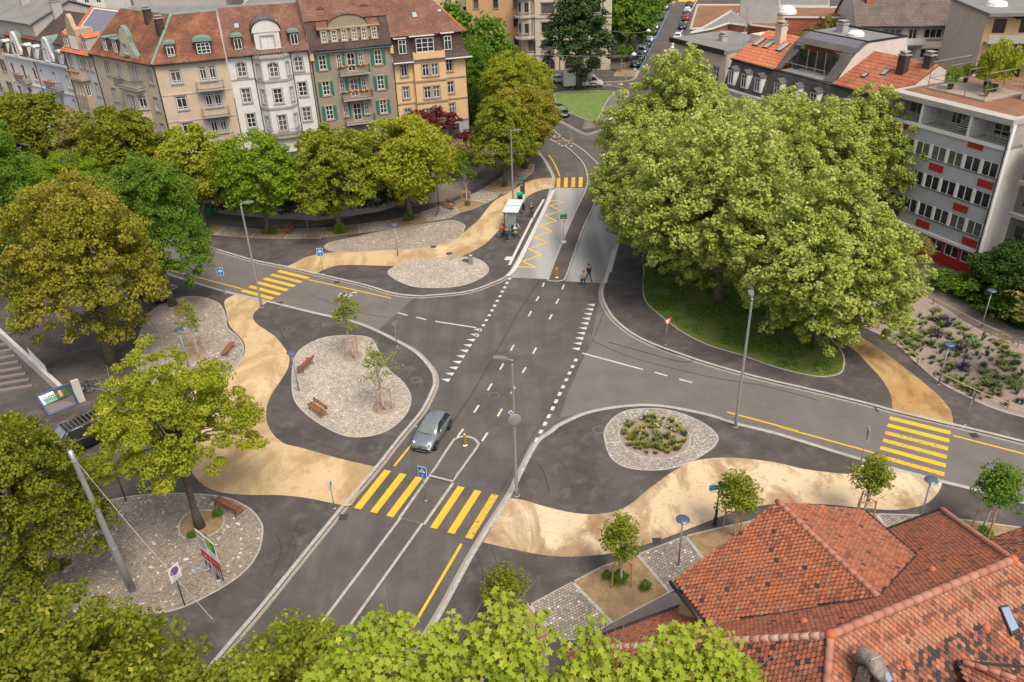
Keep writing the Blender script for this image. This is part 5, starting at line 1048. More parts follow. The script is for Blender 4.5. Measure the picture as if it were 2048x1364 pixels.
chimney(b, -6.4, 4.3, 17.5, 20.3, T=TL); chimney(b, -2.2, 3.2, 17.0, 19.6, T=TL)

# ---- 5 further houses of the left front
def frontO(s): q = TLw @ Vector((s,0,0)); return q
TLw = Mx(Ob, Ab) @ TL; Al = R(-38.8)
q = frontO(-15.0); b = house('apartment_house', 'ochre and pale blue house with bright orange dormers and solar roof', q, Al)
wl = []
for z in (12.55, 9.3, 6.0): wl += [(-6.5,z,.8,1.6,'cross'),(-1.0,z,.8,1.6,'cross')]
facade(b, W_bluew, -7.7, 0, 0, 14.5, wl+[(-4.0,12.55,.65,1.6,'cross'),(-3.2,12.55,.65,1.6,'cross'),(-2.4,12.55,.65,1.6,'cross')], sm=W_ochre)
facade(b, W_ochre, -5.6, -2.6, 2, 11.3, [(-4.9,9.1,.6,1.6,'two'),(-4.1,9.1,.6,1.6,'two'),(-3.3,9.1,.6,1.6,'two'),(-4.9,5.8,.6,1.6,'two'),(-4.1,5.8,.6,1.6,'two'),(-3.3,5.8,.6,1.6,'two')], y=-1.0, sm=None)
facade(b, W_ochre, 0, 1.0, 2, 11.3, [(.5,9.1,.6,1.6,'two'),(.5,5.8,.6,1.6,'two')], T=Mx((-2.6,-1,0), R(90)))
balcony(b, -5.8, -2.3, 11.35, 1.3, M=W_ochre, rm=W_ochre, flowers=True)
polypart(b, 'roof', T_orange, [[(-7.7,-.4,14.5),(0,-.4,14.5),(0,5.5,19.4),(-7.7,5.5,19.4)],[(-7.7,5.5,19.4),(0,5.5,19.4),(0,11,14.6),(-7.7,11,14.6)]], th=.12)
mb = MB(); mb.box(-3.2,3.2,-2.2,2.2,0,.1); mb.xform(Matrix.Translation((-3.2,3.5,17.85)) @ Matrix.Rotation(R(39.7),4,'X')); sp = mb.build('solar_panels', M_panel, b)
mb = MB()
for i in (0,4): mb.box(-3.30+i*1.62,-3.14+i*1.62,-2.2,2.2,.0,.13)
for j in (0,3): mb.box(-3.3,3.34,-2.28+j*1.48,-2.14+j*1.48,.0,.13)
mb.xform(Matrix.Translation((-3.2,3.5,17.85)) @ Matrix.Rotation(R(39.7),4,'X')); mb.build('panel_frames', M_frame, sp)
for x in (-6.4,-1.3): dormer(b, x, 15.0, 1.3, 1.7, .1, roof='gable', rm=T_orange, wall_=W_conc, win='cross', dep=2.4)
gd = boxpart(b, 'dormer', W_ochre, [(-5.0,-2.7,-.1,2.4,14.5,17.6)]); [window(gd, x, 15.1, .5, 1.6, 'two', None, None, 'none', None, -.24) for x in (-4.5,-3.85,-3.2)]
mb = MB(); prof = [(-4.9,17.6),(-4.5,18.2),(-4.3,19.0),(-3.85,19.5),(-3.4,19.0),(-3.2,18.2),(-2.8,17.6)]; mb.add([(x,-.12,z) for x, z in prof]+[(x,.5,z) for x, z in prof], [list(range(7)), list(range(7,14))[::-1]]+[[i,i+1,8+i,7+i] for i in range(6)]); mb.build('gable', W_ochre, gd)
gutter(b, -7.7, 0, 14.5); pipe(b, -7.6, 0, 14.4)
def white_old(s0, w, label, Wm, fm=None):
    q = frontO(s0); b = house('apartment_house', label, q, Al); wl = []
    for z in (12.0-2.6, 6.1): wl += [(-1.2,z,.85,1.7,'arch'),(-w/2,z-.3,.85,2.1,'arch'),(-w+1.2,z,.85,1.7,'arch')]
    wl += [(-1.2,1.5,1,1.8,'cross'),(-w+1.2,1.5,1,1.8,'cross')]
    facade(b, Wm, -w, 0, 0, 12.4, wl, sm=Wm, fm=fm); cornice(b, -w, 0, 12.2, M=Wm, d=.4, h=.3); cornice(b, -w, 0, 8.3, M=Wm)
    balcony(b, -w/2-1.6, -w/2+1.6, 8.9, 1.0, flowers=True); balcony(b, -w/2-1.6, -w/2+1.6, 5.7, 1.0)
    polypart(b, 'roof', T_slate if w > 9.5 else T_dark, [[(-w,-.1,12.5),(0,-.1,12.5),(0,.9,14.9),(-w,.9,14.9)]], th=.1)
    polypart(b, 'roof', T_dark if w > 9.5 else T_rust, [[(-w,.7,14.9),(0,.7,14.9),(0,6,18.2),(-w,6,18.2)],[(-w,6,18.2),(0,6,18.2),(0,11,14.6),(-w,11,14.6)]], th=.12)
    for x in (-1.3, -w+1.3): dormer(b, x, 12.6, 1.1, 1.6, -.15, roof='arc', rm=Wm, wall_=Wm, win='two', dep=1.4, fm=fm)
    prof = [(-w/2-1.7,12.4),(-w/2-1.5,13.2),(-w/2-1.0,13.8),(-w/2-.8,14.8),(-w/2-.6,15.5),(-w/2,15.9),(-w/2+.6,15.5),(-w/2+.8,14.8),(-w/2+1.0,13.8),(-w/2+1.5,13.2),(-w/2+1.7,12.4)]
    n = len(prof); mb = MB(); mb.add([(x,-.12,z) for x, z in prof]+[(x,.35,z) for x, z in prof], [list(range(n)), list(range(n, 2*n))[::-1]]+[[i,i+1,n+i+1,n+i] for i in range(n-1)]); gb = mb.build('gable', Wm, b); window(gb, -w/2, 12.7, 1.0, 1.8, 'arch', fm, Wm, 'plain', None, -.3)
    mb = MB(); mb.add([(x,.2,z+.05) for x, z in prof]+[(x,2.4,z+.05) for x, z in prof], [[i,i+1,n+i+1,n+i] for i in range(n-1)]); mb.build('gable_coping', M_copper, gb)
    pipe(b, -.1, 0, 12.2); skylight(b, (-w*.4,3.2,16.55,.6,.9,R(32))); chimney(b, -w+.5, 5, 17.2, 19.6, .7, 1.4, M=W_conc); return b
white_old(-22.7, 10.0, 'pale blue-white house with slate roof and curved gable', W_bluew)
white_old(-32.7, 9.4, 'white house with curved gable and brown window frames', W_white, M_frameb)
q = frontO(-42.1); b = house('apartment_house', 'cream house with brown window groups at the far left edge', q, Al); wl = []
for z in (9.6, 6.2, 2.6): wl += [(x,z,.8,1.7,'two') for x in (-1.6,-2.6,-5.6,-6.6,-9.6,-10.6)]
facade(b, W_cream, -14, 0, 0, 13.2, wl, fm=M_frameb, sm=W_stone); balcony(b, -8, -4.2, 5.9, 1.0); polypart(b, 'roof', T_slate, [[(-14,-.3,13.2),(0,-.3,13.2),(0,5.5,17.5),(-14,5.5,17.5)],[(-14,5.5,17.5),(0,5.5,17.5),(0,11,13.2),(-14,11,13.2)]], th=.1)

# ---- buildings behind the row (only roofs and upper fronts show)
def plain_block(name, label, O, az, x0, x1, dep, z1, Wm, rows, cols, wstyle='two', roof='flat', rmat=None, fm=None, ww=1.3, wh=1.4, sm=None, zr=3.5, side=True):
    b = house(name, label, O, az); n = cols; wl = []
    for z in rows:
        for i in range(n): wl.append((x0+(x1-x0)*(i+.5)/n, z, ww, wh, wstyle))
    facade(b, Wm, x0, x1, 0, z1, wl, fm=fm, sm=sm)
    if side: wall(b, Wm, 0, dep, 0, z1, T=Mx((x1,0,0), R(90)), name='side_wall'); wall(b, Wm, -dep, 0, 0, z1, T=Mx((x0,0,0), R(-90)), name='side_wall')
    if roof == 'flat': boxpart(b, 'roof', rmat or M_flat, [(x0+.01,x1-.01,.01,dep,z1-.02,z1+.15)]); boxpart(b, 'parapet', W_conc, [(x0,x1,-.05,.2,z1+.0,z1+.45),(x0,x0+.25,.2,dep,z1+.0,z1+.45),(x1-.25,x1,.2,dep,z1+.0,z1+.45)])
    else:
        polypart(b, 'roof', rmat or T_brown, [[(x0-.3,-.5,z1),(x1+.3,-.5,z1),(x1+.3,dep/2,z1+zr),(x0-.3,dep/2,z1+zr)],[(x0-.3,dep/2,z1+zr),(x1+.3,dep/2,z1+zr),(x1+.3,dep+.4,z1),(x0-.3,dep+.4,z1)]], th=.15)
        [polypart(b, 'gable', Wm, [[(x_,0,z1),(x_,dep,z1),(x_,dep/2,z1+zr-.2)]]) for x_ in (x0, x1)]
    return b
V3 = lambda x, y: Vector((x, y, 0))
plain_block('apartment_block', 'grey roofed block behind the houses in the top left corner', V3(-78,134), R(-38.8), -14, 14, 12, 17, W_conc, (13.5,10), 6, roof='gable', rmat=M_flat, zr=2.5)
plain_block('apartment_block', 'white block with glass balconies behind the solar roof', V3(-55,150), R(-5), -14, 14, 12, 14, W_white, (11,8,5), 7, ww=2.2, wh=2)
plain_block('apartment_block', 'long white block showing over the ridge of the white house', V3(-32,165), R(4), -16, 20, 12, 13.5, W_white, (10.6,7.5), 9, ww=2.2, wh=1.9)
plain_block('apartment_block', 'low cream block with balconies at the top between the yellow and centre houses', V3(-8,178), R(-6), -8, 11, 12, 15, W_cream, (11.5,8.3,5), 5, ww=2.2, wh=1.9)
tree((330,-40), 'farA', 'dark tree behind the roof ridge of the rust tiled corner house', F_dark, 1.7, 1.8, 0)
plain_block('apartment_house', 'orange plastered house behind the trees left of the cream corner building', V3(-5.5,168), R(-10), -1, 10.5, 12, 19, W_orange, (14.6,11.2,7.8,4.4), 3, ww=.9, wh=1.5, sm=W_stoneb, fm=M_frameb)
# ---- cream corner building with the oriel
Cc = G(X('u',610,560)); b = house('corner_building', 'large cream corner building with oriel tower behind the oak', Cc, R(-6.3))
wl = []
for z in (10.5, 7.1, 3.75, 14.0): wl += [(4.0,z,2.3,1.75,'tri'),(8.6,z,2.3,1.75,'tri'),(13.0,z,1.6,1.75,'tri')]
wl += [(.95,3.75,1.3,1.75,'two'),(4.0,.3,2.6,2.3,'arch3'),(8.6,.3,2.6,2.3,'arch3'),(12.8,.3,2.6,2.3,'arch3')]
facade(b, W_cream, 0, 16, 0, 17.5, wl, fm=M_frameb, sm=W_stone, head='lintel')
rl = R(-67.1+6.3); TC = Mx((0,0,0), rl); wl = []
for z in (10.3, 6.8, 3.3): wl += [(-3.2,z,.65,1.75,'one'),(-7.2,z,.65,1.75,'one'),(-11.2,z,.65,1.75,'one'),(-14.6,z,.65,1.75,'one')]
wl += [(-3.2,.2,.9,2.0,'arch'),(-7.5,.2,.9,2.0,'arch'),(-11.5,.2,.9,2.0,'arch')]
facade(b, W_cream, -16.2, 0, 0, 12.6, wl, T=TC, fm=M_frameb, sm=W_stone)
wall(b, W_pale, 0, 12, 0, 17.5, T=Mx((16,0,0), R(90)), name='side_wall')
for zz in (9.6, 2.9): cornice(b, 0, 16, zz); cornice(b, -16.2, 0, zz, T=TC)
# oriel
ori = MB(); P = [(-.2,1.9),(-1.35,1.0),(-1.5,-.35),(-.6,-1.35),(.9,-1.2),(1.1,.0)]; ori.prism(P, 6.3, 13.3); oo = ori.build('oriel', W_cream, b)
for (xa, ya), (xb, yb) in zip(P[:-1], P[1:]):
    l_ = math.hypot(xb-xa, yb-ya); T_ = Mx((xa,ya,0), math.atan2(yb-ya, xb-xa))
    for z in (10.9, 7.2): window(oo, l_/2, z, min(.75, l_*.6), 1.7, 'one' if z < 9 else 'two', M_frameb, W_stone, 'plain', T_, -.14)
mb = MB(); mb.lathe([(1.95,13.3),(2.0,13.6),(1.2,14.6),(.6,16.5),(.0,17.6)], 10, (-.3,.1,0)); mb.build('oriel_roof', T_slate, oo); mb = MB(); [mb.lathe([(1.2,z),(2.0,z),(2.0,z+.3),(1.2,z+.3)], 10, (-.3,.1,0)) for z in (6.1,9.9,13.1)]; mb.build('oriel_cornice', W_stone, oo)
polypart(b, 'roof', T_slate, [[TC @ Vector((-16.4,-.4,12.6)), TC @ Vector((-1,-.4,12.6)), TC @ Vector((-.5,3.0,18)), TC @ Vector((-16.4,3.0,18))],[(0,-.3,17.5),(16,-.3,17.5),(16,6,22),(0,6,22)]], th=.1)
for x in (-12.5,-9.6,-5.5): dormer(b, x, 13.1, .9, 1.9, .2, T=TC, roof='gable', rm=T_slate, wall_=W_cream, win='two', dep=1.5, fm=M_frameb)
pipe(b, 1.5, 0, 13); pipe(b, 6.3, 0, 17)
plain_block('apartment_block', 'grey balcony block behind the street trees right of the cream corner building', V3(21.5,172), R(-8), 0, 5, 14, 20, W_conc, (16,12.6,9.2,5.8), 2, ww=2.6, wh=1.8)
# ---- red, grey and white modern block at the right
Or_ = G(X('w',828,1040)); Or_.z = 0; Ar = R(-64.4); b = house('apartment_block', 'modern block with grey panels, red squares and red ground floor at the right', Or_, Ar)
X0 = -12.7; wall(b, W_red, X0, 0, -.4, 2.45, [hole(-1.0+i*-1.75, 1.15, 1.5, 1.1) for i in range(7)])
for i in range(7): window(b, -1.0-i*1.75, 1.15, 1.5, 1.1, 'two', M_frame, None, 'none', None, 0)
for zf in (4.05, 6.85, 9.6):
    boxpart(b, 'spandrel', W_grey, [(X0,0,-.12,.1,zf-1.5 if zf > 5 else 2.75,zf-.10)])
    for i in range(7): window(b, -1.07-i*1.755, zf-.08, 1.52, 1.36, 'two', M_frame, None, 'none', None, -.18)
    mb = MB(); [mb.box(-.16-i*1.755-.10,-.16-i*1.755+.10,-.2,.2,zf-.08,zf+1.28) for i in range(8)]; mb.build('pilasters', M_frame, b)
    boxpart(b, 'window_band', M_dark, [(X0,0,.2,.25,zf-.1,zf+1.3)]); boxpart(b, 'window_sill', M_rail, [(X0,0,-.2,-.12,zf-.08,zf-.02)])
boxpart(b, 'spandrel', W_grey, [(X0,0,-.12,.1,10.9,12.1)])
for x, z in ((-6.2,8.6),(-1.1,8.55),(-2.9,11.6),(-9.8,11.6),(-2.8,5.75),(-1.1,3.0),(-6.2,3.0),(-11.4,8.6),(-9.7,5.75),(-9.8,3.1)): boxpart(b, 'red_panel', W_red, [(x-.75,x+.75,-.17,-.11,z-.05,z+.62)])
boxpart(b, 'slab_edge', M_frame, [(X0,.12,-.3,.05,12.1,12.42),(X0,.12,-.25,.05,2.45,2.75),(-.12,.14,-.3,.1,2.45,14.3),(X0-.12,X0+.12,-.3,.1,12.4,14.3)])
boxpart(b, 'loggia_floor', W_conc, [(X0,0,0,1.9,12.1,12.4)]); wl = [(-1.8,12.45,2.4,1.7,'grid'),(-6.5,12.6,1.6,1.5,'tri'),(-10.7,12.45,2.6,1.7,'tri')]
facade(b, W_conc, X0, 0, 12.4, 14.3, wl, y=1.8); [boxpart(b, 'loggia_pier', M_frame, [q]) for q in ((-3.95,-3.7,-.28,1.8,12.4,14.3),(-9.0,-8.75,-.28,1.8,12.4,14.3),(X0,X0+.2,0,1.8,12.4,14.3),(-.2,0,0,1.8,12.4,14.3))]
mb = MB(); [mb.box(X0,0,-.27,-.24,z-.02,z+.02) for z in (12.65,12.85,13.05,13.3)]; [mb.box(-i*1.0-.02,-i*1.0+.02,-.27,-.24,12.4,13.3) for i in range(13)]; mb.build('railing', M_railg, b)
boxpart(b, 'roof', M_sedum, [(X0,0,.8,14,14.3,14.72)]); boxpart(b, 'roof_edge', W_conc, [(X0-.1,.1,-.45,.8,14.3,14.78),(-.5,.1,.8,14,14.3,14.78),(X0-.1,X0+.3,.8,14,14.3,14.78)])
mb = MB(); T_ = Mx((0,0,0), R(90)); wall(b, W_pale, 0, 14, -.4, 14.3, T=T_, name='gable_wall'); wall(b, W_pale, -14, 0, -.4, 14.3, T=Mx((X0,0,0), R(-90)), name='gable_wall'); pipe(b, -.02, 0, 13.9, y=-.35)
# roof terrace with pergola frame, pots and a white chimney block
boxpart(b, 'terrace_deck', mat('deck_boards',(.30,.235,.185),.85,col2=(.38,.31,.25),nscale=5), [(-11.5,-5.2,3.0,8.5,14.72,14.85)])
mb = MB()
for x in (-11.4,-9.4,-7.4,-5.4): mb.tube([(x,3.1,14.8),(x,3.1,17.2),(x,8.4,17.2),(x,8.4,14.8)], .045, 6)
for y in (3.1,8.4): mb.tube([(-11.4,y,15.75),(-5.4,y,15.75)], .03, 6); mb.tube([(-11.4,y,15.3),(-5.4,y,15.3)], .02, 6)
mb.tube([(-5.4,3.1,15.75),(-5.4,8.4,15.75)], .03, 6); mb.tube([(-11.4,3.1,15.75),(-11.4,8.4,15.75)], .03, 6); mb.build('pergola_frame', mat('galvanised',(.33,.34,.34),.45,.7), b)
mb = MB(); mb.box(-4.2,-1.8,6.5,8.7,14.7,15.9); mb.build('chimney', M_frame, b); boxpart(b, 'chimney_cap', W_conc, [(-4.3,-1.7,6.4,8.8,15.9,16.05)])
st = MB(); [st.box(-5.9+i*.18,-5.0+i*.18-.0,-.05+.0,.35,12.4+i*.2,12.46+i*.2) for i in range(9)]; st.build('loggia_stair', M_railg, b)
def pot(T, lab, f, s=1, potm=None, fs=.5):
    t = thing('potted_plant', lab, 'potted plant', T); mb = MB(); mb.lathe([(0,0),(.18*s,0),(.26*s,.42*s),(.22*s,.42*s),(0,.38*s)], 12); mb.build('pot', potm or M_dark, t)
    c = link('foliage', PROT['bush'][0], t, (0,0,.3*s), None, (fs*s*.5,fs*s*.5,fs*s)); c.material_slots[0].link = 'OBJECT'; c.material_slots[0].material = f
MBr = Mx(Or_, Ar)
pot(MBr @ Vector((-9.8,4.2,14.86)), 'round dark pot with bright green shrub on the left of the roof terrace', F_bright, 1.1, None, .8)
pot(MBr @ Vector((-8.4,7.4,14.86)), 'tall yellow grass in a pot at the back of the roof terrace', F_limeY, 1.3, None, 1.2)
pot(MBr @ Vector((-7.1,6.6,14.86)), 'largest yellow grass pot in the middle of the roof terrace', F_limeY, 1.5, None, 1.3)
pot(MBr @ Vector((-6.2,4.4,14.86)), 'small dark red pot at the right of the roof terrace', F_green, .7, mat('pot_red',(.3,.03,.04),.4), .6)
pot(MBr @ Vector((-10.9,7.7,14.86)), 'low green pot in the far left corner of the roof terrace', F_olive, .9, None, .8)
# ---- mansard row left of the modern block
b = house('mansard_house', 'slate mansard house with red tiled roof directly left of the modern block', Or_, Ar)
def mans(b, x0, x1, Wm, rmat=None, dorm=(), rz=16.3, rd=6.0, kind='tiles'):
    facade(b, Wm, x0, x1, 0, 10.4, [(x0+(x1-x0)*(i+.5)/max(1, int((x1-x0)/2.4)), z, 1.0, 1.7, 'cross') for z in (7.6,4.4,1.2) for i in range(max(1, int((x1-x0)/2.4)))], sm=M_frame)
    boxpart(b, 'cornice', M_frame, [(x0,x1,-.45,.0,10.25,10.5)]); polypart(b, 'mansard', T_slate, [[(x0,-.1,10.5),(x1,-.1,10.5),(x1,1.0,13.7),(x0,1.0,13.7)]], th=.08)
    if kind == 'tiles': polypart(b, 'roof', rmat, [[(x0,.7,13.65),(x1,.7,13.65),(x1,rd,rz),(x0,rd,rz)],[(x0,rd,rz),(x1,rd,rz),(x1,12,13.5),(x0,12,13.5)]], th=.12)
    gutter(b, x0, x1, 13.65, .6)
    for x in dorm: dormer(b, x, 11.0, 1.1, 1.75, .0-.25, roof='gable', rm=T_slate, wall_=M_frame, win='cross', dep=1.6)
mans(b, -20.9, -12.85, W_cream, T_ored); 
for x in (-15,-18): dormer(b, x, 11.0, 1.6, 1.4, -.2, roof='arc', rm=M_copper, wall_=T_slate, win='two', dep=1.6)
polypart(b, 'gable', W_pale, [[(-12.84,.7,13.6),(-12.84,12,13.5),(-12.84,6,16.25)]]); chimney(b, -15.4, 4.0, 14.6, 17.1, .9, .7, M=T_dark); chimney(b, -13.6, 5.4, 15.4, 17.2, .8, .7, M=T_dark); skylight(b, (-17.0,3.6,15.2,.5,.8,R(27))); skylight(b, (-18.6,2.6,14.75,.4,.5,R(27)))
b = house('mansard_house', 'slate mansard house with glazed roof terrace and solar collectors', Or_, Ar); mans(b, -29.6, -20.9, W_white, None, (-27.8,-25.1,-22.3), kind='none')
# penthouse: sloping slate front with a recessed glass wall
polypart(b, 'roof', T_slate, [[(-29.6,.9,13.7),(-28.9,.9,13.7),(-27.9,3.2,16.3),(-29.6,3.2,16.3)],[(-22.3,.9,13.7),(-20.95,.9,13.7),(-20.95,3.2,16.3),(-22.3,3.2,16.3)],[(-29.6,3.2,16.3),(-20.95,3.2,16.3),(-20.95,4.9,17.35),(-29.6,4.9,17.35)]], th=.12)
window(b, -25.3, 13.95, 5.2, 2.1, 'grid', M_dark, None, 'none', None, 2.4, M_glass); mb = MB(); [mb.box(x-.03,x+.03,2.45,2.52,13.9,16.1) for x in (-26.6,-25.3,-24.0)]; mb.build('glass_wall_posts', M_railg, b)
boxpart(b, 'terrace_floor', M_flat, [(-28.9,-22.3,.9,3.2,13.6,13.75)]); boxpart(b, 'penthouse_wall', T_slate, [(-28.9,-27.9,2.6,3.2,13.7,16.3),(-22.7,-22.3,2.6,3.2,13.7,16.3)])
mb = MB(); mb.tube([(-28.8,.95,14.7),(-22.4,.95,14.7)], .03, 6); [mb.tube([(x,.95,13.7),(x,.95,14.7)], .02, 6) for x in (-28.8,-27.2,-25.6,-24,-22.4)]; mb.build('railing', M_railg, b)
mb = MB()
for i in range(4): x0_ = -29.1+i*1.95; mb.add([(x0_,3.35,16.52),(x0_+1.88,3.35,16.52),(x0_+1.88,4.8,17.45),(x0_,4.8,17.45)], [[0,1,2,3]])
o = mb.build('solar_collectors', M_panel, b, fix=False); s_ = o.modifiers.new('t','SOLIDIFY'); s_.thickness = .1
boxpart(b, 'flat_roof', M_flat, [(-29.6,-20.95,4.9,10.5,17.1,17.35)]); boxpart(b, 'roof_edge', M_dark, [(-29.7,-20.85,4.8,4.95,17.35,17.55),(-21.05,-20.85,4.95,10.5,17.35,17.55),(-29.7,-20.85,10.4,10.6,17.35,17.55)])
polypart(b, 'party_wall', W_pale, [[(-20.88,.9,13.6),(-20.88,3.2,16.3),(-20.88,4.9,17.35),(-20.88,10.5,17.35),(-20.88,12,13.5)]]); mb = MB(); mb.lathe([(.9,17.35),(.9,17.6),(.6,17.85),(0,17.95)], 12, (-24.6,7,0)); mb.build('roof_dome', M_frame, b); chimney(b, -27.0, 7.4, 17.2, 18.2, 1.0, .8, M=W_conc)
b = house('mansard_house', 'slate mansard house with bright orange roof and three skylights', Or_, Ar); mans(b, -37.0, -29.7, W_white, T_orange, (-35.6,-33.3,-31.0))
for x in (-36.0,-34.2,-32.0): skylight(b, (x,3.9,15.4,.7,1.5,R(26.5)))
chimney(b, -33.4, 4.6, 15.3, 17.6, 1.0, .9, M=W_cream)
mb = MB(); mb.tube([(-36.6,2.0,14.5),(-36.6,2.0,19.5)], .03, 6); [mb.tube([(-37.0,2,19.3-k*.35),(-36.2,2,19.3-k*.35)], .015, 5) for k in range(4)]; mb.build('antenna', M_railg, b)
b = house('flat_roof_house', 'cream house with grey flat roof left of the orange roof', Or_, Ar)
facade(b, W_cream, -47.5, -37.1, 0, 14.2, [(-46+i*2.4, z, 1.1, 1.7, 'cross') for i in range(4) for z in (10.8,7.4,4,1)], sm=W_stone); wall(b, W_cream, -12, 0, 0, 14.2, T=Mx((-47.5,0,0), R(-90)), name='side_wall')
boxpart(b, 'roof', M_flat, [(-47.9,-37.1,-.4,9,14.2,14.65)]); boxpart(b, 'roof_edge', M_dark, [(-47.95,-37.05,-.5,-.4,14.15,14.75)]); boxpart(b, 'stair_head', W_cream, [(-39.5,-37.2,5.5,8.2,14.65,15.7)]); chimney(b, -42.3, 3.6, 14.65, 15.3, .8, .8, M=W_conc)
# ---- blocks behind: red gravel roofs, brick house, long beige block, balcony block
def zat(px, z): return G(px, z)
def flatroof(name, label, c, pts, z, Wm, rm, edge=W_conc, z0=0):
    P = [G(X(c, *q), z) for q in pts]; cen = sum(P, Vector())/len(P); t = thing(name, label, 'building', (cen.x, cen.y, 0)); Q = [(p.x-cen.x, p.y-cen.y) for p in P]
    mb = MB(); mb.prism(Q, 0, z-.3); mb.build('walls', Wm, t); mb = MB(); mb.prism(Q, z-.29, z); mb.build('roof', rm, t)
    n = len(Q); mb = MB()
    for i in range(n): a, b_ = Vector((*Q[i], z)), Vector((*Q[(i+1) % n], z)); mb.tube([a, b_], .22, 4)
    mb.build('roof_edge', edge, t); return t
t = flatroof('flat_roof_building', 'low building with red gravel roof beside the far street', 'r', [(0,250),(60,45),(440,45),(440,120),(250,160),(170,240)], 11, W_pale, M_sedum)
t = flatroof('flat_roof_building', 'second red gravel roof with white domes behind the tree', 'r', [(440,60),(1330,65),(1420,155),(790,150),(830,255),(520,215),(470,120)], 11.5, T_ored, M_sedum)
for x_, y_, s_ in ((520,135,1.6),(825,118,1.6)): mb = MB(); mb.lathe([(1,0),(1,.2),(.8,.55),(.45,.8),(0,.9)], 14); o = mb.build('roof_dome', M_frame, t); o.matrix_world = Matrix.Translation(GX('r', x_, y_, 11.6)) @ Matrix.Scale(s_, 4); o.matrix_parent_inverse = t.matrix_world.inverted() if False else Matrix.Translation(-t.location)
flatroof('stair_tower', 'pale grey roof tower with a dark door', 'r', [(440,-60),(770,-60),(770,-110),(440,-110)], 16, W_conc, M_flat)
flatroof('brick_roof_house', 'house with red brick terrace wall and white awning', 'r', [(0,285),(100,245),(350,95),(440,165),(480,220),(330,200),(180,250)], 13.2, T_ored, M_flat)
flatroof('white_roof_building', 'white parapet building with playground colours at the top right', 'r', [(760,50),(1180,55),(1180,0),(900,-40),(760,-40)], 11, W_white, M_flat)
tree(X('v',880,205), 'planeB', 'olive brown tree rising between the rear roofs', F_brown, .62, .85, 1, base=G(X('v',890,200), 9)-Vector((0,0,9)))
Ob2 = Vector((0,140,0)); b = house('apartment_block', 'long beige block with grey-brown tiled roof at the upper right', Ob2, R(-8))
ax = lambda x, y: onwall(X('v', x, y), Ob2, R(-8))
xs_ = [ax(1117,192)[0], ax(1285,197)[0], ax(1405,200)[0]+0, ax(1522,198)[0], ax(1638,195)[0], ax(1748,197)[0]]; zt = ax(1285,170)[1]
wl = [(x, zt-1.35, (2.6 if i != 2 else 1.2), (1.35 if i != 2 else 1.9), 'tri' if i != 2 else 'two') for i, x in enumerate(xs_)]; wl = [(x, (z if h < 1.5 else z-.55), w, h, s) for x, z, w, h, s in wl]
wl += [(x, zt-1.35-2.9, (2.6 if i != 2 else 1.2), 1.35, 'tri' if i != 2 else 'two') for i, x in enumerate(xs_)]+[(x, zt-1.35-5.8, 2.4, 1.35, 'tri') for x in xs_]
xl, xr = ax(1075,170)[0], ax(1828,170)[0]; ze = ax(1400,150)[1]
facade(b, W_pale, xl, xr, 0, ze, wl, sm=W_stone); balcony(b, xs_[2]-1.6, xs_[2]+1.6, zt-2.1, 1.2, solid=True, rm=W_white); balcony(b, xs_[2]-1.6, xs_[2]+1.6, zt-5.0, 1.2, solid=True, rm=W_white)
polypart(b, 'roof', T_bback, [[(xl-.3,-.6,ze),(xr+.3,-.6,ze),(xr+.3,7,ze+5.2),(xl-.3,7,ze+5.2)],[(xl-.3,7,ze+5.2),(xr+.3,7,ze+5.2),(xr+.3,14,ze),(xl-.3,14,ze)]], th=.15); gutter(b, xl, xr, ze, -.65)
[polypart(b, 'gable', W_pale, [[(q_,0,0),(q_,14,0),(q_,14,ze),(q_,7,ze+5),(q_,0,ze)]]) for q_ in (xl, xr)]; chimney(b, xl+2.2, 3.5, ze+2, ze+5, .9, .8, M=T_ored); chimney(b, xl+7.2, 5.5, ze+3.5, ze+6, .6, .6, M=T_ored); skylight(b, ((xl+xr)/2+1, 5.2, ze+4.5, 1.5, 1.2, R(37)))
Ob3 = Vector((0,122,0)); b = house('apartment_block', 'balcony block with grey fronts and blue awnings at the right edge', Ob3, R(-8)); a3 = lambda x, y: onwall(X('v', x, y), Ob3, R(-8)); x0, z0 = a3(1835,100); x1 = x0+22; ztop = a3(1900,85)[1]
facade(b, W_yel, x0, x1, 0, ztop, [(x0+1.8+i*3.3, ztop-2.3-k*2.9, 1.6, 1.8, 'two') for i in range(6) for k in range(4)], fm=M_frameb)
for k in range(4): boxpart(b, 'balcony', W_conc, [(x0+.3,x1,-1.4,-1.25,ztop-3.4-k*2.9,ztop-2.35-k*2.9),(x0+.3,x1,-1.3,0,ztop-3.45-k*2.9,ztop-3.25-k*2.9)]); boxpart(b, 'awning', mat('awning_blue',(.10,.16,.28),.7), [(x0+3.5,x0+7.3,-1.75,-1.42,ztop-2.3-2.9*k-.9,ztop-2.3-k*2.9+.1)] if k in (1,2) else [(x0+3.2,x0+7.8,-1.3,-.1,ztop-.35,ztop-.25)])
boxpart(b, 'roof', M_flat, [(x0-.4,x1,-1.6,14,ztop,ztop+.4)]); wall(b, W_cream, -14, 0, 0, ztop, T=Mx((x0,0,0), R(-90)), name='side_wall'); mb = MB(); mb.lathe([(1.4,ztop+.4),(1.2,ztop+.9),(0,ztop+1.2)], 12, (x0+2.8,5,0)); mb.build('roof_dome', M_frame, b)
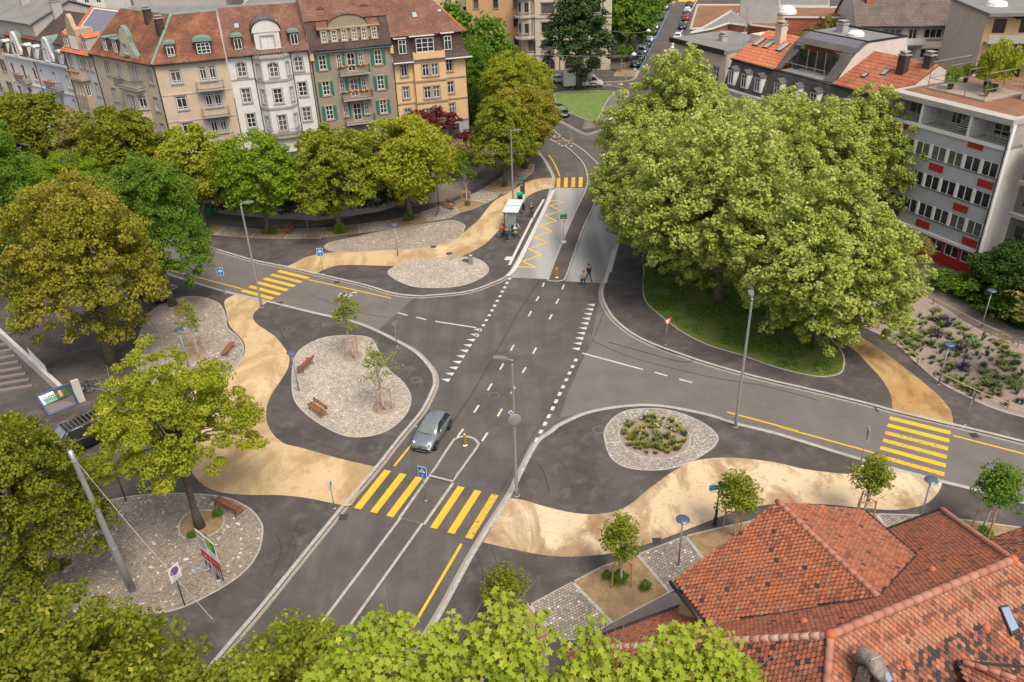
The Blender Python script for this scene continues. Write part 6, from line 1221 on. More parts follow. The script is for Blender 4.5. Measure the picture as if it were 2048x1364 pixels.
# dark grey stepped block behind the pale gable at the right edge
Og2 = G((1985,560)); b = house('apartment_block', 'dark grey block with stepped bay windows behind the pale gable', Og2, R(-64.4)); wl = [(1.5+i*2.6, z, 1.9, 1.3, 'two') for i in range(4) for z in (1.5,4.4,7.3,10.2)]
facade(b, wallm('render_dark', (.16,.15,.145)), 0, 11, 0, 13, wl, fm=M_railg); [boxpart(b, 'floor_edge', W_stone, [(0,11,-.5,0,z,z+.35)]) for z in (.6,3.5,6.4,9.3,12.2)]; boxpart(b, 'roof', M_flat, [(0,11,0,12,13,13.3)])
# low walls, and the far city as simple houses
bb = [V3(-125,250), V3(-95,262), V3(-60,255), V3(-20,270), V3(20,262)]
for i, (q, lab) in enumerate(zip(bb, ['distant pale house beyond the top left roofs','distant grey house beyond the white block','distant cream house over the long white block','distant beige house behind the low cream block','distant white house behind the cream corner building'])):
    plain_block('distant_house', lab, q, R(-6+3*i), -14, 14, 14, 15+i % 3*2, [W_white, W_conc, W_cream, W_beige, W_white][i], (11,8,5), 8, roof='gable', rmat=[T_brown, T_dark, T_ored][i % 3])
plain_block('distant_house', 'long house lining the right side of the far street', V3(54,262), R(-82), -30, 12, 14, 13, W_cream, (10,7,4), 9)
# garden wall behind the lime row
Pw = GP('z', [(330,420),(430,425),(540,436),(640,440),(760,422),(830,398)], PZ); t = thing('garden_wall', 'low dark garden wall running behind the row of limes', 'wall', (0,0,0)); mb = MB()
for a, b_ in zip(Pw[:-1], Pw[1:]):
    d_ = (b_-a); nrm = Vector((-d_.y, d_.x, 0)).normalized()*.15; mb.add([a-nrm,a+nrm,b_+nrm,b_-nrm]+[v+Vector((0,0,.75)) for v in (a-nrm,a+nrm,b_+nrm,b_-nrm)], [[4,5,6,7],[0,1,5,4],[3,2,6,7],[0,3,7,4],[1,2,6,5]])
mb.build('wall', W_stone, t)
hp_ = [p+(Vector((0,.9,0))) for p in Pw]
for i in range(9):
    t_ = i/8*(len(hp_)-1); k = min(int(t_), len(hp_)-2); q = hp_[k].lerp(hp_[k+1], t_-k)
    tree((0,0), 'bush', ['first','second','third','fourth','fifth','sixth','seventh','eighth','last'][i]+' dark hedge shrub from the left behind the garden wall', F_dark, 1.9, 1.25, i, cat='hedge', name='hedge_shrub', base=q, group='hedge behind the garden wall')
# ================================================================ THE TILED ROOF BELOW THE CAMERA
RA = Vector((10.21, 18.35, 0)); RZ = R(21.4); MR = Mx(RA, RZ); MRi = MR.inverted()
rb = thing('tiled_house', 'near house with large orange plain-tiled roof, filling the bottom right corner', 'building', RA, RZ)
M_tile, N, B, L = newmat('clay_tiles', .8, .3); at = N.nodes.new('ShaderNodeAttribute'); at.attribute_name = 'tilecol'
c_ = mixc(N, .45, at.outputs['Color'], ramp(N, noise_(N, mapping(N), 7, 6, .7), [(.3, (.25,)*3), (.7, (.72,)*3)]), 'OVERLAY'); c_ = mixc(N, ramp(N, noise_(N, mapping(N), 1.1, 5), [(.5, (0,0,0)), (.75, (.35,)*3)]), c_, (.10,.075,.06)); L(c_, B.inputs['Base Color'])
M_under = mat('roof_underlay', (.035,.025,.022), .95); M_ridge = mat('ridge_clay', (.34,.115,.07), .8, col2=(.42,.20,.14), nscale=1.5, col3=(.25,.16,.11), n3=5, mix3=.7)
PAL = dict(o=(.36,.118,.055), s=(.33,.13,.078), r=(.27,.088,.05), b=(.17,.07,.048), d=(.042,.034,.034), l=(.34,.165,.10), g=(.24,.19,.10))
def tilepatch(name, poly, mix, rw=.15, tw=.195, parent=None, seed=1, band=None, bright=1., shape='hex', base=True, off=.03):
    P = [Vector(p) for p in poly]; n = (P[1]-P[0]).cross(P[2]-P[0]).normalized(); n = n if n.z > 0 else -n
    dn = Vector((n.x, n.y, 0)); dn = (dn - n*dn.dot(n)).normalized(); ac = n.cross(dn); O = P[0]
    U = [((p-O).dot(ac), (p-O).dot(dn)) for p in P]; us = [q[0] for q in U]; vs = [q[1] for q in U]; rg = np.random.default_rng(seed); V = []; Fc = []; Cc = []
    def ins(u, v):
        r_ = False; j = len(U)-1
        for i in range(len(U)):
            if (U[i][1] > v) != (U[j][1] > v) and u < (U[j][0]-U[i][0])*(v-U[i][1])/(U[j][1]-U[i][1])+U[i][0]: r_ = not r_
            j = i
        return r_
    row = 0; v = min(vs); vmin = v; keys = list(mix.keys()); pr_ = np.array([mix[k] for k in keys]); pr_ = pr_/pr_.sum()
    while v < max(vs)+rw:
        u = min(us)+(tw/2 if row % 2 else 0)
        while u < max(us):
            if ins(u, v-.02):
                c0 = O+ac*(u+rg.normal()*.004)+dn*(v+rg.normal()*.004); h = tw*.455
                up = n*(.004+off*.2); lo = n*(.034+off*.2+rg.random()*.008)
                if shape == 'hex': S = [(-h,-rw*1.1,0),(h,-rw*1.1,0),(h,-.065,1),(h*.5,.035,1),(-h*.5,.035,1),(-h,-.065,1)]
                else: S = [(-h,-rw*1.15,0),(h,-rw*1.15,0),(h,-.03,1),(h*.75,.035,1),(h*.3,.065,1),(-h*.3,.065,1),(-h*.75,.035,1),(-h,-.03,1)]
                k = len(V); V += [c0+ac*a+dn*b_+(lo if t_ else up) for a, b_, t_ in S]; Fc.append(list(range(k, k+len(S))))
                q = len(V); lowi = list(range(k+2, k+len(S)))    # butt edge
                V += [V[i]-n*.03+dn*.012 for i in lowi]; 
                for i in range(len(lowi)-1): Fc.append([lowi[i], lowi[i+1], q+i+1, q+i])
                w = c0; nz = mnoise.noise(Vector((w.x*.35, w.y*.35, 3+seed)));  p2 = pr_.copy()
                if band:
                    t_ = v-vmin; p2 = np.array([band(t_, nz).get(kk, 0)+1e-4 for kk in keys]); p2 /= p2.sum()
                elif 'o' in keys: p2[keys.index('o')] *= 1+1.6*max(nz, 0)*2; p2 /= p2.sum()
                key = keys[rg.choice(len(keys), p=p2)]; c = np.array(PAL[key])*rg.uniform(.9, 1.12)*bright
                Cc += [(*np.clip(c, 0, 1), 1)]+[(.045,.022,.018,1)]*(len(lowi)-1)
            u += tw
        v += rw; row += 1
    me = mesh(name, V, Fc, M_tile); a_ = me.attributes.new('tilecol', 'FLOAT_COLOR', 'FACE'); a_.data.foreach_set('color', np.array(Cc, dtype=np.float32).ravel())
    o = link(name, me, parent or rb)
    if base:
        b_ = MB(); b_.add([p+n*.0 for p in P]+[p-n*.12 for p in P], [list(range(len(P))), list(range(len(P), 2*len(P)))[::-1]]+[[i, (i+1) % len(P), len(P)+(i+1) % len(P), len(P)+i] for i in range(len(P))]); b_.build('roof_boards', M_under, o)
    return o
SL = .8; HZ = 12.0
def zN(y): return HZ-SL*abs(y)
LX = 8.25; EX = 6.2; EY = 7.34; ze = zN(EY)
mixA = dict(o=.45, s=.24, r=.25, b=.05, d=.008, g=.004); mixB = dict(o=.3, s=.40, r=.22, b=.06, d=.012); mixC = dict(o=.35, r=.38, s=.15, b=.1, d=.03)
# north slope (falls to the square)
tilepatch('roof_slope', [(0,0,HZ),(LX,0,HZ),(LX+EX,EY,ze),(-EX,EY,ze)], dict(o=.40,s=.26,r=.27,b=.06,d=.012), seed=3)
tilepatch('roof_slope', [(LX,0,HZ),(LX+EX,EY,ze),(LX+EX,-EY,ze)], mixC, seed=4, shape='hex')
tilepatch('roof_slope', [(0,0,HZ),(-EX,EY,ze),(-EX,-EY,ze)], dict(o=.12,r=.5,s=.12,b=.22,d=.04), seed=5)
def bandS(t_, nz):
    if t_ < .5: return dict(l=.35, s=.5, o=.1, b=.05)
    if t_ < .85: return dict(l=.08, s=.2, r=.35, b=.35)
    if t_ < 1.5: return dict(l=.4, s=.45, o=.1, b=.05)
    return dict(d=.42+.6*max(nz, -.3), b=.28, r=.22, s=.07, l=.03, o=.08)
tilepatch('roof_slope', [(0,0,HZ),(-EX-1.5,-EY-1.8,zN(EY+1.8)),(LX+EX+1.5,-EY-1.8,zN(EY+1.8)),(LX,0,HZ)], dict(l=1,s=1,o=1,b=1,r=1,d=1), seed=6, band=bandS, shape='round', tw=.19, rw=.155)
# cross gable
GZ, GX_, GY0, GY1 = 11.0, 3.42, 1.25, 6.84
ZL, ZR = 8.45, 9.2
tilepatch('gable_roof_slope', [(GX_,GY1,GZ),(GX_,GY0,GZ),(-1.42,4.38,ZL),(-1.42,GY1+.1,ZL)], mixA, seed=7, off=.3)
tilepatch('gable_roof_slope', [(GX_,GY1,GZ),(GX_,GY0,GZ),(8.0,3.45,ZR),(8.0,GY1-.4,ZR)], mixB, seed=8, off=.3)
def ridge(P, r0=.13, step=.36, name='ridge_tiles', M=None):
    mb = MB()
    for a, b_ in zip(P[:-1], P[1:]):
        a, b_ = Vector(a), Vector(b_); d_ = b_-a; n = max(1, int(d_.length/step))
        for i in range(n):
            p = a+d_*(i/n); q = a+d_*((i+1.18)/n); mb.tube([p+Vector((0,0,.04)), q+Vector((0,0,.02))], [r0*1.03, r0*.88], 10)
    return mb.build(name, M or M_ridge, rb, True)
ridge([(0,0,HZ),(LX,0,HZ)], .16, .42); ridge([(LX,0,HZ),(LX+EX*.7,EY*.7,zN(EY*.7)),(LX+EX,EY,ze+.05)]); ridge([(LX,0,HZ),(LX+EX,-EY,ze)]); ridge([(0,0,HZ),(-EX,EY,ze)], .12, .36, M=mat('ridge_clay_light',(.46,.30,.22),.85,col2=(.34,.15,.10),nscale=2)); ridge([(0,0,HZ),(-EX-.2,-EY-.2,ze-.1)], .14, .42)
ridge([(GX_,GY0,GZ+.03),(GX_,GY1+.05,GZ+.03)], .12)
for p, r_ in (((0,0,HZ+.08), .2), ((LX,0,HZ+.08), .2)): mb = MB(); mb.lathe([(r_,-.12),(r_,.02),(r_*.6,.12),(0,.15)], 10, p); mb.build('ridge_cap', mat('cap_clay',(.50,.13,.06),.8,col2=(.42,.11,.05),nscale=3), rb, True)
# flashings, gutters and walls
mb = MB(); mb.tube([(-1.5,4.3,ZL+.02),(GX_,GY0-.02,GZ+.0)], .11, 6); mb.tube([(GX_,GY0-.02,GZ+.0),(8.05,3.42,ZR+.03)], .10, 6); mb.build('valley_flashing', mat('copper_brown',(.06,.038,.032),.6,.4,col2=(.085,.05,.04),nscale=4), rb)
mb = MB(); mb.tube([(-1.55,4.2,ZL-.03),(-1.55,GY1+.15,ZL-.03)], .085, 8); mb.tube([(-1.5,GY1-.2,ZL-.1),(-1.1,GY1-.35,ZL-.5),(-1.08,GY1-.35,zN(GY1))], .045, 8); mb.build('gutter', M_gut, rb, True)
mb = MB(); mb.tube([(-EX,EY+.08,ze-.02),(LX+EX,EY+.08,ze-.02)], .085, 8); mb.tube([(LX+EX+.08,EY,ze-.02),(LX+EX+.08,-EY,ze-.02)], .085, 8); mb.build('gutter', M_gut, rb, True)
mb = MB(); mb.tube([(8.06,3.5,ZR+.02),(8.06,GY1-.4,ZR+.02)], .05, 6); mb.tube([(8.03,GY1-.4,ZR+.03),(GX_,GY1+.02,GZ+.0)], .035, 6); mb.build('verge_strip', M_dark, rb)
W_ny = wallm('render_cream_near', (.52,.38,.22)); mb = MB(); mb.box(-1.22,7.7,2.2,GY1-.22,5.5,8.32); mb.build('gable_wall', W_ny, rb)
mb = MB(); mb.add([(-1.2,GY1-.24,8.3),(7.6,GY1-.3,8.9),(GX_,GY1-.3,GZ-.25)], [[0,1,2]]); mb.build('gable_front', W_ny, rb)
mb = MB(); mb.box(-EX+.5,LX+EX-.5,-EY-1,EY-.5,0,ze-.3); mb.build('walls', W_ny, rb)
boxpart(rb, 'gable_window', M_frameb, [(2.4,4.4,GY1-.30,GY1-.22,6.2,8.0)])
# eastern wing
I_ = MRi @ G((1965,1090), 6.3); I_.z = 12.03-(I_.x-LX)*.947; K_ = MRi @ G((2046,1056), I_.z); K_.z = I_.z; Hh = Vector((LX+1.3, max(-1.2, I_.y-5.5), 0)); Hh.z = 12.03-(Hh.x-LX)*.947; J_ = Hh+(K_-I_)*1.6; K_ = I_+(K_-I_)*1.6
tilepatch('roof_slope', [I_, K_, J_, Hh], dict(o=.2,s=.2,r=.25,b=.15,d=.2), seed=9, off=.2); Qw = [I_, K_, J_, Hh]; mb = MB(); mb.add([q-Vector((0,0,.15)) for q in Qw]+[Vector((q.x,q.y,0)) for q in Qw], [[0,1,5,4],[1,2,6,5],[2,3,7,6],[3,0,4,7]]); mb.build('wing_walls', W_ny, rb); mb = MB(); mb.tube([I_+Vector((0,0,.02)), K_+Vector((0,0,.04))], .06, 6); mb.build('verge_strip', M_dark, rb); ridge([Hh+Vector((0,0,.03)), J_+Vector((0,0,.03))], .11)
# skylights, vent hoods, chimney
def hit_slope(px, sgn):      # sight line on the north (+1) or south (-1) slope, in the roof's own frame
    o = MRi @ Vector((0,0,CAM_H)); d = (MRi.to_3x3() @ _ray(px)); k = SL*sgn   # z = HZ - k*y
    t = (HZ-o.z-k*o.y)/(d.z+k*d.y); return o+d*t
def roof_window(c, q):
    P = [hit_slope(X(c, *p), -1)+Vector((0,0,.16)) for p in q]; cen = sum(P, Vector())/4
    mb = MB(); Q = [cen+(p-cen)*1.22 for p in P]; mb.add(Q+[p-Vector((0,0,.22)) for p in Q], [[0,1,2,3],[0,1,5,4],[1,2,6,5],[2,3,7,6],[3,0,4,7]]); o = mb.build('skylight', mat('skylight_frame',(.05,.04,.036),.5,.4), rb)
    mb = MB(); mb.add([p+Vector((0,0,.02)) for p in P], [[0,1,2,3]]); mb.build('pane', mat('skylight_sky_glass',(.16,.22,.36),.08,0,.9,col2=(.22,.28,.42),nscale=.8), o, fix=False)
roof_window('x', [(1350,835),(1405,825),(1480,985),(1425,1012)]); roof_window('x', [(420,1255),(465,1240),(540,1375),(500,1400)])
for c, x_, y_, sgn in (('x',838,535,1),('g',872,762,1),('x',1240,970,-1),('x',650,1240,-1)):
    p = hit_slope(X(c, x_, y_), sgn); mb = MB(); mb.lathe([(.14,-.1),(.15,.06),(.12,.16),(.05,.21),(0,.22)], 10, p); mb.build('vent_hood', mat('vent_clay',(.46,.13,.06),.75), rb, True)
p = hit_slope(X('x', 330, 1420), -1); mb = MB(); M_stn = mat('weathered_stone', (.18,.15,.12), .95, col2=(.28,.24,.19), nscale=4, col3=(.10,.09,.06), n3=12, mix3=.8, bump=.7, bscale=14)
mb.box(p.x-.26,p.x+.26,p.y-.22,p.y+.22,p.z-1,p.z+1.0); ch = mb.build('chimney', M_stn, rb)
mb = MB(); mb.tube([(p.x,p.y-.42,p.z+.9),(p.x,p.y-.34,p.z+1.3),(p.x,p.y,p.z+1.45),(p.x,p.y+.34,p.z+1.3),(p.x,p.y+.42,p.z+.9)], .27, 12); mb.build('chimney_hood', M_stn, ch, True)
mb = MB(); mb.tube([(p.x+.29,p.y-.1,p.z+.95),(p.x+.2,p.y-.1,p.z+1.66),(p.x-.2,p.y-.1,p.z+1.66),(p.x-.29,p.y-.1,p.z+.95)], .018, 6); mb.build('hood_strap', mat('strap_metal',(.45,.43,.40),.5,.6), ch)
D0 = hit_slope(X('x',1005,1262), -1); D1 = hit_slope(X('x',1420,1370), -1); D2 = hit_slope(X('x',930,1420), -1)
tilepatch('dormer_roof', [D0+Vector((0,0,.3)), D1+Vector((.4,0,.55)), D1+Vector((0,-1.2,.1)), D2+Vector((.5,-.8,.3))], mixC, seed=12, off=.2); mb = MB(); mb.tube([D0+Vector((0,0,.34)), D1+Vector((.4,0,.6))], .07, 6); mb.build('valley_flashing', M_dark, rb); ridge([D0+Vector((.15,-.1,.35)), D2+Vector((1.8,-.9,.7))], .1, .3)
# ================================================================ STREET FURNITURE
M_galv = mat('galvanised_pole', (.34,.36,.385), .45, .55, col2=(.40,.42,.44), nscale=2); M_lamphead = mat('lamp_head_grey', (.22,.235,.245), .5, .4); M_bluel = mat('lamp_disc_blue', (.075,.115,.20), .28, .3, col2=(.10,.15,.25), nscale=1.5); M_poledark = mat('pole_dark', (.07,.085,.085), .5, .4)
M_wood = mat('bench_slats', (.24,.085,.04), .6, col2=(.31,.12,.06), nscale=6); M_benchm = mat('bench_frame', (.075,.08,.085), .5, .5); M_sb = mat('sign_blue', (.0,.17,.56), .5); M_sw = mat('sign_white', (.78,.77,.76), .5); M_sr = mat('sign_red', (.60,.02,.02), .5); M_sk = mat('sign_black', (.015,.015,.015), .5); M_back = mat('sign_back', (.33,.36,.37), .5, .5)
M_bl = mat('bollard_black', (.02,.02,.02), .5); M_by = mat('bollard_yellow', (.85,.42,.02), .5)
# tall lamp posts
def tall_lamp(px, label, headaz, H=10, hidden=None, z=PZ, tp=None):
    p = G(px, z); t = thing('street_lamp', label, 'street lamp', p, headaz, 'tall grey lamp posts')
    mb = MB(); mb.tube([(0,0,0),(0,0,.5),(0,0,H-.4),(0,0,H)], [.12,.11,.075,.07], 14); mb.build('pole', M_galv, t, True)
    mb = MB(); mb.lathe([(.2,0),(.2,.03),(.125,.05)], 14); mb.build('base_plate', M_galv, t)
    mb = MB(); mb.tube([(0,0,H-.15),(0,0,H+.05)], .09, 10); mb.tube([(0,0,H),(.35,0,H+.05)], .05, 8); mb.build('bracket', M_lamphead, t, True)
    mb = MB(); mb.prism([(.25,-.09),(.5,-.17),(1.05,-.19),(1.1,-.1),(1.1,.1),(1.05,.19),(.5,.17),(.25,.09)], H+.02, H+.13); h = mb.build('lamp_head', M_lamphead, t); mb = MB(); mb.box(.5,1.02,-.14,.14,H-.0,H+.02); mb.build('lens', mat('lamp_lens',(.6,.6,.58),.3), h); return t
tall_lamp(X('a',567,925), 'tall grey lamp post at the left side street crossing', R(20))
tL2 = tall_lamp(X('d',1148,1010), 'tall grey lamp post with a round sign, right of the main crossing', R(165))
tall_lamp(X('k',848,1073), 'tall grey lamp post at the kerb of the right side street', R(80))
tall_lamp((1027,427), 'tall grey lamp post behind the bus shelter', R(5), 9.5)
mb = MB(); mb.lathe([(0,-.02),(.38,-.02),(.42,0),(.38,.03),(0,.03)], 20, (0,-.16,5.95), axis='y'); o = mb.build('round_sign', M_back, tL2, True); o.rotation_euler = (0,0,R(-165+8)); mb = MB(); mb.tube([(-.05,-.14,6.4),(-.05,-.14,6.6)], .02); V_ = [(-.33,-.17,6.5),(-.18,-.17,6.68),(-.03,-.17,6.5),(-.18,-.17,6.32)]; mb = MB(); mb.add(V_+[(x, y+.02, z) for x, y, z in V_], [[0,1,2,3],[7,6,5,4],[0,1,5,4],[1,2,6,5],[2,3,7,6],[3,0,4,7]]); o = mb.build('diamond_sign', M_sw, tL2); o.rotation_euler = (0,0,R(-165)); mb = MB(); V2_ = [(x*.6-.07, y-.012, (z-6.5)*.6+6.5) for x, y, z in V_]; mb.add(V2_, [[0,1,2,3]]); mb.build('diamond_face', M_sb, o)
# stepped contact-line mast with wire
p0 = G((266,1183), Z4); t = thing('steel_mast', 'thick stepped grey steel mast with black graffiti near its foot', 'mast', p0); Ht = 10.1
tops = Vector((-.35,-.28,Ht)); A_ = lambda k: tops*(k)
mb = MB(); mb.tube([A_(0), A_(.33), A_(.335), A_(.60), A_(.605), A_(.93), A_(.935), A_(1)], [.21,.20,.175,.165,.145,.13,.12,.12], 18); mb.build('pole', M_galv, t, True); mb = MB(); [mb.tube([A_(k), A_(k+.008)], r_, 18) for k, r_ in ((.33,.225),(.60,.19),(.93,.155),(0,.26))]; mb.build('collars', M_galv, t)
mb = MB(); gp = [(0,.0),(.1,.12),(0,.22),(-.08,.12),(0,.3),(.1,.42),(-.05,.5),(.06,.62),(0,.72),(.09,.8),(-.04,.9),(.05,1.0)]
for (a, b_), (c, d_) in zip(gp[:-1], gp[1:]): mb.tube([Vector((a*.9,-.215+.012*b_,.5+b_*.7))+A_(.05)*0, Vector((c*.9,-.215+.012*d_,.5+d_*.7))], .013, 5)
mb.build('graffiti', M_sk, t)
wa = p0+A_(.93)+Vector((.1,0,0)); wb_ = G((425,1238), 6.2); w_ = thing('span_wire', 'thin pale span wire running from the stepped mast down to the lower right', 'wire', wa); mb = MB(); d_ = wb_-wa; mb.tube([d_*t_/12 - Vector((0,0,.25*math.sin(PI*t_/12))) for t_ in range(13)], .014, 5); o = mb.build('wire', mat('wire_pale',(.5,.45,.40),.5,.3), w_)
# disc lamps
def disc_lamp(px, label, z=PZ, H=3.5):
    p = G(px, z); t = thing('path_lamp', label, 'path lamp', p, 0, 'disc lamps on slim grey posts')
    mb = MB(); mb.tube([(0,0,0),(0,0,H-.1)], [.06,.045], 12); mb.build('pole', M_galv, t, True); mb = MB(); mb.lathe([(0,H+.07),(.2,H+.06),(.36,H+.0),(.38,H-.03),(.3,H-.05),(.1,H-.08),(.06,H-.14)], 24); mb.build('lamp_disc', M_bluel, t, True); mb = MB(); mb.lathe([(.11,0),(.11,.03),(.06,.05)], 12); mb.build('base_plate', M_galv, t); return t
disc_lamp(X('a',1637,520), 'disc lamp in the beige walkway between two pale sett fields', Z4)
disc_lamp(X('c',1049,690), 'disc lamp at the left rim of the bean shaped sett island')
disc_lamp((378,735), 'disc lamp on the left sett island next to a young tree')
disc_lamp(X('f',1245,960), 'disc lamp in the grid setts left of the tiled roof')
disc_lamp(X('h',1143,387), 'disc lamp beside the footway before the dark shrubs')
disc_lamp(X('h',900,708), 'disc lamp at the edge of the planted gravel bed')
disc_lamp((1836,1052), 'disc lamp behind the ridge of the tiled roof')
# signs
def pole(t, H, r=.03, M=None, foot=True):
    mb = MB(); mb.tube([(0,0,0),(0,0,H)], r, 10); mb.build('pole', M or M_galv, t, True)
    if foot: mb = MB(); mb.lathe([(.11,0),(.11,.05),(.05,.08)], 12); mb.build('foot', M_galv, t)
def ped_sign(px, label, rz, z=PZ, H=2.75, w=.6, h=.85):
    t = thing('crossing_sign', label, 'road sign', G(px, z), rz, 'blue pedestrian crossing signs'); pole(t, H-.1)
    mb = MB(); mb.box(-w/2,w/2,-.035,-.02,H-h,H); pl = mb.build('sign_plate', M_sw, t); mb = MB(); mb.box(-w/2+.03,w/2-.03,-.041,-.035,H-h+.03,H-.03); mb.build('blue_face', M_sb, pl)
    mb = MB(); mb.add([(-w*.38,-.044,H-h*.52),(w*.38,-.044,H-h*.52),(0,-.044,H-h*.14)], [[0,1,2]]); mb.build('white_triangle', M_sw, pl)
    mb = MB(); c = H-h*.36; mb.lathe([(0,-.001),(.03,-.001)], 8, (.005,-.047,c+.07), axis='y'); 
    for a, b_ in (((0,.05),(0,-.02)), ((0,-.02),(-.05,-.085)), ((0,-.02),(.045,-.085)), ((0,.03),(.06,-.01)), ((0,.03),(-.055,0))): mb.tube([(a[0],-.047,c+a[1]),(b_[0],-.047,c+b_[1])], .012, 4)
    mb.build('walker_symbol', M_sk, pl); mb = MB(); mb.lathe([(0,-.002),(.055,-.002)], 8, (0,-.044,H-h*.78), axis='y'); mb.build('white_dot', M_sw, pl); mb = MB(); mb.box(-w/2+.01,w/2-.01,-.02,-.012,H-h+.01,H-.01); mb.build('sign_back', M_back, pl); return t
ped_sign(X('d',557,1045), 'blue crossing sign on the refuge between the main yellow crossing', R(-24), .08)
ped_sign(X('a',277,818), 'blue crossing sign left of the upper left yellow crossing', R(12))
ped_sign(X('a',1050,658), 'blue crossing sign above the upper left yellow crossing', R(8))
ped_sign(X('h',460,1152), 'crossing sign seen edge-on left of the right yellow crossing', R(78))
ped_sign(X('e',1648,425), 'small crossing sign seen from the side left of the main road', R(80), H=2.2, w=.35, h=.45)
def sign_back(px, label, shape, rz, H=2.6, z=PZ):
    t = thing('road_sign', label, 'road sign', G(px, z), rz); pole(t, H-.05); mb = MB()
    if shape == 'tri': mb.add([(-.42,-.03,H),(.42,-.03,H),(0,-.03,H-.72),(-.42,-.045,H),(.42,-.045,H),(0,-.045,H-.72)], [[0,1,2],[5,4,3],[0,1,4,3],[1,2,5,4],[2,0,3,5]])
    else: mb.box(-.25,.25,-.045,-.03,H-.6,H)
    pl = mb.build('sign_plate', M_back, t); return t, pl
sign_back(X('a',1632,1233), 'back of a give-way sign at the kerb below the side street dashes', 'tri', R(60), 2.4)
t, pl = sign_back(X('k',467,628), 'red and white give-way sign at the edge of the grass', 'tri', R(28), 2.5); mb = MB(); mb.add([(-.4,-.05,2.48),(.4,-.05,2.48),(0,-.05,1.8)], [[0,2,1]]); mb.build('red_border', M_sr, pl); mb = MB(); mb.add([(-.24,-.053,2.4),(.24,-.053,2.4),(0,-.053,1.99)], [[0,2,1]]); mb.build('white_face', M_sw, pl)
sign_back(X('h',1050,938), 'slim road sign seen edge-on right of the right yellow crossing', 'sq', R(82), 2.75)
t, pl = sign_back(X('o',1525,960), 'grey sign with a pink sticker at the tip of the lawn', 'sq', R(5), 2.9); mb = MB(); mb.lathe([(0,0),(.14,0)], 12, (0,-.05,2.0), axis='y'); mb.build('pink_disc', mat('pink_disc',(.75,.05,.25),.5), pl)
sign_back(X('o',1113,1330), 'small grey blue sign post below the lawn', 'sq', R(75), 2.4)
tb = thing('direction_barrier', 'white guide barrier at the kerb right of the lawn', 'barrier', G(X('o',1395,1290), PZ), R(40)); mb = MB(); mb.box(-1,1,-.04,.04,.3,.5); mb.box(-1,1,-.04,.04,.65,.85); mb.build('boards', M_sw, tb); mb = MB(); [mb.tube([(x,0,0),(x,0,.9)], .03) for x in (-.8,.8)]; mb.build('legs', M_galv, tb)
# no-stopping plate
t = thing('parking_sign', 'white plate with a red and blue no-stopping disc on the lower left setts', 'road sign', G(X('e',838,950), PZ), R(62)); mb = MB(); mb.tube([(0,0,0),(0,0,2.9)], .035, 10); mb.build('pole', M_poledark, t, True)
mb = MB(); mb.box(-.36,.36,-.06,-.04,2.0,2.98); pl = mb.build('sign_plate', M_sw, t)
for r_, M_, y_ in ((.27,M_sr,-.064),(.20,M_sb,-.068)): mb = MB(); mb.lathe([(0,0),(r_,0)], 24, (0,y_,2.62), axis='y'); mb.build('red_ring' if M_ is M_sr else 'blue_disc', M_, pl)
mb = MB(); mb.box(-.24,.24,-.003,.003,-.035,.035); mb.xform(Matrix.Translation((0,-.072,2.62)) @ Matrix.Rotation(R(45),4,'Y')); mb.build('red_bar', M_sr, pl)
for i, s_ in enumerate(('Zufahrt', 'freihalten')): me = textmesh(s_, .13, M_sk, depth=0); link('lettering', me, pl, (0,-.064,2.25-i*.14), (PI/2,0,0))
mb = MB(); mb.box(-.37,.37,-.04,-.03,1.99,2.99); mb.build('sign_back', M_poledark, pl)
# ornate street name sign
t = thing('street_name_sign', 'ornate dark post carrying a blue street name plate', 'street sign', G(X('f',1445,735), PZ), R(6)); M_orn = mat('ornate_green', (.015,.04,.03), .4, .3)
mb = MB(); mb.lathe([(.14,0),(.14,.1),(.1,.15),(.1,.45),(.13,.5),(.1,.55),(.075,.6),(.075,1.05),(.1,1.1),(.06,1.2),(.045,1.3),(.04,3.0),(.0,3.05)], 14); mb.build('post', M_orn, t, True)
mb = MB(); mb.box(-.62,.62,-.03,.03,2.75,3.08); pl = mb.build('name_plate', mat('plate_blue',(.0,.27,.68),.5), t); me = textmesh('Wettsteinplatz', .16, M_sw, depth=.001); link('lettering', me, pl, (0,-.034,2.91), (PI/2,0,0)); me = textmesh('Wettsteinplatz', .16, M_sw, depth=.001); link('lettering', me, pl, (0,.034,2.91), (PI/2,0,PI))
mb = MB()
for sx in (-1, 1):
    for cx, cz, r_ in ((.2,3.15,.1),(.42,3.12,.07),(.3,2.66,.09),(.5,2.68,.06)): mb.tube([(sx*(cx+r_*math.cos(a)), 0, cz+r_*math.sin(a)) for a in np.linspace(0, 5.2, 10)], .018, 5)
mb.lathe([(0,3.08),(.12,3.1),(.1,3.2),(.05,3.3),(0,3.36)], 8); mb.build('scrollwork', M_sk, t)
# poster stand
t = thing('poster_stand', 'election poster stand with four tilted posters on a grey post', 'poster stand', G(X('e',1020,812), Z4), R(-42)); mb = MB(); mb.tube([(0,0,0),(0,0,3.45)], .06, 10); mb.build('post', M_poledark, t, True); mb = MB(); mb.lathe([(.2,0),(.2,.04),(.07,.1)], 12); mb.build('foot', M_galv, t)
def poster(x0, x1, z0, z1, base, blocks, texts=(), name='poster'):
    mb = MB(); mb.box(x0,x1,-.10,-.075,z0,z1); pl = mb.build(name, base, t)
    for (a, b_, c, d_, M_) in blocks: mb = MB(); mb.box(x0+(x1-x0)*a, x0+(x1-x0)*b_, -.106, -.101, z0+(z1-z0)*c, z0+(z1-z0)*d_); mb.build('colour_field', M_, pl)
    for s_, x_, z_, sz, M_ in texts: me = textmesh(s_, sz, M_, depth=0); link('lettering', me, pl, (x0+(x1-x0)*x_, -.109, z0+(z1-z0)*z_), (PI/2,0,0))
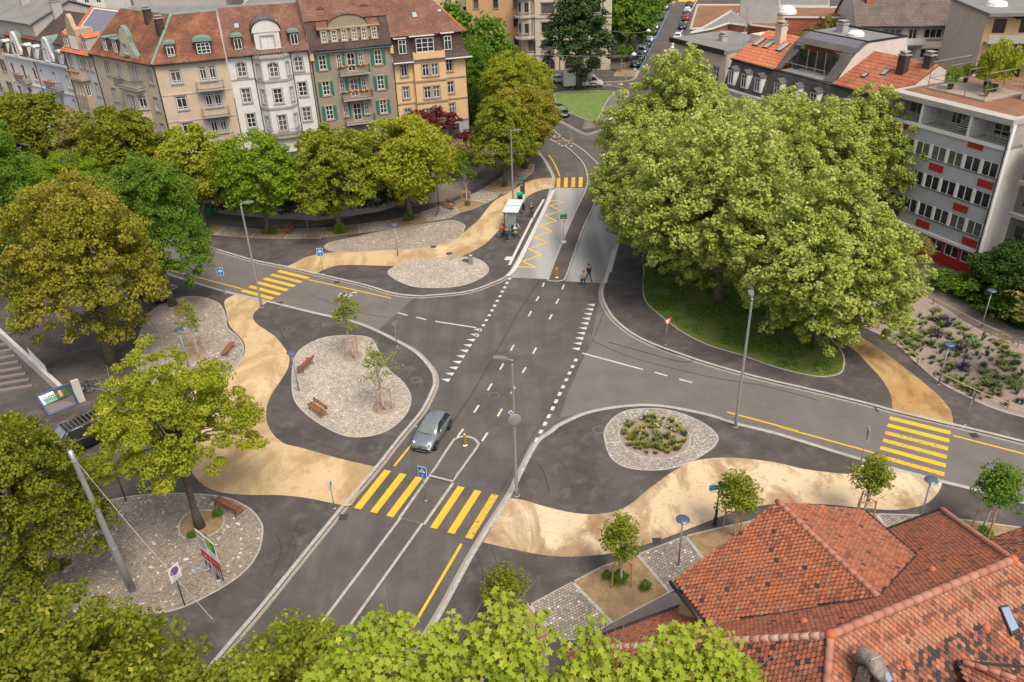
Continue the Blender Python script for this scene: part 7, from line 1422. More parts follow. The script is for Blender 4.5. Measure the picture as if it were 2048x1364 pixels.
M_pp = mat('poster_purple',(.20,.20,.42),.6); M_gr = mat('poster_green',(.03,.25,.05),.6); M_lg = mat('poster_lime',(.35,.42,.03),.6); M_pr = mat('poster_red',(.55,.03,.03),.6); M_gy = mat('poster_grey',(.5,.5,.52),.6); M_dp = mat('poster_dark',(.10,.05,.05),.6)
poster(-.95,-.03,2.0,3.4,M_sw,[(.05,.8,.78,.86,M_pp),(.1,.85,.2,.26,M_pp),(.1,.9,.32,.38,M_pp),(.1,.8,.44,.5,M_pp),(.1,.9,.56,.62,M_pp)],[('Wahlen', .45,.92,.16,M_pp)])
poster(-.95,-.03,.6,1.97,M_gy,[(0,1,.55,1,M_pr),(.1,.35,.1,.4,M_dp),(.55,.8,.1,.4,M_dp)],[('JA', .5,.75,.36,M_sw)])
poster(.03,.95,2.0,3.4,M_sw,[(0,.5,.45,1,M_lg),(.5,1,.4,.95,M_gr)],[('Liste', .55,.72,.2,M_sw),('Gemeinsam', .5,.2,.12,M_pp)])
poster(.03,.95,.6,1.97,M_dp,[(0,1,.6,1,M_pr),(.1,.3,.1,.5,M_gy),(.45,.62,.1,.5,M_gy),(.75,.9,.1,.5,M_gy)],[('Jetzt', .5,.8,.24,M_sw)])
# benches
def bench(px, label, rz, back=True, L_=1.9, z=Z4, group='slatted brown benches'):
    t = thing('park_bench', label, 'bench', G(px, z), rz, group); mb = MB(); [mb.box(-L_/2,L_/2,-.24+i*.12,-.24+i*.12+.095,.42,.46) for i in range(4)]; mb.build('seat', M_wood, t)
    if back: mb = MB(); [mb.box(-L_/2,L_/2,.30+.04*i,.335+.04*i,.56+.15*i,.69+.15*i) for i in range(2)]; mb.build('backrest', M_wood, t)
    for s_ in (-1, 1):
        x = s_*(L_/2-.22); mb = MB(); mb.tube([(x,-.24,0),(x,-.2,.40)], .022, 6); mb.tube([(x,-.22,.40),(x,.26,.40)], .022, 6)
        if back: mb.tube([(x,.36,0),(x,.26,.40),(x,.36,.84)], .022, 6); mb.tube([(x,-.22,.6),(x,.3,.62)], .018, 6); mb.tube([(x,-.22,.42),(x,-.22,.6)], .018, 6)
        else: mb.tube([(x,.24,0),(x,.2,.40)], .022, 6)
        mb.build('leg', M_benchm, t, True)
    return t
def azp(c, a, b_): v = GX(c,*b_)-GX(c,*a); return math.atan2(v.y, v.x)
bench(X('c',1165,825), 'bench with backrest at the lower left of the bean shaped sett island', azp('c',(1105,795),(1190,855)))
bench(X('c',1088,550), 'bench with backrest at the upper left rim of the bean shaped sett island', azp('c',(1133,490),(1050,570)))
bench(X('c',614,445), 'backless bench at the right rim of the left sett island', azp('c',(590,470),(645,400)), False)
bench(X('e',1082,432), 'long bench with backrest towards the camera beside the round tree pit', azp('e',(1140,440),(1020,380)), True, 2.3)
bench(X('i',605,905), 'bench with backrest beside the young tree and the bicycle', azp('i',(480,850),(690,930)))
bench(X('j',1660,500), 'bench with backrest at the end of the second soil bed', azp('j',(1620,520),(1690,450)))
# bollards
def bollard(px, label, z):
    t = thing('marker_bollard', label, 'bollard', G(px, z), 0, 'black and yellow marker bollards'); k = 9
    for i in range(k): mb = MB(); mb.lathe([(.085,.06+i*.1),(.085,.16+i*.1)]+([(.05,.19+i*.1),(0,.2+i*.1)] if i == k-1 else []), 12); mb.build('stripe', M_by if i % 2 == 0 else M_bl, t, True)
    mb = MB(); mb.lathe([(.16,0),(.16,.03),(.09,.06)], 12); mb.build('foot', M_sw, t)
bollard(X('d',813,684), 'striped bollard on the nose of the lower refuge near the grey car', .08)
bollard(X('q',864,1073), 'striped bollard on the nose of the bus stop refuge', .10)
bollard(X('q',961,178), 'striped bollard at the far tip of the bus stop refuge', .10)
bollard(X('u',820,1072), 'striped bollard on the small far refuge before the lawn', .08)
# steel bin
t = thing('litter_bin', 'round steel litter bin at the rim of the small pale sett island', 'litter bin', G(X('q',279,982), Z4)); mb = MB(); mb.lathe([(.2,0),(.21,.05),(.21,.95),(.19,1.0)], 18); mb.build('body', mat('brushed_steel',(.38,.36,.33),.4,.7), t, True); mb = MB(); mb.lathe([(.22,.93),(.22,1.0),(.12,1.05),(0,1.06)], 18); mb.build('lid', M_galv, t, True)
t = thing('clothes_container', 'green metal container half hidden by the first lime', 'container', G(X('j',545,285), PZ), R(8)); mb = MB(); mb.box(-.4,.4,-.4,.4,0,1.75); mb.build('body', mat('container_green',(.02,.14,.05),.5), t); mb = MB(); mb.box(-.45,.45,-.45,.45,1.75,1.85); mb.build('lid', W_stone, t); mb = MB(); mb.box(-.25,.25,-.44,-.4,1.2,1.5); mb.build('hatch', M_dark, t)
t = thing('direction_sign', 'long blue plate on a thin post behind the bright green lime', 'road sign', G(X('j',1158,335), PZ), R(-5)); pole(t, 1.6, .03, M_poledark, False); mb = MB(); mb.box(-.1,1.7,-.03,.0,1.35,1.65); mb.build('blue_plate', M_sb, t)
def slim_pole(px, label, H, M=None, z=Z4, name='slim_post'):
    t = thing(name, label, 'post', G(px, z)); pole(t, H, .045, M)
slim_pole(X('j',1892,515), 'slim grey lamp post rising into the limes beside the brown bench', 5.5)
slim_pole(X('i',400,975), 'slim blue-grey post against which the bicycle leans', 4.2, M_poledark)
slim_pole(X('e',522,392), 'dark post at the upper rim of the lower left setts under the tree', 3.2, M_poledark)
slim_pole(X('q',588,385), 'slim post between the limes behind the totem', 3.0)
# bus shelter
sh0 = G((1009.5,465), PZ); az = math.atan2((G((1040,402), PZ)-sh0).y, (G((1040,402), PZ)-sh0).x); az = R(79)
t = thing('bus_shelter', 'glass bus shelter with white roof, dark back frame and orange seats', 'bus shelter', sh0, az); Ls, Ds = 3.5, 1.4
M_gl = mat('shelter_glass', (.45,.60,.52), .05, 0, .6); M_gl.node_tree.nodes['Principled BSDF'].inputs['Alpha'].default_value = .28; M_sf = mat('shelter_frame', (.055,.05,.05), .5, .4); M_sroof = mat('shelter_roof', (.62,.68,.68), .35)
mb = MB(); mb.box(-.15,Ls+.15,-Ds-.15,.15,2.35,2.47); ro = mb.build('roof', M_sroof, t); mb = MB(); mb.box(-.17,Ls+.17,-Ds-.17,.17,2.27,2.35); mb.box(Ls/2-.02,Ls/2+.02,-Ds-.12,.12,2.47,2.485); mb.build('roof_frame', M_sf, ro)
mb = MB(); mb.box(0,.4,-.04,.04,0,2.27); mb.build('back_panel', M_sf, t)
for x in (0.4, Ls/2, Ls): mb = MB(); mb.box(x-.04,x+.04,-.04,.04,0,2.27); mb.build('post', M_sf, t)
mb = MB(); mb.box(-.04,.04,-Ds,-Ds+.06,0,2.27); mb.build('post', M_sf, t)
mb = MB(); mb.box(-.01,.01,-Ds+.08,-.05,.15,2.2); mb.build('side_glass', M_gl, t); mb = MB(); mb.box(.45,Ls/2-.05,-.01,.01,.15,2.2); mb.build('rear_glass', M_gl, t); mb = MB(); mb.box(Ls/2+.05,Ls-.05,-.01,.01,.15,2.2); mb.build('rear_glass', M_gl, t); mb = MB(); mb.box(Ls-.01,Ls+.01,-Ds*.7,-.05,.15,2.2); mb.build('side_glass', M_gl, t)
M_os = mat('seat_orange', (.80,.30,.03), .5)
for x in (.9, 1.45, 2.1, 2.65): mb = MB(); mb.box(x-.22,x+.22,-.52,-.1,.42,.46); mb.box(x-.22,x+.22,-.12,-.08,.46,.85); mb.build('seat', M_os, t)
mb = MB(); mb.box(Ls-1.1,Ls-.2,-.06,-.03,.9,1.9); mb.build('map_panel', M_sw, t)
# ticket machine and stop totem
t = thing('ticket_machine', 'bright green ticket machine behind the bus shelter', 'ticket machine', G((1040,412), PZ), R(10)); mb = MB(); mb.box(-.3,.3,-.25,.25,0,1.45); mb.build('body', mat('machine_green',(.0,.30,.12),.4), t); mb = MB(); mb.prism([(-.36,-.32),(.36,-.32),(.36,.3),(-.36,.3)], 1.45, 1.62); mb.build('hood', mat('machine_hood',(.02,.42,.2),.35), t); mb = MB(); mb.box(-.2,.2,-.27,-.25,.85,1.3); mb.build('screen', M_sk, t)
t = thing('stop_totem', 'dark stop totem with green head behind the bus shelter', 'totem', G((1045.5,404), PZ), R(2)); mb = MB(); mb.box(-.24,.24,-.07,.07,.05,1.0); mb.build('timetable', M_sw, t); mb = MB(); mb.box(-.27,.27,-.08,.08,1.0,2.75); tp_ = mb.build('panel', mat('totem_brown',(.075,.055,.05),.5), t); mb = MB(); mb.box(-.28,.28,-.09,.09,2.75,3.0); mb.build('green_head', mat('stop_green',(.0,.28,.12),.4), t); mb = MB(); mb.box(-.2,.2,-.06,.06,0,.05); mb.build('base', M_dark, t)
for i, s_ in enumerate(('2', '15')): me = textmesh(s_, .3, M_sw, depth=.001); link('lettering', me, tp_, (-.12,-.085,2.5-i*.38), (PI/2,0,0))
# stop flag on the refuge
t = thing('stop_flag', 'bus stop flag with green top and orange ball on a round white base', 'bus stop sign', G(X('q',911,838), .10), R(2)); mb = MB(); mb.lathe([(.3,0),(.32,.08),(.30,.2),(.12,.22),(0,.22)], 16); mb.build('base', mat('concrete_white',(.55,.51,.47),.8), t, True); mb = MB(); mb.tube([(0,0,.2),(0,0,2.75)], .03, 8); mb.build('pole', M_galv, t, True)
mb = MB(); mb.box(-.34,.34,-.05,.05,2.7,3.0); pl = mb.build('board', M_dark, t); mb = MB(); mb.box(-.36,.36,-.06,.06,3.0,3.2); mb.build('green_head', mat('stop_green',(.0,.28,.12),.4), t); me = textmesh('HALT', .2, M_sw, depth=.001); link('lettering', me, pl, (0,-.055,2.85), (PI/2,0,0)); mb = MB(); mb.lathe([(0,-.15),(.1,-.11),(.15,0),(.1,.11),(0,.15)], 12, (.06,-.02,2.5)); mb.build('orange_ball', mat('ball_orange',(.9,.25,.01),.5), t, True)
# underpass wall with stairs and posters (left edge)
c0 = G(X('b',620,1010), Z4)
t = thing('underpass_entrance', 'white retaining wall of a wide stairway with poster case, behind the black van', 'stair entrance', c0, R(-58)); W_up = wallm('underpass_wall', (.52,.47,.43))
U = Matrix.Rotation(R(58), 4, 'Z') @ Matrix.Translation(-c0)
wl_a = U @ G(X('b',560,1000), Z4); wl_b = U @ G((5,672), Z4)
mb = MB(); d_ = (wl_b-wl_a); n_ = Vector((-d_.y, d_.x, 0)).normalized()*.3; mb.add([wl_a, wl_b, wl_b+n_, wl_a+n_]+[v+Vector((0,0,.9)) for v in (wl_a, wl_b, wl_b+n_, wl_a+n_)], [[4,5,6,7],[0,1,5,4],[2,3,7,6],[1,2,6,5],[3,0,4,7]]); mb.build('side_wall', W_up, t)
# (the case glass front faces the square)
pc = [U @ G(X('b',280,955), 1.5), U @ G(X('b',520,860), 1.9), U @ G(X('b',590,1012), .15), U @ G(X('b',370,1100), .15)]
mb = MB()
for a, b_ in zip(pc, pc[1:]+pc[:1]): mb.tube([a, b_], .08, 6)
mb.build('case_frame', mat('case_blue',(.06,.10,.22),.5,.3), t)
mb = MB(); mb.add(pc, [[0,1,2,3]]); cs = mb.build('case_back', mat('case_grey',(.16,.13,.12),.7), t, fix=False)
def bil(u_, v_): return (pc[0].lerp(pc[1], u_)).lerp(pc[3].lerp(pc[2], u_), v_)
nn = (pc[1]-pc[0]).cross(pc[3]-pc[0]).normalized(); nn = nn if nn.z > 0 else -nn
for u0, u1, v0, v1, M_ in ((.03,.48,.05,.5,M_sw),(.48,.97,.05,.5,mat('poster_forest',(.03,.07,.04),.6,col2=(.10,.14,.08),nscale=3)),(.12,.5,.3,.5,mat('poster_aqua',(.02,.28,.42),.6,col2=(.25,.42,.05),nscale=1.2)),(.60,.70,.12,.42,mat('poster_skin',(.55,.32,.15),.6))):
    k = .02 if u1-u0 > .4 and v0 < .1 else .035; mb = MB(); mb.add([bil(u0,v0)+nn*k, bil(u1,v0)+nn*k, bil(u1,v1)+nn*k, bil(u0,v1)+nn*k], [[0,1,2,3]]); mb.build('poster_field', M_, cs, fix=False)
me = textmesh('Sport', .42, M_sk, depth=0); o = link('lettering', me, cs); xx = (pc[1]-pc[0]).normalized(); zz = nn if nn.z > 0 else -nn; yy = zz.cross(xx); o.matrix_local = Matrix.Translation(bil(.27,.24)+nn*.05) @ Matrix((xx, yy, zz)).transposed().to_4x4()
mb = MB(); pa, pb = U @ G(X('b',0,505), PZ), U @ G(X('b',200,745), PZ)
for i in range(9):
    q0 = G((-60+i*5, 690+i*12), PZ); q1 = G((10+i*7, 676+i*12), PZ); a_, b2 = U @ q0, U @ q1; dd = (b2-a_); pn = Vector((-dd.y, dd.x, 0)).normalized()*.16; h_ = .02+i*.0
    mb.add([a_-pn, b2-pn, b2+pn, a_+pn]+[v+Vector((0,0,.12)) for v in (a_-pn, b2-pn, b2+pn, a_+pn)], [[4,5,6,7],[0,1,5,4],[2,3,7,6]])
mb.build('stairs', mat('stair_stone',(.20,.16,.14),.9), t)
mb = MB(); e0 = U @ G(X('b',600,1000), Z4); mb.box(e0.x-.15,e0.x+.15,e0.y-.1,e0.y+.45,0,1.9); mb.build('end_pier', W_up, t)
mb = MB(); a_ = U @ G(X('b',230,655), 1.0); b2 = U @ G(X('b',370,800), 1.0); up_ = Vector((0,0,.9)); mb.add([a_, b2, b2+up_, a_+up_], [[0,1,2,3]]); pz = mb.build('wall_poster', M_sw, t, fix=False)
# rope fence round the gravel bed
rf = GP('h', [(870,250),(1030,335),(1150,400),(1245,440),(1350,500)], PZ); rf2 = GP('h', [(500,395),(660,480),(780,590),(880,665),(1000,725),(1135,790),(1290,850),(1450,900)], PZ)
for k, (P, lab) in enumerate(((rf,'low rope fence along the footway at the upper edge of the gravel bed'),(rf2,'low rope fence along the lower edge of the planted gravel bed'))):
    t = thing('rope_fence', lab, 'fence', P[0]); O = P[0]
    mb = MB(); mb.tube([p-O+Vector((0,0,.55)) for p in P], .035, 6); mb.build('rail', mat('rope',(.50,.36,.26),.9), t)
    for p in P: mb = MB(); mb.tube([p-O, p-O+Vector((0,0,.6))], .05, 7); mb.build('post', M_stake, t)
# bicycles
def bicycle(px, label, rz, lean=.12, col=None, z=Z4, basket=None, group=None):
    t = thing('bicycle', label, 'bicycle', G(px, z), rz, group); t.rotation_euler = (lean, 0, rz); M_t = mat('tyre', (.015,.015,.015), .8); M_fr = col or mat('bike_frame', (.03,.035,.05), .4, .3)
    for x in (-.52, .52):
        mb = MB(); mb.tube([(x+.33*math.cos(a), 0, .34+.33*math.sin(a)) for a in np.linspace(0, 2*PI, 21)], .02, 6, caps=False); w = mb.build('wheel', M_t, t, True); mb = MB(); [mb.tube([(x,0,.34),(x+.31*math.cos(a),0,.34+.31*math.sin(a))], .005, 4) for a in np.linspace(0, 2*PI, 13)[:-1]]; mb.build('spokes', M_galv, w)
    mb = MB(); P = dict(r=(-.52,0,.34), b=(-.08,0,.3), s=(-.2,0,.78), h=(.36,0,.82), f=(.52,0,.34)); [mb.tube([P[a], P[b_]], .018, 6) for a, b_ in (('r','b'),('r','s'),('b','s'),('b','h'),('s','h'),('h','f'))]; mb.tube([P['h'], (.33,0,.98)], .015, 6); mb.build('frame', M_fr, t, True)
    mb = MB(); mb.tube([(.28,-.26,1.0),(.34,0,.98),(.28,.26,1.0)], .014, 6); mb.build('handlebar', M_galv, t, True); mb = MB(); mb.prism([(-.34,-.07),(-.1,-.02),(-.1,.02),(-.34,.07)], .86, .91); mb.tube([P['s'], (-.21,0,.87)], .013, 5); mb.build('saddle', M_t, t)
    if basket: mb = MB(); mb.box(-.75,-.38,-.16,.16,.6,.85); mb.build('pannier', basket, t)
bicycle(X('i',360,1045), 'bicycle leaning on the slim post beside the brown bench', R(82), .1, mat('bike_silver',(.35,.4,.45),.4,.5))
gB = 'bicycles parked behind the underpass wall'
bicycle(X('b',640,950), 'dark bicycle with a red and white pannier behind the white wall end', R(40), .05, None, basket=mat('pannier_red',(.5,.03,.04),.6,col2=(.7,.65,.63),nscale=7), group=gB)
bicycle(X('b',700,905), 'rear black bicycle nearest the bare sapling', R(35), .1, None, group=gB)
bicycle(X('b',605,940), 'grey bicycle closest to the white wall end', R(60), .05, mat('bike_grey',(.2,.2,.2),.4,.4), group=gB)
# litter on the setts
for (x_, y_, lab, c) in ((885,765,'crumpled pale blue litter beside the poster stand',(.4,.6,.75)),(918,752,'crumpled green litter beside the poster stand',(.02,.4,.1)),(845,703,'small white-blue scrap on the lower left setts',(.6,.7,.7)),(975,752,'white scrap left of the poster stand foot',(.6,.65,.75))):
    mb = MB(); [mb.add([(random.uniform(-.2,.2), random.uniform(-.12,.12), random.uniform(0,.08)) for _ in range(3)], [[0,1,2]]) for _ in range(7)]; o = mb.build('litter', mat('litter_'+lab[:9].strip().replace(' ','_'), c, .6), None, fix=False, loc=GX('e', x_, y_, Z4+.03)); props(o, lab, 'litter')
# ================================================================ VEHICLES
def paint(name, c, metal=.3, rough=.28): 
    M = mat(name, c, rough, metal, .6); M.node_tree.nodes['Principled BSDF'].inputs['Coat Weight'].default_value = .6; return M
C_grey = paint('paint_grey', (.26,.28,.31), .55, .3); C_black = paint('paint_black', (.012,.012,.014)); C_white = paint('paint_white', (.70,.70,.70), 0); C_silver = paint('paint_silver', (.34,.35,.36), .7); C_red = paint('paint_red', (.40,.02,.025)); C_blue = paint('paint_darkblue', (.02,.03,.06))
M_cglass = mat('car_glass', (.02,.026,.028), .05, 0, .9); M_cglass2 = mat('windscreen_glass', (.13,.16,.155), .08, 0, .9, col2=(.20,.23,.21), nscale=1.2); M_tyre = mat('tyre', (.015,.015,.015), .8); M_rim = mat('rim_alloy', (.30,.29,.29), .35, .8); M_chrome = mat('chrome', (.6,.6,.6), .2, .9); M_hl = mat('headlight_glass', (.62,.64,.66), .12, .2, .8); M_tl = mat('tail_light', (.45,.01,.01), .3); M_plast = mat('black_plastic', (.02,.02,.02), .6)
def loft(stations, close=True):
    """stations: list of (x, [(y,z)...half section from bottom centre to top centre])"""
    V = []; Fc = []; k = None
    for x, half in stations:
        ring = [(x, y, z) for y, z in half]+[(x, -y, z) for y, z in half[::-1][1:-1]]
        if k is None: k = len(ring)
        V += ring
    n = len(stations)
    for i in range(n-1):
        for j in range(k): Fc.append([i*k+j, i*k+(j+1) % k, (i+1)*k+(j+1) % k, (i+1)*k+j])
    if close: Fc += [list(range(k))[::-1], list(range((n-1)*k, n*k))]
    return V, Fc
KIND = {
 'hatch': dict(L=4.06, W=1.72, H=1.45, fx=[-.5,-.485,-.42,-.30,-.1,.1,.22,.32,.42,.475,.5], wd=[.78,.88,.95,1,1,1,1,.98,.92,.80,.62], zs=[.70,.93,.99,.97,.94,.92,.90,.85,.76,.66,.52], zb=[.36,.24,.2,.18,.18,.18,.18,.2,.22,.26,.32], cab=(-.46,-.30,.03,.24), wb=2.51),
 'suv': dict(L=4.45, W=1.84, H=1.64, fx=[-.5,-.49,-.42,-.30,-.1,.1,.22,.32,.42,.48,.5], wd=[.85,.93,.97,1,1,1,1,.99,.95,.86,.72], zs=[.80,1.02,1.06,1.05,1.04,1.03,1.02,.99,.93,.80,.62], zb=[.4,.3,.26,.24,.24,.24,.24,.26,.28,.3,.36], cab=(-.48,-.40,.06,.26), wb=2.65),
 'estate': dict(L=4.6, W=1.80, H=1.48, fx=[-.5,-.49,-.42,-.30,-.1,.1,.22,.32,.42,.48,.5], wd=[.82,.9,.96,1,1,1,1,.98,.93,.82,.66], zs=[.72,.94,.98,.96,.95,.93,.91,.86,.78,.68,.54], zb=[.36,.25,.2,.18,.18,.18,.18,.2,.22,.26,.32], cab=(-.48,-.38,.02,.22), wb=2.7),
 'van': dict(L=5.0, W=1.94, H=1.97, fx=[-.5,-.495,-.45,-.30,-.1,.1,.26,.36,.44,.485,.5], wd=[.93,.97,.99,1,1,1,1,.99,.96,.88,.74], zs=[.95,1.14,1.16,1.16,1.15,1.15,1.14,1.1,1.02,.86,.66], zb=[.4,.3,.26,.24,.24,.24,.24,.26,.28,.3,.36], cab=(-.495,-.47,.22,.38), wb=3.1)}
def make_car(kind, mito=False):
    K = KIND[kind]; L_, Wd, H = K['L'], K['W'], K['H']; St = []
    for fx, w, zs, zb in zip(K['fx'], K['wd'], K['zs'], K['zb']):
        w *= Wd/2; St.append((fx*L_, [(0,zb),(w*.82,zb),(w*.97,zb+.10),(w*1.0,(zb+zs)/2),(w*.985,zs-.12),(w*.90,zs-.01),(w*.5,zs+.045),(0,zs+.06)]))
    V, Fc = loft(St); P = {}; bm = mesh('body', V, Fc, C_grey, True); P['body'] = bm
    xb0, xr0, xr1, xb1 = [q*L_ for q in K['cab']]; zs = K['zs'][4]-.03; wb_, wr = Wd/2*.90, Wd/2*.70
    def sec(x, w0, w1, z1): return (x, [(0,zs-.1),(w0,zs-.1),(w0,zs),(w0*.55+w1*.45,(zs+z1)/2),(w1,z1-.05),(w1*.6,z1-.005),(0,z1)])
    St = [sec(xb0, wb_*.92, wb_*.9, zs+.03), sec((xb0*1.2+xr0*.8)/2, wb_*.96, (wb_+wr)/2, zs+(H-zs)*.55), sec(xr0, wb_, wr*.95, H-.05), sec((xr0*2+xr1)/3, wb_, wr, H), sec((xr0+2*xr1)/3, wb_, wr, H), sec(xr1, wb_, wr*.97, H-.05), sec((xr1+xb1)/2, wb_*.98, (wb_+wr)/2*.98, zs+(H-zs)*.52), sec(xb1, wb_*.93, wb_*.9, zs+.03)]
    V, Fc = loft(St); P['cabin'] = mesh('cabin', V, Fc, C_grey, True)
    o = .014
    def q(*pts): return [tuple(p) for p in pts]
    A = (xr1+.02, wr*.86, H-.085); B_ = (xb1-.06, wb_*.80, zs+.085); nx = Vector((B_[2]-A[2], 0, A[0]-B_[0])).normalized(); nx = nx if nx.x > 0 else -nx
    bulge = .05; V = []
    for i in range(5):
        t = -1+i*.5; V += [(A[0]+nx.x*o+bulge*(1-t*t)*.5, A[1]*t, A[2]+nx.z*o+.03*(1-t*t)), ((A[0]+B_[0])/2+nx.x*o*3+bulge*(1-t*t)+.02, (A[1]+B_[1])/2*t, (A[2]+B_[2])/2+nx.z*o*3+.03*(1-t*t)), (B_[0]+nx.x*o+bulge*(1-t*t)*2, B_[1]*t, B_[2]+nx.z*o)]
    P['windscreen'] = mesh('windscreen', V, [[i*3+j, i*3+j+1, i*3+j+4, i*3+j+3] for i in range(4) for j in range(2)], M_cglass2, True)
    A = (xr0-.02, wr*.80, H-.10); B_ = (xb0+.04, wb_*.76, zs+.11); P['rear_window'] = mesh('rear_window', [(A[0]-o*2,-A[1],A[2]),(A[0]-o*2,A[1],A[2]),((A[0]+B_[0])/2-o*3.2,(A[1]+B_[1])/2,(A[2]+B_[2])/2+.03),(B_[0]-o*2,B_[1],B_[2]+.02),(B_[0]-o*2,-B_[1],B_[2]+.02),((A[0]+B_[0])/2-o*3.2,-(A[1]+B_[1])/2,(A[2]+B_[2])/2+.03)], [[0,1,2,5],[5,2,3,4]], M_cglass)
    def side(sg, xa, xb, xc, xd):
        yl = (wb_)*1.0+.012; ym = (wb_*.55+wr*.45)+.02; yh = wr+.022; zm = (zs+H)/2; V = [(xa,sg*yl,zs+.03),(xb,sg*yl,zs+.03),((xb+xc)/2,sg*ym,zm),(xc,sg*yh,H-.09),(xd,sg*yh,H-.09),((xa+xd)/2,sg*ym,zm)]
        return mesh('side_window', V, [[0,1,2,5],[5,2,3,4]], M_cglass)
    md = xr0*.45+xr1*.55 if kind != 'van' else xr1-1.0
    P['sides'] = [side(s, md+.04, xb1-.22, xr1-.04, md+.04) for s in (1,-1)]+[side(s, xb0+.28, md-.04, md-.04, xr0+.06) for s in (1,-1)]
    r_ = .31 if kind != 'van' else .34; w_ = .20
    t = MB(); t.lathe([(r_*.62,-w_/2),(r_*.95,-w_/2),(r_,-w_/4),(r_,w_/4),(r_*.95,w_/2),(r_*.62,w_/2)], 22, axis='y'); P['tyre'] = mesh('tyre', t.V, t.F, M_tyre, True)
    t = MB(); t.lathe([(0,w_*.30),(r_*.15,w_*.34),(r_*.16,w_*.3)], 14, axis='y'); t.lathe([(r_*.56,w_*.36),(r_*.66,w_*.46),(r_*.64,-w_*.1)], 22, axis='y')
    for i in range(7): a = 2*PI*i/7; c, s = math.cos(a), math.sin(a); t.add([(r_*.12*c-.03*s, w_*.33, r_*.12*s+.03*c),(r_*.12*c+.03*s, w_*.33, r_*.12*s-.03*c),(r_*.6*c+.022*s, w_*.38, r_*.6*s-.022*c),(r_*.6*c-.022*s, w_*.38, r_*.6*s+.022*c)], [[0,1,2,3]])
    P['rim'] = mesh('rim', t.V, t.F, M_rim); t = MB(); t.lathe([(0,0),(r_*.6,0)], 18, axis='y'); P['hub'] = mesh('brake_disc', t.V, t.F, M_plast)
    wx = K['wb']/2; xo = .02 if kind != 'van' else .12
    P['wheels'] = [(wx+xo, s) for s in (1,-1)]+[(-wx+xo, s) for s in (1,-1)]
    P['r'] = r_; P['K'] = K; P['w_'] = w_; P['mito'] = mito; P['zs'] = zs; P['wb_'] = wb_; P['xb1'] = xb1
    t = MB(); t.lathe([(0,0),(r_*1.22,0)], 24, axis='y'); P['arch'] = mesh('wheel_arch', t.V, t.F, M_plast)
    t = MB(); t.lathe([(0,-.06),(.06,-.05),(.10,.0),(.06,.06),(0,.07)], 10, axis='y'); P['mirror'] = mesh('mirror', t.V, t.F, C_grey, True)
    return P
CARS = {k: make_car(k) for k in KIND}
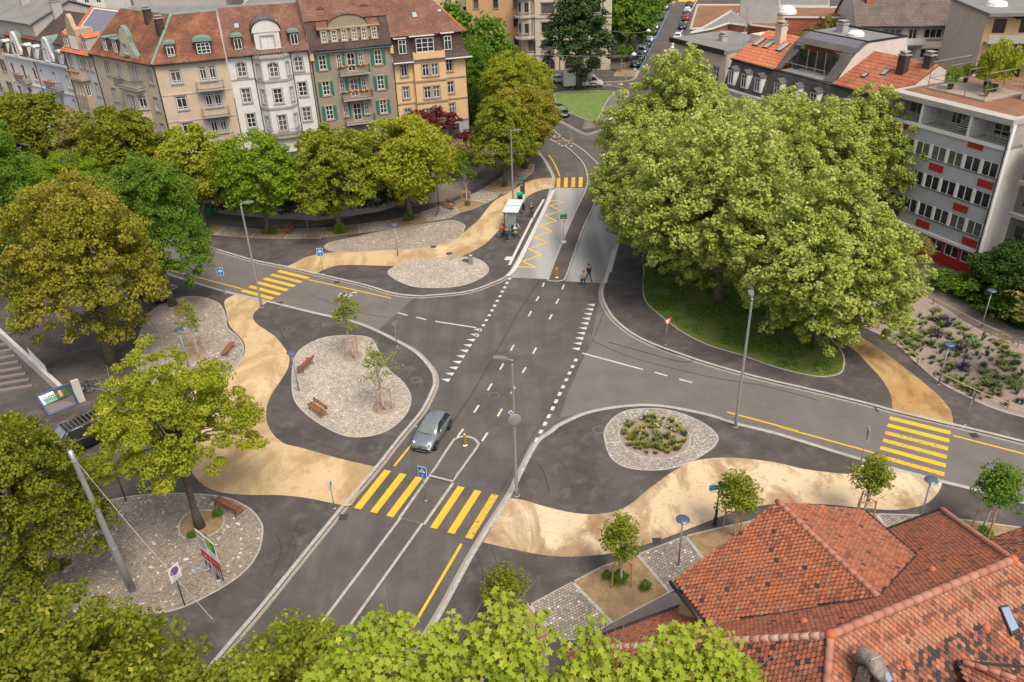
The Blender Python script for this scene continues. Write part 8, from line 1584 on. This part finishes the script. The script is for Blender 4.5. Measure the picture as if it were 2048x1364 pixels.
def car(px, label, kind, col, head, group=None, z=0, base=None, name='parked_car', plate=True, cat='car'):
    P = CARS[kind]; K = P['K']; L_, Wd = K['L'], K['W']; p = base if base is not None else G(px, z); t = thing(name, label, cat, p, head, group)
    def sub(n, me, par=None, m=None, **k):
        o = link(n, me, par or t, k.get('loc'), k.get('rot'), k.get('scale'))
        if m: o.material_slots[0].link = 'OBJECT'; o.material_slots[0].material = m
        return o
    b = sub('body', P['body'], m=col); sub('cabin', P['cabin'], m=col); sub('windscreen', P['windscreen']); sub('rear_window', P['rear_window'])
    for s in P['sides']: sub('side_window', s)
    for x, s in P['wheels']:
        sub('wheel_arch', P['arch'], loc=(x, s*(Wd/2*.995+.006), P['r']*1.06)); w = sub('wheel', P['tyre'], loc=(x, s*(Wd/2-.045), P['r']), rot=(0,0,0 if s > 0 else PI)); sub('rim', P['rim'], w); sub('brake_disc', P['hub'], w, loc=(0,.02,0))
    zf = K['zs'][8]; 
    for s in (1,-1):
        mb = MB(); mb.lathe([(0,.05),(.09,.045),(.13,.02),(.14,-.04)], 14, axis='x'); o = mb.build('headlight', M_hl, t, True); o.location = (L_*.452, s*Wd*.345, zf-.10); o.rotation_euler = (0, R(-38), s*R(28)); o.scale = (1, 1.0, 1.35) if kind == 'hatch' else (1, 1.5, .9)
        if kind == 'hatch': mb = MB(); mb.lathe([(.14,.0),(.165,.01),(.165,-.03)], 14, axis='x'); q = mb.build('headlight_ring', M_chrome, o, True); mb = MB(); mb.lathe([(0,.062),(.06,.058)], 10, axis='x'); mb.build('lamp_reflector', M_plast, o)
        mb = MB(); mb.lathe([(0,-.05),(.08,-.04),(.10,.03)], 10, axis='x'); o = mb.build('tail_light', M_tl, t, True); o.location = (-L_*.478, s*Wd*.37, K['zs'][1]-.10); o.scale = (1,1,1.3)
        o = sub('mirror', P['mirror'], m=(M_chrome if P['mito'] or kind == 'hatch' else col), loc=(P['xb1']-.48, s*(Wd/2+.06), P['zs']+.10)); 
    mb = MB(); mb.box(L_*.49,L_*.503,-.55,.55,.28,.42); mb.build('lower_grille', M_plast, t)
    if kind == 'hatch':
        mb = MB(); V_ = [(.17,.60),(-.17,.60),(-.12,.42),(0,.25),(.12,.42)]; mb.add([(L_*.512-abs(y)*.1-max(0,z-.45)*.42, y, z*1.08+.02) for y, z in V_]+[(L_*.44, y, z) for y, z in V_], [[0,1,2,3,4],[0,5,6,1],[1,6,7,2],[2,7,8,3],[3,8,9,4],[4,9,5,0]]); g = mb.build('shield_grille', M_chrome, t)
        mb = MB(); mb.add([(L_*.516-abs(y)*.1*.8-max(0,z-.45)*.42, y*.72, ((z-.45)*.72+.46)*1.08+.02) for y, z in V_], [[0,1,2,3,4]]); mb.build('grille_mesh', M_plast, g); mb = MB(); mb.lathe([(0,.012),(.045,.01),(.05,0)], 12, (L_*.507,0,.60), axis='x'); mb.build('round_emblem', mat('emblem_red_white',(.45,.03,.05),.3,col2=(.6,.6,.6),nscale=20), g)
        mb = MB(); mb.box(L_*.487,L_*.497,.28,.72,.43,.52); o = mb.build('licence_plate', M_sw, t); o.rotation_euler = (0,0,0)
        mb = MB(); mb.tube([(-.55,0,1.44),(-.75,0,1.75)], .01, 5); mb.build('antenna', M_plast, t); mb = MB(); mb.tube([(L_*.46,-.72,.27),(L_*.50,-.35,.25),(L_*.505,.35,.25),(L_*.46,.72,.27)], .018, 6); mb.build('lip', M_chrome, t)
        for s in (1,-1): mb = MB(); mb.box(-.28,-.14,s*.855-.012,s*.855+.012,.82,.85); mb.build('door_handle', M_chrome, t)
    elif plate: mb = MB(); mb.box(-L_*.503,-L_*.498,-.26,.26,.62,.73); mb.build('licence_plate', M_sw, t); mb = MB(); mb.box(L_*.498,L_*.506,-.26,.26,.46,.56); mb.build('licence_plate', M_sw, t)
    return t
f0 = G(X('d',622,712)); r0 = G(X('d',715,570)); hd = math.atan2((f0-r0).y, (f0-r0).x); mid = (f0+r0)/2; fw_ = Vector((math.cos(hd), math.sin(hd), 0)); lf = Vector((-fw_.y, fw_.x, 0))
car(None, 'grey three-door hatchback driving towards the camera before the main crossing', 'hatch', C_grey, hd, base=mid-lf*.82-fw_*.02, name='hatchback_car')
a_ = GX('l',445,802); b_ = GX('l',785,118); hs = math.atan2((b_-a_).y, (b_-a_).x); gF = 'cars parked along the far street'
for x_, y_, k, c, lab in [(418,770,'suv',C_black,'black car nearest the junction, left side of the far street'),(455,705,'estate',C_black,'second black car, left side of the far street'),(492,635,'van',C_silver,'silver van behind the two black cars, left side of the far street'),
    (540,545,'estate',C_blue,'dark blue car in front of a white one, left side of the far street'),(572,490,'hatch',C_white,'white hatchback between two dark cars, left side of the far street'),(610,405,'suv',C_black,'dark car beyond the white hatchback, left side of the far street'),(635,350,'estate',C_silver,'silver car in the middle of the left row of the far street'),(688,245,'suv',C_black,'lone black car in the upper left row of the far street'),(748,125,'suv',C_silver,'farthest silver car on the left of the far street')]:
    car(X('l',x_-8,y_-18), lab, k, c, hs, gF)
for x_, y_, k, c, lab in [(1010,105,'suv',C_black,'farthest black car on the right of the far street'),(992,160,'estate',C_white,'white car behind the red one, right side of the far street'),(980,205,'estate',C_blue,'dark car squeezed behind the red one, right side of the far street'),(972,250,'hatch',C_red,'small red car on the right of the far street'),(934,345,'estate',C_blue,'dark car below the red one, right side of the far street'),
    (884,468,'suv',C_white,'uppermost white car of the right hand group in the far street'),(866,545,'estate',C_white,'middle white car of the right hand group in the far street'),(840,615,'estate',C_white,'lower white car of the right hand group in the far street'),(798,735,'van',C_white,'white van half hidden by the plane crown in the far street')]:
    car(X('l',x_,y_-20), lab, k, c, hs, gF)
car(X('u',868,905), 'black car parked facing the camera beside the lawn', 'estate', C_black, R(-72), z=PZ)
car(X('u',862,650), 'white car half hidden behind the lime crowns left of the truck', 'hatch', C_white, R(3))
car(X('u',1635,790), 'white car almost hidden by the plane crowns', 'estate', C_white, hs+PI)
car(X('b',1150,205), 'black car in the marked bay behind the fresh green tree', 'estate', C_black, R(-30)+PI*0, z=PZ)
car((20,430), 'dark car seen through the leaves at the left edge', 'estate', C_blue, R(-12), z=PZ); car((60,440), 'silver car seen through the leaves at the left edge', 'estate', C_silver, R(-12), z=PZ)
car((640,300), 'white car behind the lime row before the white house', 'estate', C_white, R(15)); car((775,300), 'silver car behind the lime row before the house with green shutters', 'estate', C_silver, R(15)) 
fv = G((138.8,922)); rv = G((232.7,878)); hv = math.atan2((fv-rv).y, (fv-rv).x); fw_ = Vector((math.cos(hv), math.sin(hv), 0)); lf = Vector((-fw_.y, fw_.x, 0))
tv = car(None, 'black van with a ribbed roof parked between the limes at the left', 'van', C_black, hv, base=(fv+rv)/2-lf*-.95*(-1)+Vector((0,0,PZ)), name='black_van', cat='van')
mb = MB(); [mb.box(-2.2+i*.28,-2.12+i*.28,-.62,.62,1.955,1.985) for i in range(12)]; mb.build('roof_ribs', mat('roof_ribs',(.10,.09,.085),.6), tv); mb = MB(); [mb.box(-2.3,1.0,s*.66-.02,s*.66+.02,1.95,2.0) for s in (1,-1)]; mb.build('roof_rails', M_chrome, tv); mb = MB(); mb.box(-.2,.3,.955,.975,1.25,1.4); mb.build('yellow_sticker', mat('sticker_yellow',(.7,.5,.02),.6), tv)
# box truck
ft = GX('o',1275,925); t = thing('box_truck', 'white box truck passing behind the oak', 'truck', ft+Vector((-2.6,.9,0)), R(3)); 
mb = MB(); mb.box(-4.2,.35,-1.05,1.05,.65,2.9); bx = mb.build('box_body', mat('box_white',(.62,.63,.60),.5), t); mb = MB(); [mb.box(x-.02,x+.02,-1.07,1.07,.63,2.92) for x in (-4.2,-2,.33)]; mb.box(-4.22,.37,-1.07,1.07,.6,.68); mb.build('box_trim', M_railg, bx)
St = [(.45,[(0,.4),(.9,.4),(1.0,.6),(1.0,1.3),(.9,2.1),(.6,2.25),(0,2.28)]),(1.4,[(0,.4),(.9,.4),(1.0,.6),(1.0,1.3),(.88,2.05),(.6,2.2),(0,2.22)]),(2.1,[(0,.4),(.9,.4),(1.0,.6),(.98,1.25),(.9,1.35),(.6,1.42),(0,1.45)]),(2.75,[(0,.4),(.85,.4),(.95,.55),(.92,.9),(.8,1.05),(.5,1.12),(0,1.15)]),(2.9,[(0,.45),(.7,.45),(.8,.55),(.75,.75),(.6,.85),(.4,.9),(0,.9)])]
V, Fc = loft(St); cb = link('cab', mesh('cab', V, Fc, C_white, True), t); mb = MB(); mb.add([(1.48,-.8,2.08),(1.48,.8,2.08),(2.1,.86,1.48),(2.1,-.86,1.48)], [[0,1,2,3]]); mb.build('windscreen', M_cglass, cb); 
for s in (1,-1): mb = MB(); mb.add([(.7,s*1.005,1.35),(1.85,s*1.0,1.38),(1.4,s*.93,1.98),(.7,s*.94,1.98)], [[0,1,2,3]]); mb.build('side_window', M_cglass, cb)
for x in (1.9, -2.6):
    for s in (1,-1): w = link('wheel', CARS['van']['tyre'], t, (x, s*.92, .34), (0,0,0 if s > 0 else PI)); link('rim', CARS['van']['rim'], w)
mb = MB(); mb.box(2.55,2.93,-.85,.85,.38,.58); mb.build('bumper', M_plast, cb); mb = MB(); mb.box(.5,1.7,-1.01,-1.0,.75,.95); mb.build('side_lettering_band', M_plast, cb)

# ================================================================ PEOPLE
def skinmesh(name, V, E, Rd, M, sub=1, root=0):
    me = bpy.data.meshes.new(name); me.from_pydata([tuple(v) for v in V], E, []); o = bpy.data.objects.new('tmp', me); COL.objects.link(o)
    m = o.modifiers.new('s', 'SKIN'); sk = me.skin_vertices[0].data
    for i, r_ in enumerate(Rd): sk[i].radius = (r_, r_) if not isinstance(r_, tuple) else r_; sk[i].use_root = (i == root)
    m.use_smooth_shade = True
    if sub: s = o.modifiers.new('b', 'SUBSURF'); s.levels = sub; s.render_levels = sub
    dg = bpy.context.evaluated_depsgraph_get(); r_ = bpy.data.meshes.new_from_object(o.evaluated_get(dg)); bpy.data.objects.remove(o); r_.materials.clear(); r_.materials.append(M); r_.name = name; return r_
SK = mat('skin', (.45,.24,.16), .6, col2=(.40,.20,.13), nscale=8)
def cloth(n, c): return mat('cloth_'+n, c, .9, col2=tuple(x*.7 for x in c), nscale=9)
def person(px, label, head, top, legs, hair, shoes, H=1.72, stride=.0, armL=(.1,-.1), armR=(.1,.1), lean=0, bend=0, z=PZ, long_top=.0, bare_legs=False, bag=None, base=None, sitting=False, skirt=None, sleeves=True, hairlen=.0):
    p = base if base is not None else G(px, z); t = thing('person', label, 'person', p, head); s = H/1.75
    hip = Vector((0,0,.92)); 
    if sitting: hip = Vector((0,0,.52))
    sh = hip+Vector((lean+bend*.45, 0, .50*math.cos(bend))); neck = sh+Vector((.02+bend*.08,0,.08)); hd_ = neck+Vector((.03+bend*.1,0,.15))
    J = {}; J['pel'] = hip; J['spine'] = hip.lerp(sh, .5); J['chest'] = sh-Vector((0,0,.08)); J['neck'] = neck
    for sd, sg in (('L',1),('R',-1)):
        st = stride*sg; J['hip'+sd] = hip+Vector((0,sg*.09,-.05))
        if sitting: J['kn'+sd] = hip+Vector((.42,sg*.10,.02)); J['an'+sd] = hip+Vector((.45,sg*.10,-.43))
        else: J['kn'+sd] = Vector((hip.x+st*.5+.03, sg*.095, .49)); J['an'+sd] = Vector((st-.02-(.12 if st < 0 else 0), sg*.09, .09+(.07 if st < -.1 else 0)))
        J['toe'+sd] = J['an'+sd]+Vector((.17,sg*.02,-.055)); J['sh'+sd] = sh+Vector((0,sg*.19,-.02)); a = armL if sg > 0 else armR
        J['el'+sd] = J['sh'+sd]+Vector((a[0]*.6, sg*(.05), -.27)); J['wr'+sd] = J['el'+sd]+Vector((a[0]+.06, a[1], -.22+abs(a[0])*.35))
    order = list(J.keys()); idx = {k: i for i, k in enumerate(order)}; V = [J[k]*s for k in order]
    rad = dict(pel=.12, spine=.115, chest=.12, neck=.055, hipL=.09, hipR=.09, knL=.058, knR=.058, anL=.04, anR=.04, toeL=.032, toeR=.032, shL=.055, shR=.055, elL=.042, elR=.042, wrL=.028, wrR=.028)
    E = [('pel','spine'),('spine','chest'),('chest','neck')]+[e for sd in 'LR' for e in (('pel','hip'+sd),('hip'+sd,'kn'+sd),('kn'+sd,'an'+sd),('an'+sd,'toe'+sd),('chest','sh'+sd),('sh'+sd,'el'+sd),('el'+sd,'wr'+sd))]
    Ei = [(idx[a], idx[b_]) for a, b_ in E]; Rd = [rad[k]*s*.93 for k in order]
    # head and hands belong to the same surface
    n0 = len(V); V += [hd_*s, (hd_+Vector((.01,0,.09)))*s]; Ei += [(idx['neck'], n0), (n0, n0+1)]; Rd += [.088*s, .075*s]
    for sd, sg in (('L',1),('R',-1)):
        w = J['wr'+sd]; dr = (w-J['el'+sd]).normalized(); pm = w+dr*.06; k = len(V); V.append(pm*s); Ei.append((idx['wr'+sd], k)); Rd.append(.030*s)
        for f_ in range(4): q = pm+dr*(.05+.008*(1.5-abs(f_-1.5)))+Vector((0,0,0))+Vector((-.024+f_*.016,0,0)); V += [q*s, (q+dr*.035+Vector((0,-sg*.012,0)))*s]; Ei += [(k, len(V)-2), (len(V)-2, len(V)-1)]; Rd += [.009*s, .008*s]
        q = w+dr*.04+Vector((.035,0,0)); V += [q*s]; Ei += [(k, len(V)-1)]; Rd += [.010*s]
    link('body', skinmesh('body', V, Ei, Rd, SK), t)
    def garment(name, keys, rr, M, par=t):
        ii = {k: i for i, k in enumerate(keys)}; e = [(ii[a], ii[b_]) for a, b_ in E if a in ii and b_ in ii]; return link(name, skinmesh(name, [J[k]*s for k in keys], e, [rr.get(k, rad[k]*1.18)*s for k in keys], M), par)
    tk = ['pel','spine','chest','shL','shR','elL','elR']+(['wrL','wrR'] if sleeves else []); garment('jacket' if sleeves else 'shirt', tk, dict(pel=.145+long_top*.1, spine=.140, chest=.150, wrL=.036, wrR=.036, elL=.054, elR=.054), top)
    if not bare_legs: garment('trousers', ['pel','hipL','hipR','knL','knR','anL','anR'], dict(pel=.128, hipL=.10, hipR=.10, knL=.07, knR=.07, anL=.052, anR=.052), legs)
    if skirt: mb = MB(); mb.lathe([(.13,hip.z+.12),(.17,hip.z-.1),(.21,hip.z-.36),(.19,hip.z-.37),(.1,hip.z-.1)], 14); mb.build('skirt', skirt, t, True)
    if long_top: mb = MB(); mb.lathe([(.155,hip.z+.25),(.18,hip.z),(.20,hip.z-long_top),(.17,hip.z-long_top),(.13,hip.z)], 14); mb.build('coat_skirt', top, t, True)
    for sd in 'LR': link('shoe', skinmesh('shoe', [(J['an'+sd]+Vector((-.05,0,-.04)))*s, (J['an'+sd]+Vector((.06,0,-.045)))*s, (J['toe'+sd]+Vector((.02,0,.005)))*s], [(0,1),(1,2)], [.042*s,.045*s,.035*s], shoes), t)
    h = hd_*s; mb = MB(); c = h+Vector((-.012,0,.055)); n = 12
    for i in range(7):
        pass
    mb.lathe([(0,.105),(.06,.095),(.098,.055),(.108,.0),(.10,-.04),(.09,-.075)], 14, c); V_ = [v for v in mb.V]
    for v in V_:
        if v.x > h.x+.045 and v.z < h.z+.075: v.x -= .075
        if v.x < h.x and v.z < h.z and hairlen: v.z -= hairlen
    o = MB(); o.V = V_; o.F = mb.F; o.I = mb.I; o.build('hair', hair, t, True)
    mb = MB(); mb.lathe([(0,.03),(.016,0),(.012,-.015)], 6, h+Vector((.088,0,.015)), axis='x'); mb.build('nose', SK, t, True)
    for sg in (1,-1): mb = MB(); mb.lathe([(0,.006),(.011,0)], 6, h+Vector((.082,sg*.032,.045)), axis='x'); mb.build('eye', M_sk, t); mb = MB(); mb.lathe([(0,.008),(.022,0),(0,-.01)], 8, h+Vector((.0,sg*.088,.03)), axis='y'); mb.build('ear', SK, t, True)
    mb = MB(); mb.box(h.x+.078,h.x+.09,-.022,.022,h.z-.035,h.z-.025); mb.build('mouth', mat('lips',(.35,.09,.08),.6), t)
    if bag == 'backpack': mb = MB(); c = (J['chest'].lerp(J['spine'], .5))*s; mb.lathe([(0,-.24),(.13,-.2),(.16,0),(.12,.18),(0,.22)], 10, c+Vector((-.19,0,0))); bg_ = mb.build('backpack', cloth('pack', (.06,.03,.05)), t, True)
    return t
C = cloth; H_b = mat('hair_brown', (.06,.03,.015), .8); H_k = mat('hair_black', (.015,.012,.012), .8); H_g = mat('hair_grey', (.40,.37,.33), .8); H_l = mat('hair_light_brown', (.24,.12,.045), .8)
person(X('q',1082,1098), 'man in dark blue jacket with a dark backpack walking over the bus lane end', R(115), C('navy',(.02,.03,.06)), C('jeans',(.05,.08,.14)), H_b, C('shoe_dark',(.03,.03,.04)), 1.78, .30, (-.12,.0), (.15,.0), bag='backpack', z=.01)
person(X('q',1047,1138), 'woman in patterned beige top and blue trousers walking next to the man with backpack', R(118), C('pattern',(.42,.33,.28)), C('navytr',(.02,.05,.11)), H_l, C('shoe_white',(.6,.58,.55)), 1.66, .22, (.18,.05), (-.1,.0), z=.01, hairlen=.04)
shb = X('q',1042,1120); mb = MB(); mb.lathe([(0,-.2),(.10,-.17),(.13,0),(.08,.12),(0,.14)], 10); o = mb.build('shopping_bag', C('bag_blue',(.15,.35,.50)), None, True, loc=G(X('q',1030,1122), 0)+Vector((0,0,.55))); props(o, 'light blue bag carried by the woman in the patterned top', 'bag')
person(X('q',694,668), 'grey-haired man in a black jacket holding his hand to his ear', R(-75), C('black',(.02,.02,.022)), C('darkgrey',(.05,.06,.065)), H_g, C('shoe_tan',(.3,.2,.14)), 1.76, .22, (.35,-.15), (-.12,0))
person((1047.5,428), 'woman in black top and dark blue skirt standing behind the shelter', R(200), C('blacktop',(.02,.018,.022)), C('bluesk',(.015,.03,.08)), H_b, C('shoe_tan',(.3,.2,.14)), 1.66, .05, bare_legs=True, skirt=C('bluesk',(.015,.03,.08)), hairlen=.05)
person((1004,478), 'person in a red and orange jacket with black trousers left of the shelter', R(-55), C('redj',(.45,.06,.04)), C('blacktr',(.015,.015,.018)), H_k, C('shoe_orange',(.6,.16,.03)), 1.74, .04, (.15,.0), (.12,.0))
person((1014.5,482), 'person seen from behind in a dark blue hooded jacket', R(95), C('bluej',(.03,.08,.16)), C('blacktr',(.015,.015,.018)), H_l, C('shoe_white',(.6,.58,.55)), 1.66, .03, (.12,.0), (.12,0), long_top=.2)
person((1019,463), 'person in a dark green jacket sitting inside the shelter', R(-30), C('greenj',(.02,.06,.05)), C('blacktr',(.015,.015,.018)), H_k, C('shoe_dark',(.03,.03,.04)), 1.7, sitting=True)
person((1027,466), 'person in a pale blue shirt bending down to the pushchair', R(-50), C('paleblue',(.50,.55,.65)), C('blueshorts',(.03,.05,.16)), H_b, C('shoe_white',(.6,.58,.55)), 1.7, .05, (.35,-.1), (.35,.1), bend=.9)
mb = MB(); o = mb.tube([(0,0,.5),(.02,0,.1)], [.05,.2], 8).build('black_bag', C('blacktr',(.015,.015,.018)), None, True, loc=G((1008.5,474), PZ)+Vector((0,0,.15))); props(o, 'black bag hanging beside the person in the red jacket', 'bag')
# pushchair
t = thing('pushchair', 'dark pushchair with green blanket and pale hood before the shelter', 'pushchair', G((1031,474), PZ), R(-75)); mb = MB()
for s in (-.25,.25): mb.tube([(-.45,s,1.0),(-.25,s,.8),(.3,s,.25),(.42,s,.12)], .018, 6); mb.tube([(-.35,s,.12),(.1,s,.5)], .018, 6)
mb.tube([(-.45,-.25,1.0),(-.45,.25,1.0)], .02, 6); mb.build('frame', M_sf, t, True)
for x in (-.35,.42):
    for s in (-.27,.27): mb = MB(); mb.lathe([(0,-.02),(.11,-.02),(.12,0),(.11,.02),(0,.02)], 14, (x, s, .12), axis='y'); mb.build('wheel', M_tyre, t)
mb = MB(); mb.box(-.22,.18,-.19,.19,.45,.5); mb.box(-.3,-.22,-.19,.19,.45,.95); mb.build('seat', C('seat_brown',(.12,.08,.05)), t); mb = MB(); mb.lathe([(.0,.22),(.12,.19),(.2,.1),(.22,0)], 14, (-.18,0,.9)); mb.build('hood', C('hood_white',(.6,.55,.52)), t, True); mb = MB(); mb.box(-.12,.22,-.19,.19,.5,.62); mb.build('blanket', C('blanket_green',(.05,.45,.12)), t)
bp_ = t.matrix_basis.copy(); c = thing('person', 'small child lying in the pushchair under a green blanket', 'person', t.location+Vector((0,0,0)), R(-75)); o = link('body', skinmesh('body', [(-.12,0,.78),(-.1,0,.7),(-.05,0,.66),(.1,0,.64),(.2,.05,.62),(.2,-.05,.62),(-.02,.12,.68),(-.02,-.12,.68),(.08,.12,.68),(.08,-.12,.68)], [(0,1),(1,2),(2,3),(3,4),(3,5),(2,6),(2,7),(6,8),(7,9)], [.075,.04,.07,.07,.035,.035,.03,.03,.02,.02], SK), c); mb = MB(); mb.lathe([(0,.07),(.06,.05),(.075,0)], 10, (-.14,0,.80)); mb.build('hair', H_l, c, True)
# span wires over the far junction
for a, b2, za, zb, lab in (((1080,109),(1340,108),9,9,'thin wire crossing over the far junction'),((1225,62),(1300,62),9,9,'thin wire with a hanging lamp over the far street')):
    A_, B2 = G(a, za), G(b2, zb); t = thing('span_wire', lab, 'wire', A_); mb = MB(); d_ = B2-A_; mb.tube([d_*k/10-Vector((0,0,.3*math.sin(PI*k/10))) for k in range(11)], .02, 4); mb.build('wire', mat('wire_grey',(.30,.32,.30),.5,.3), t)
for px, lab in (((1268,109),'hanging white street lamp over the near end of the far street'),((1297,62),'hanging white street lamp over the middle of the far street')):
    t = thing('hanging_lamp', lab, 'hanging lamp', G(px, 8.6)); mb = MB(); mb.lathe([(0,.35),(.1,.3),(.35,.15),(.4,0),(.3,-.15),(0,-.2)], 14); mb.build('lamp_shade', M_sw, t, True); mb = MB(); mb.tube([(0,0,.3),(0,0,.45)], .03, 6); mb.build('hanger', M_galv, t)
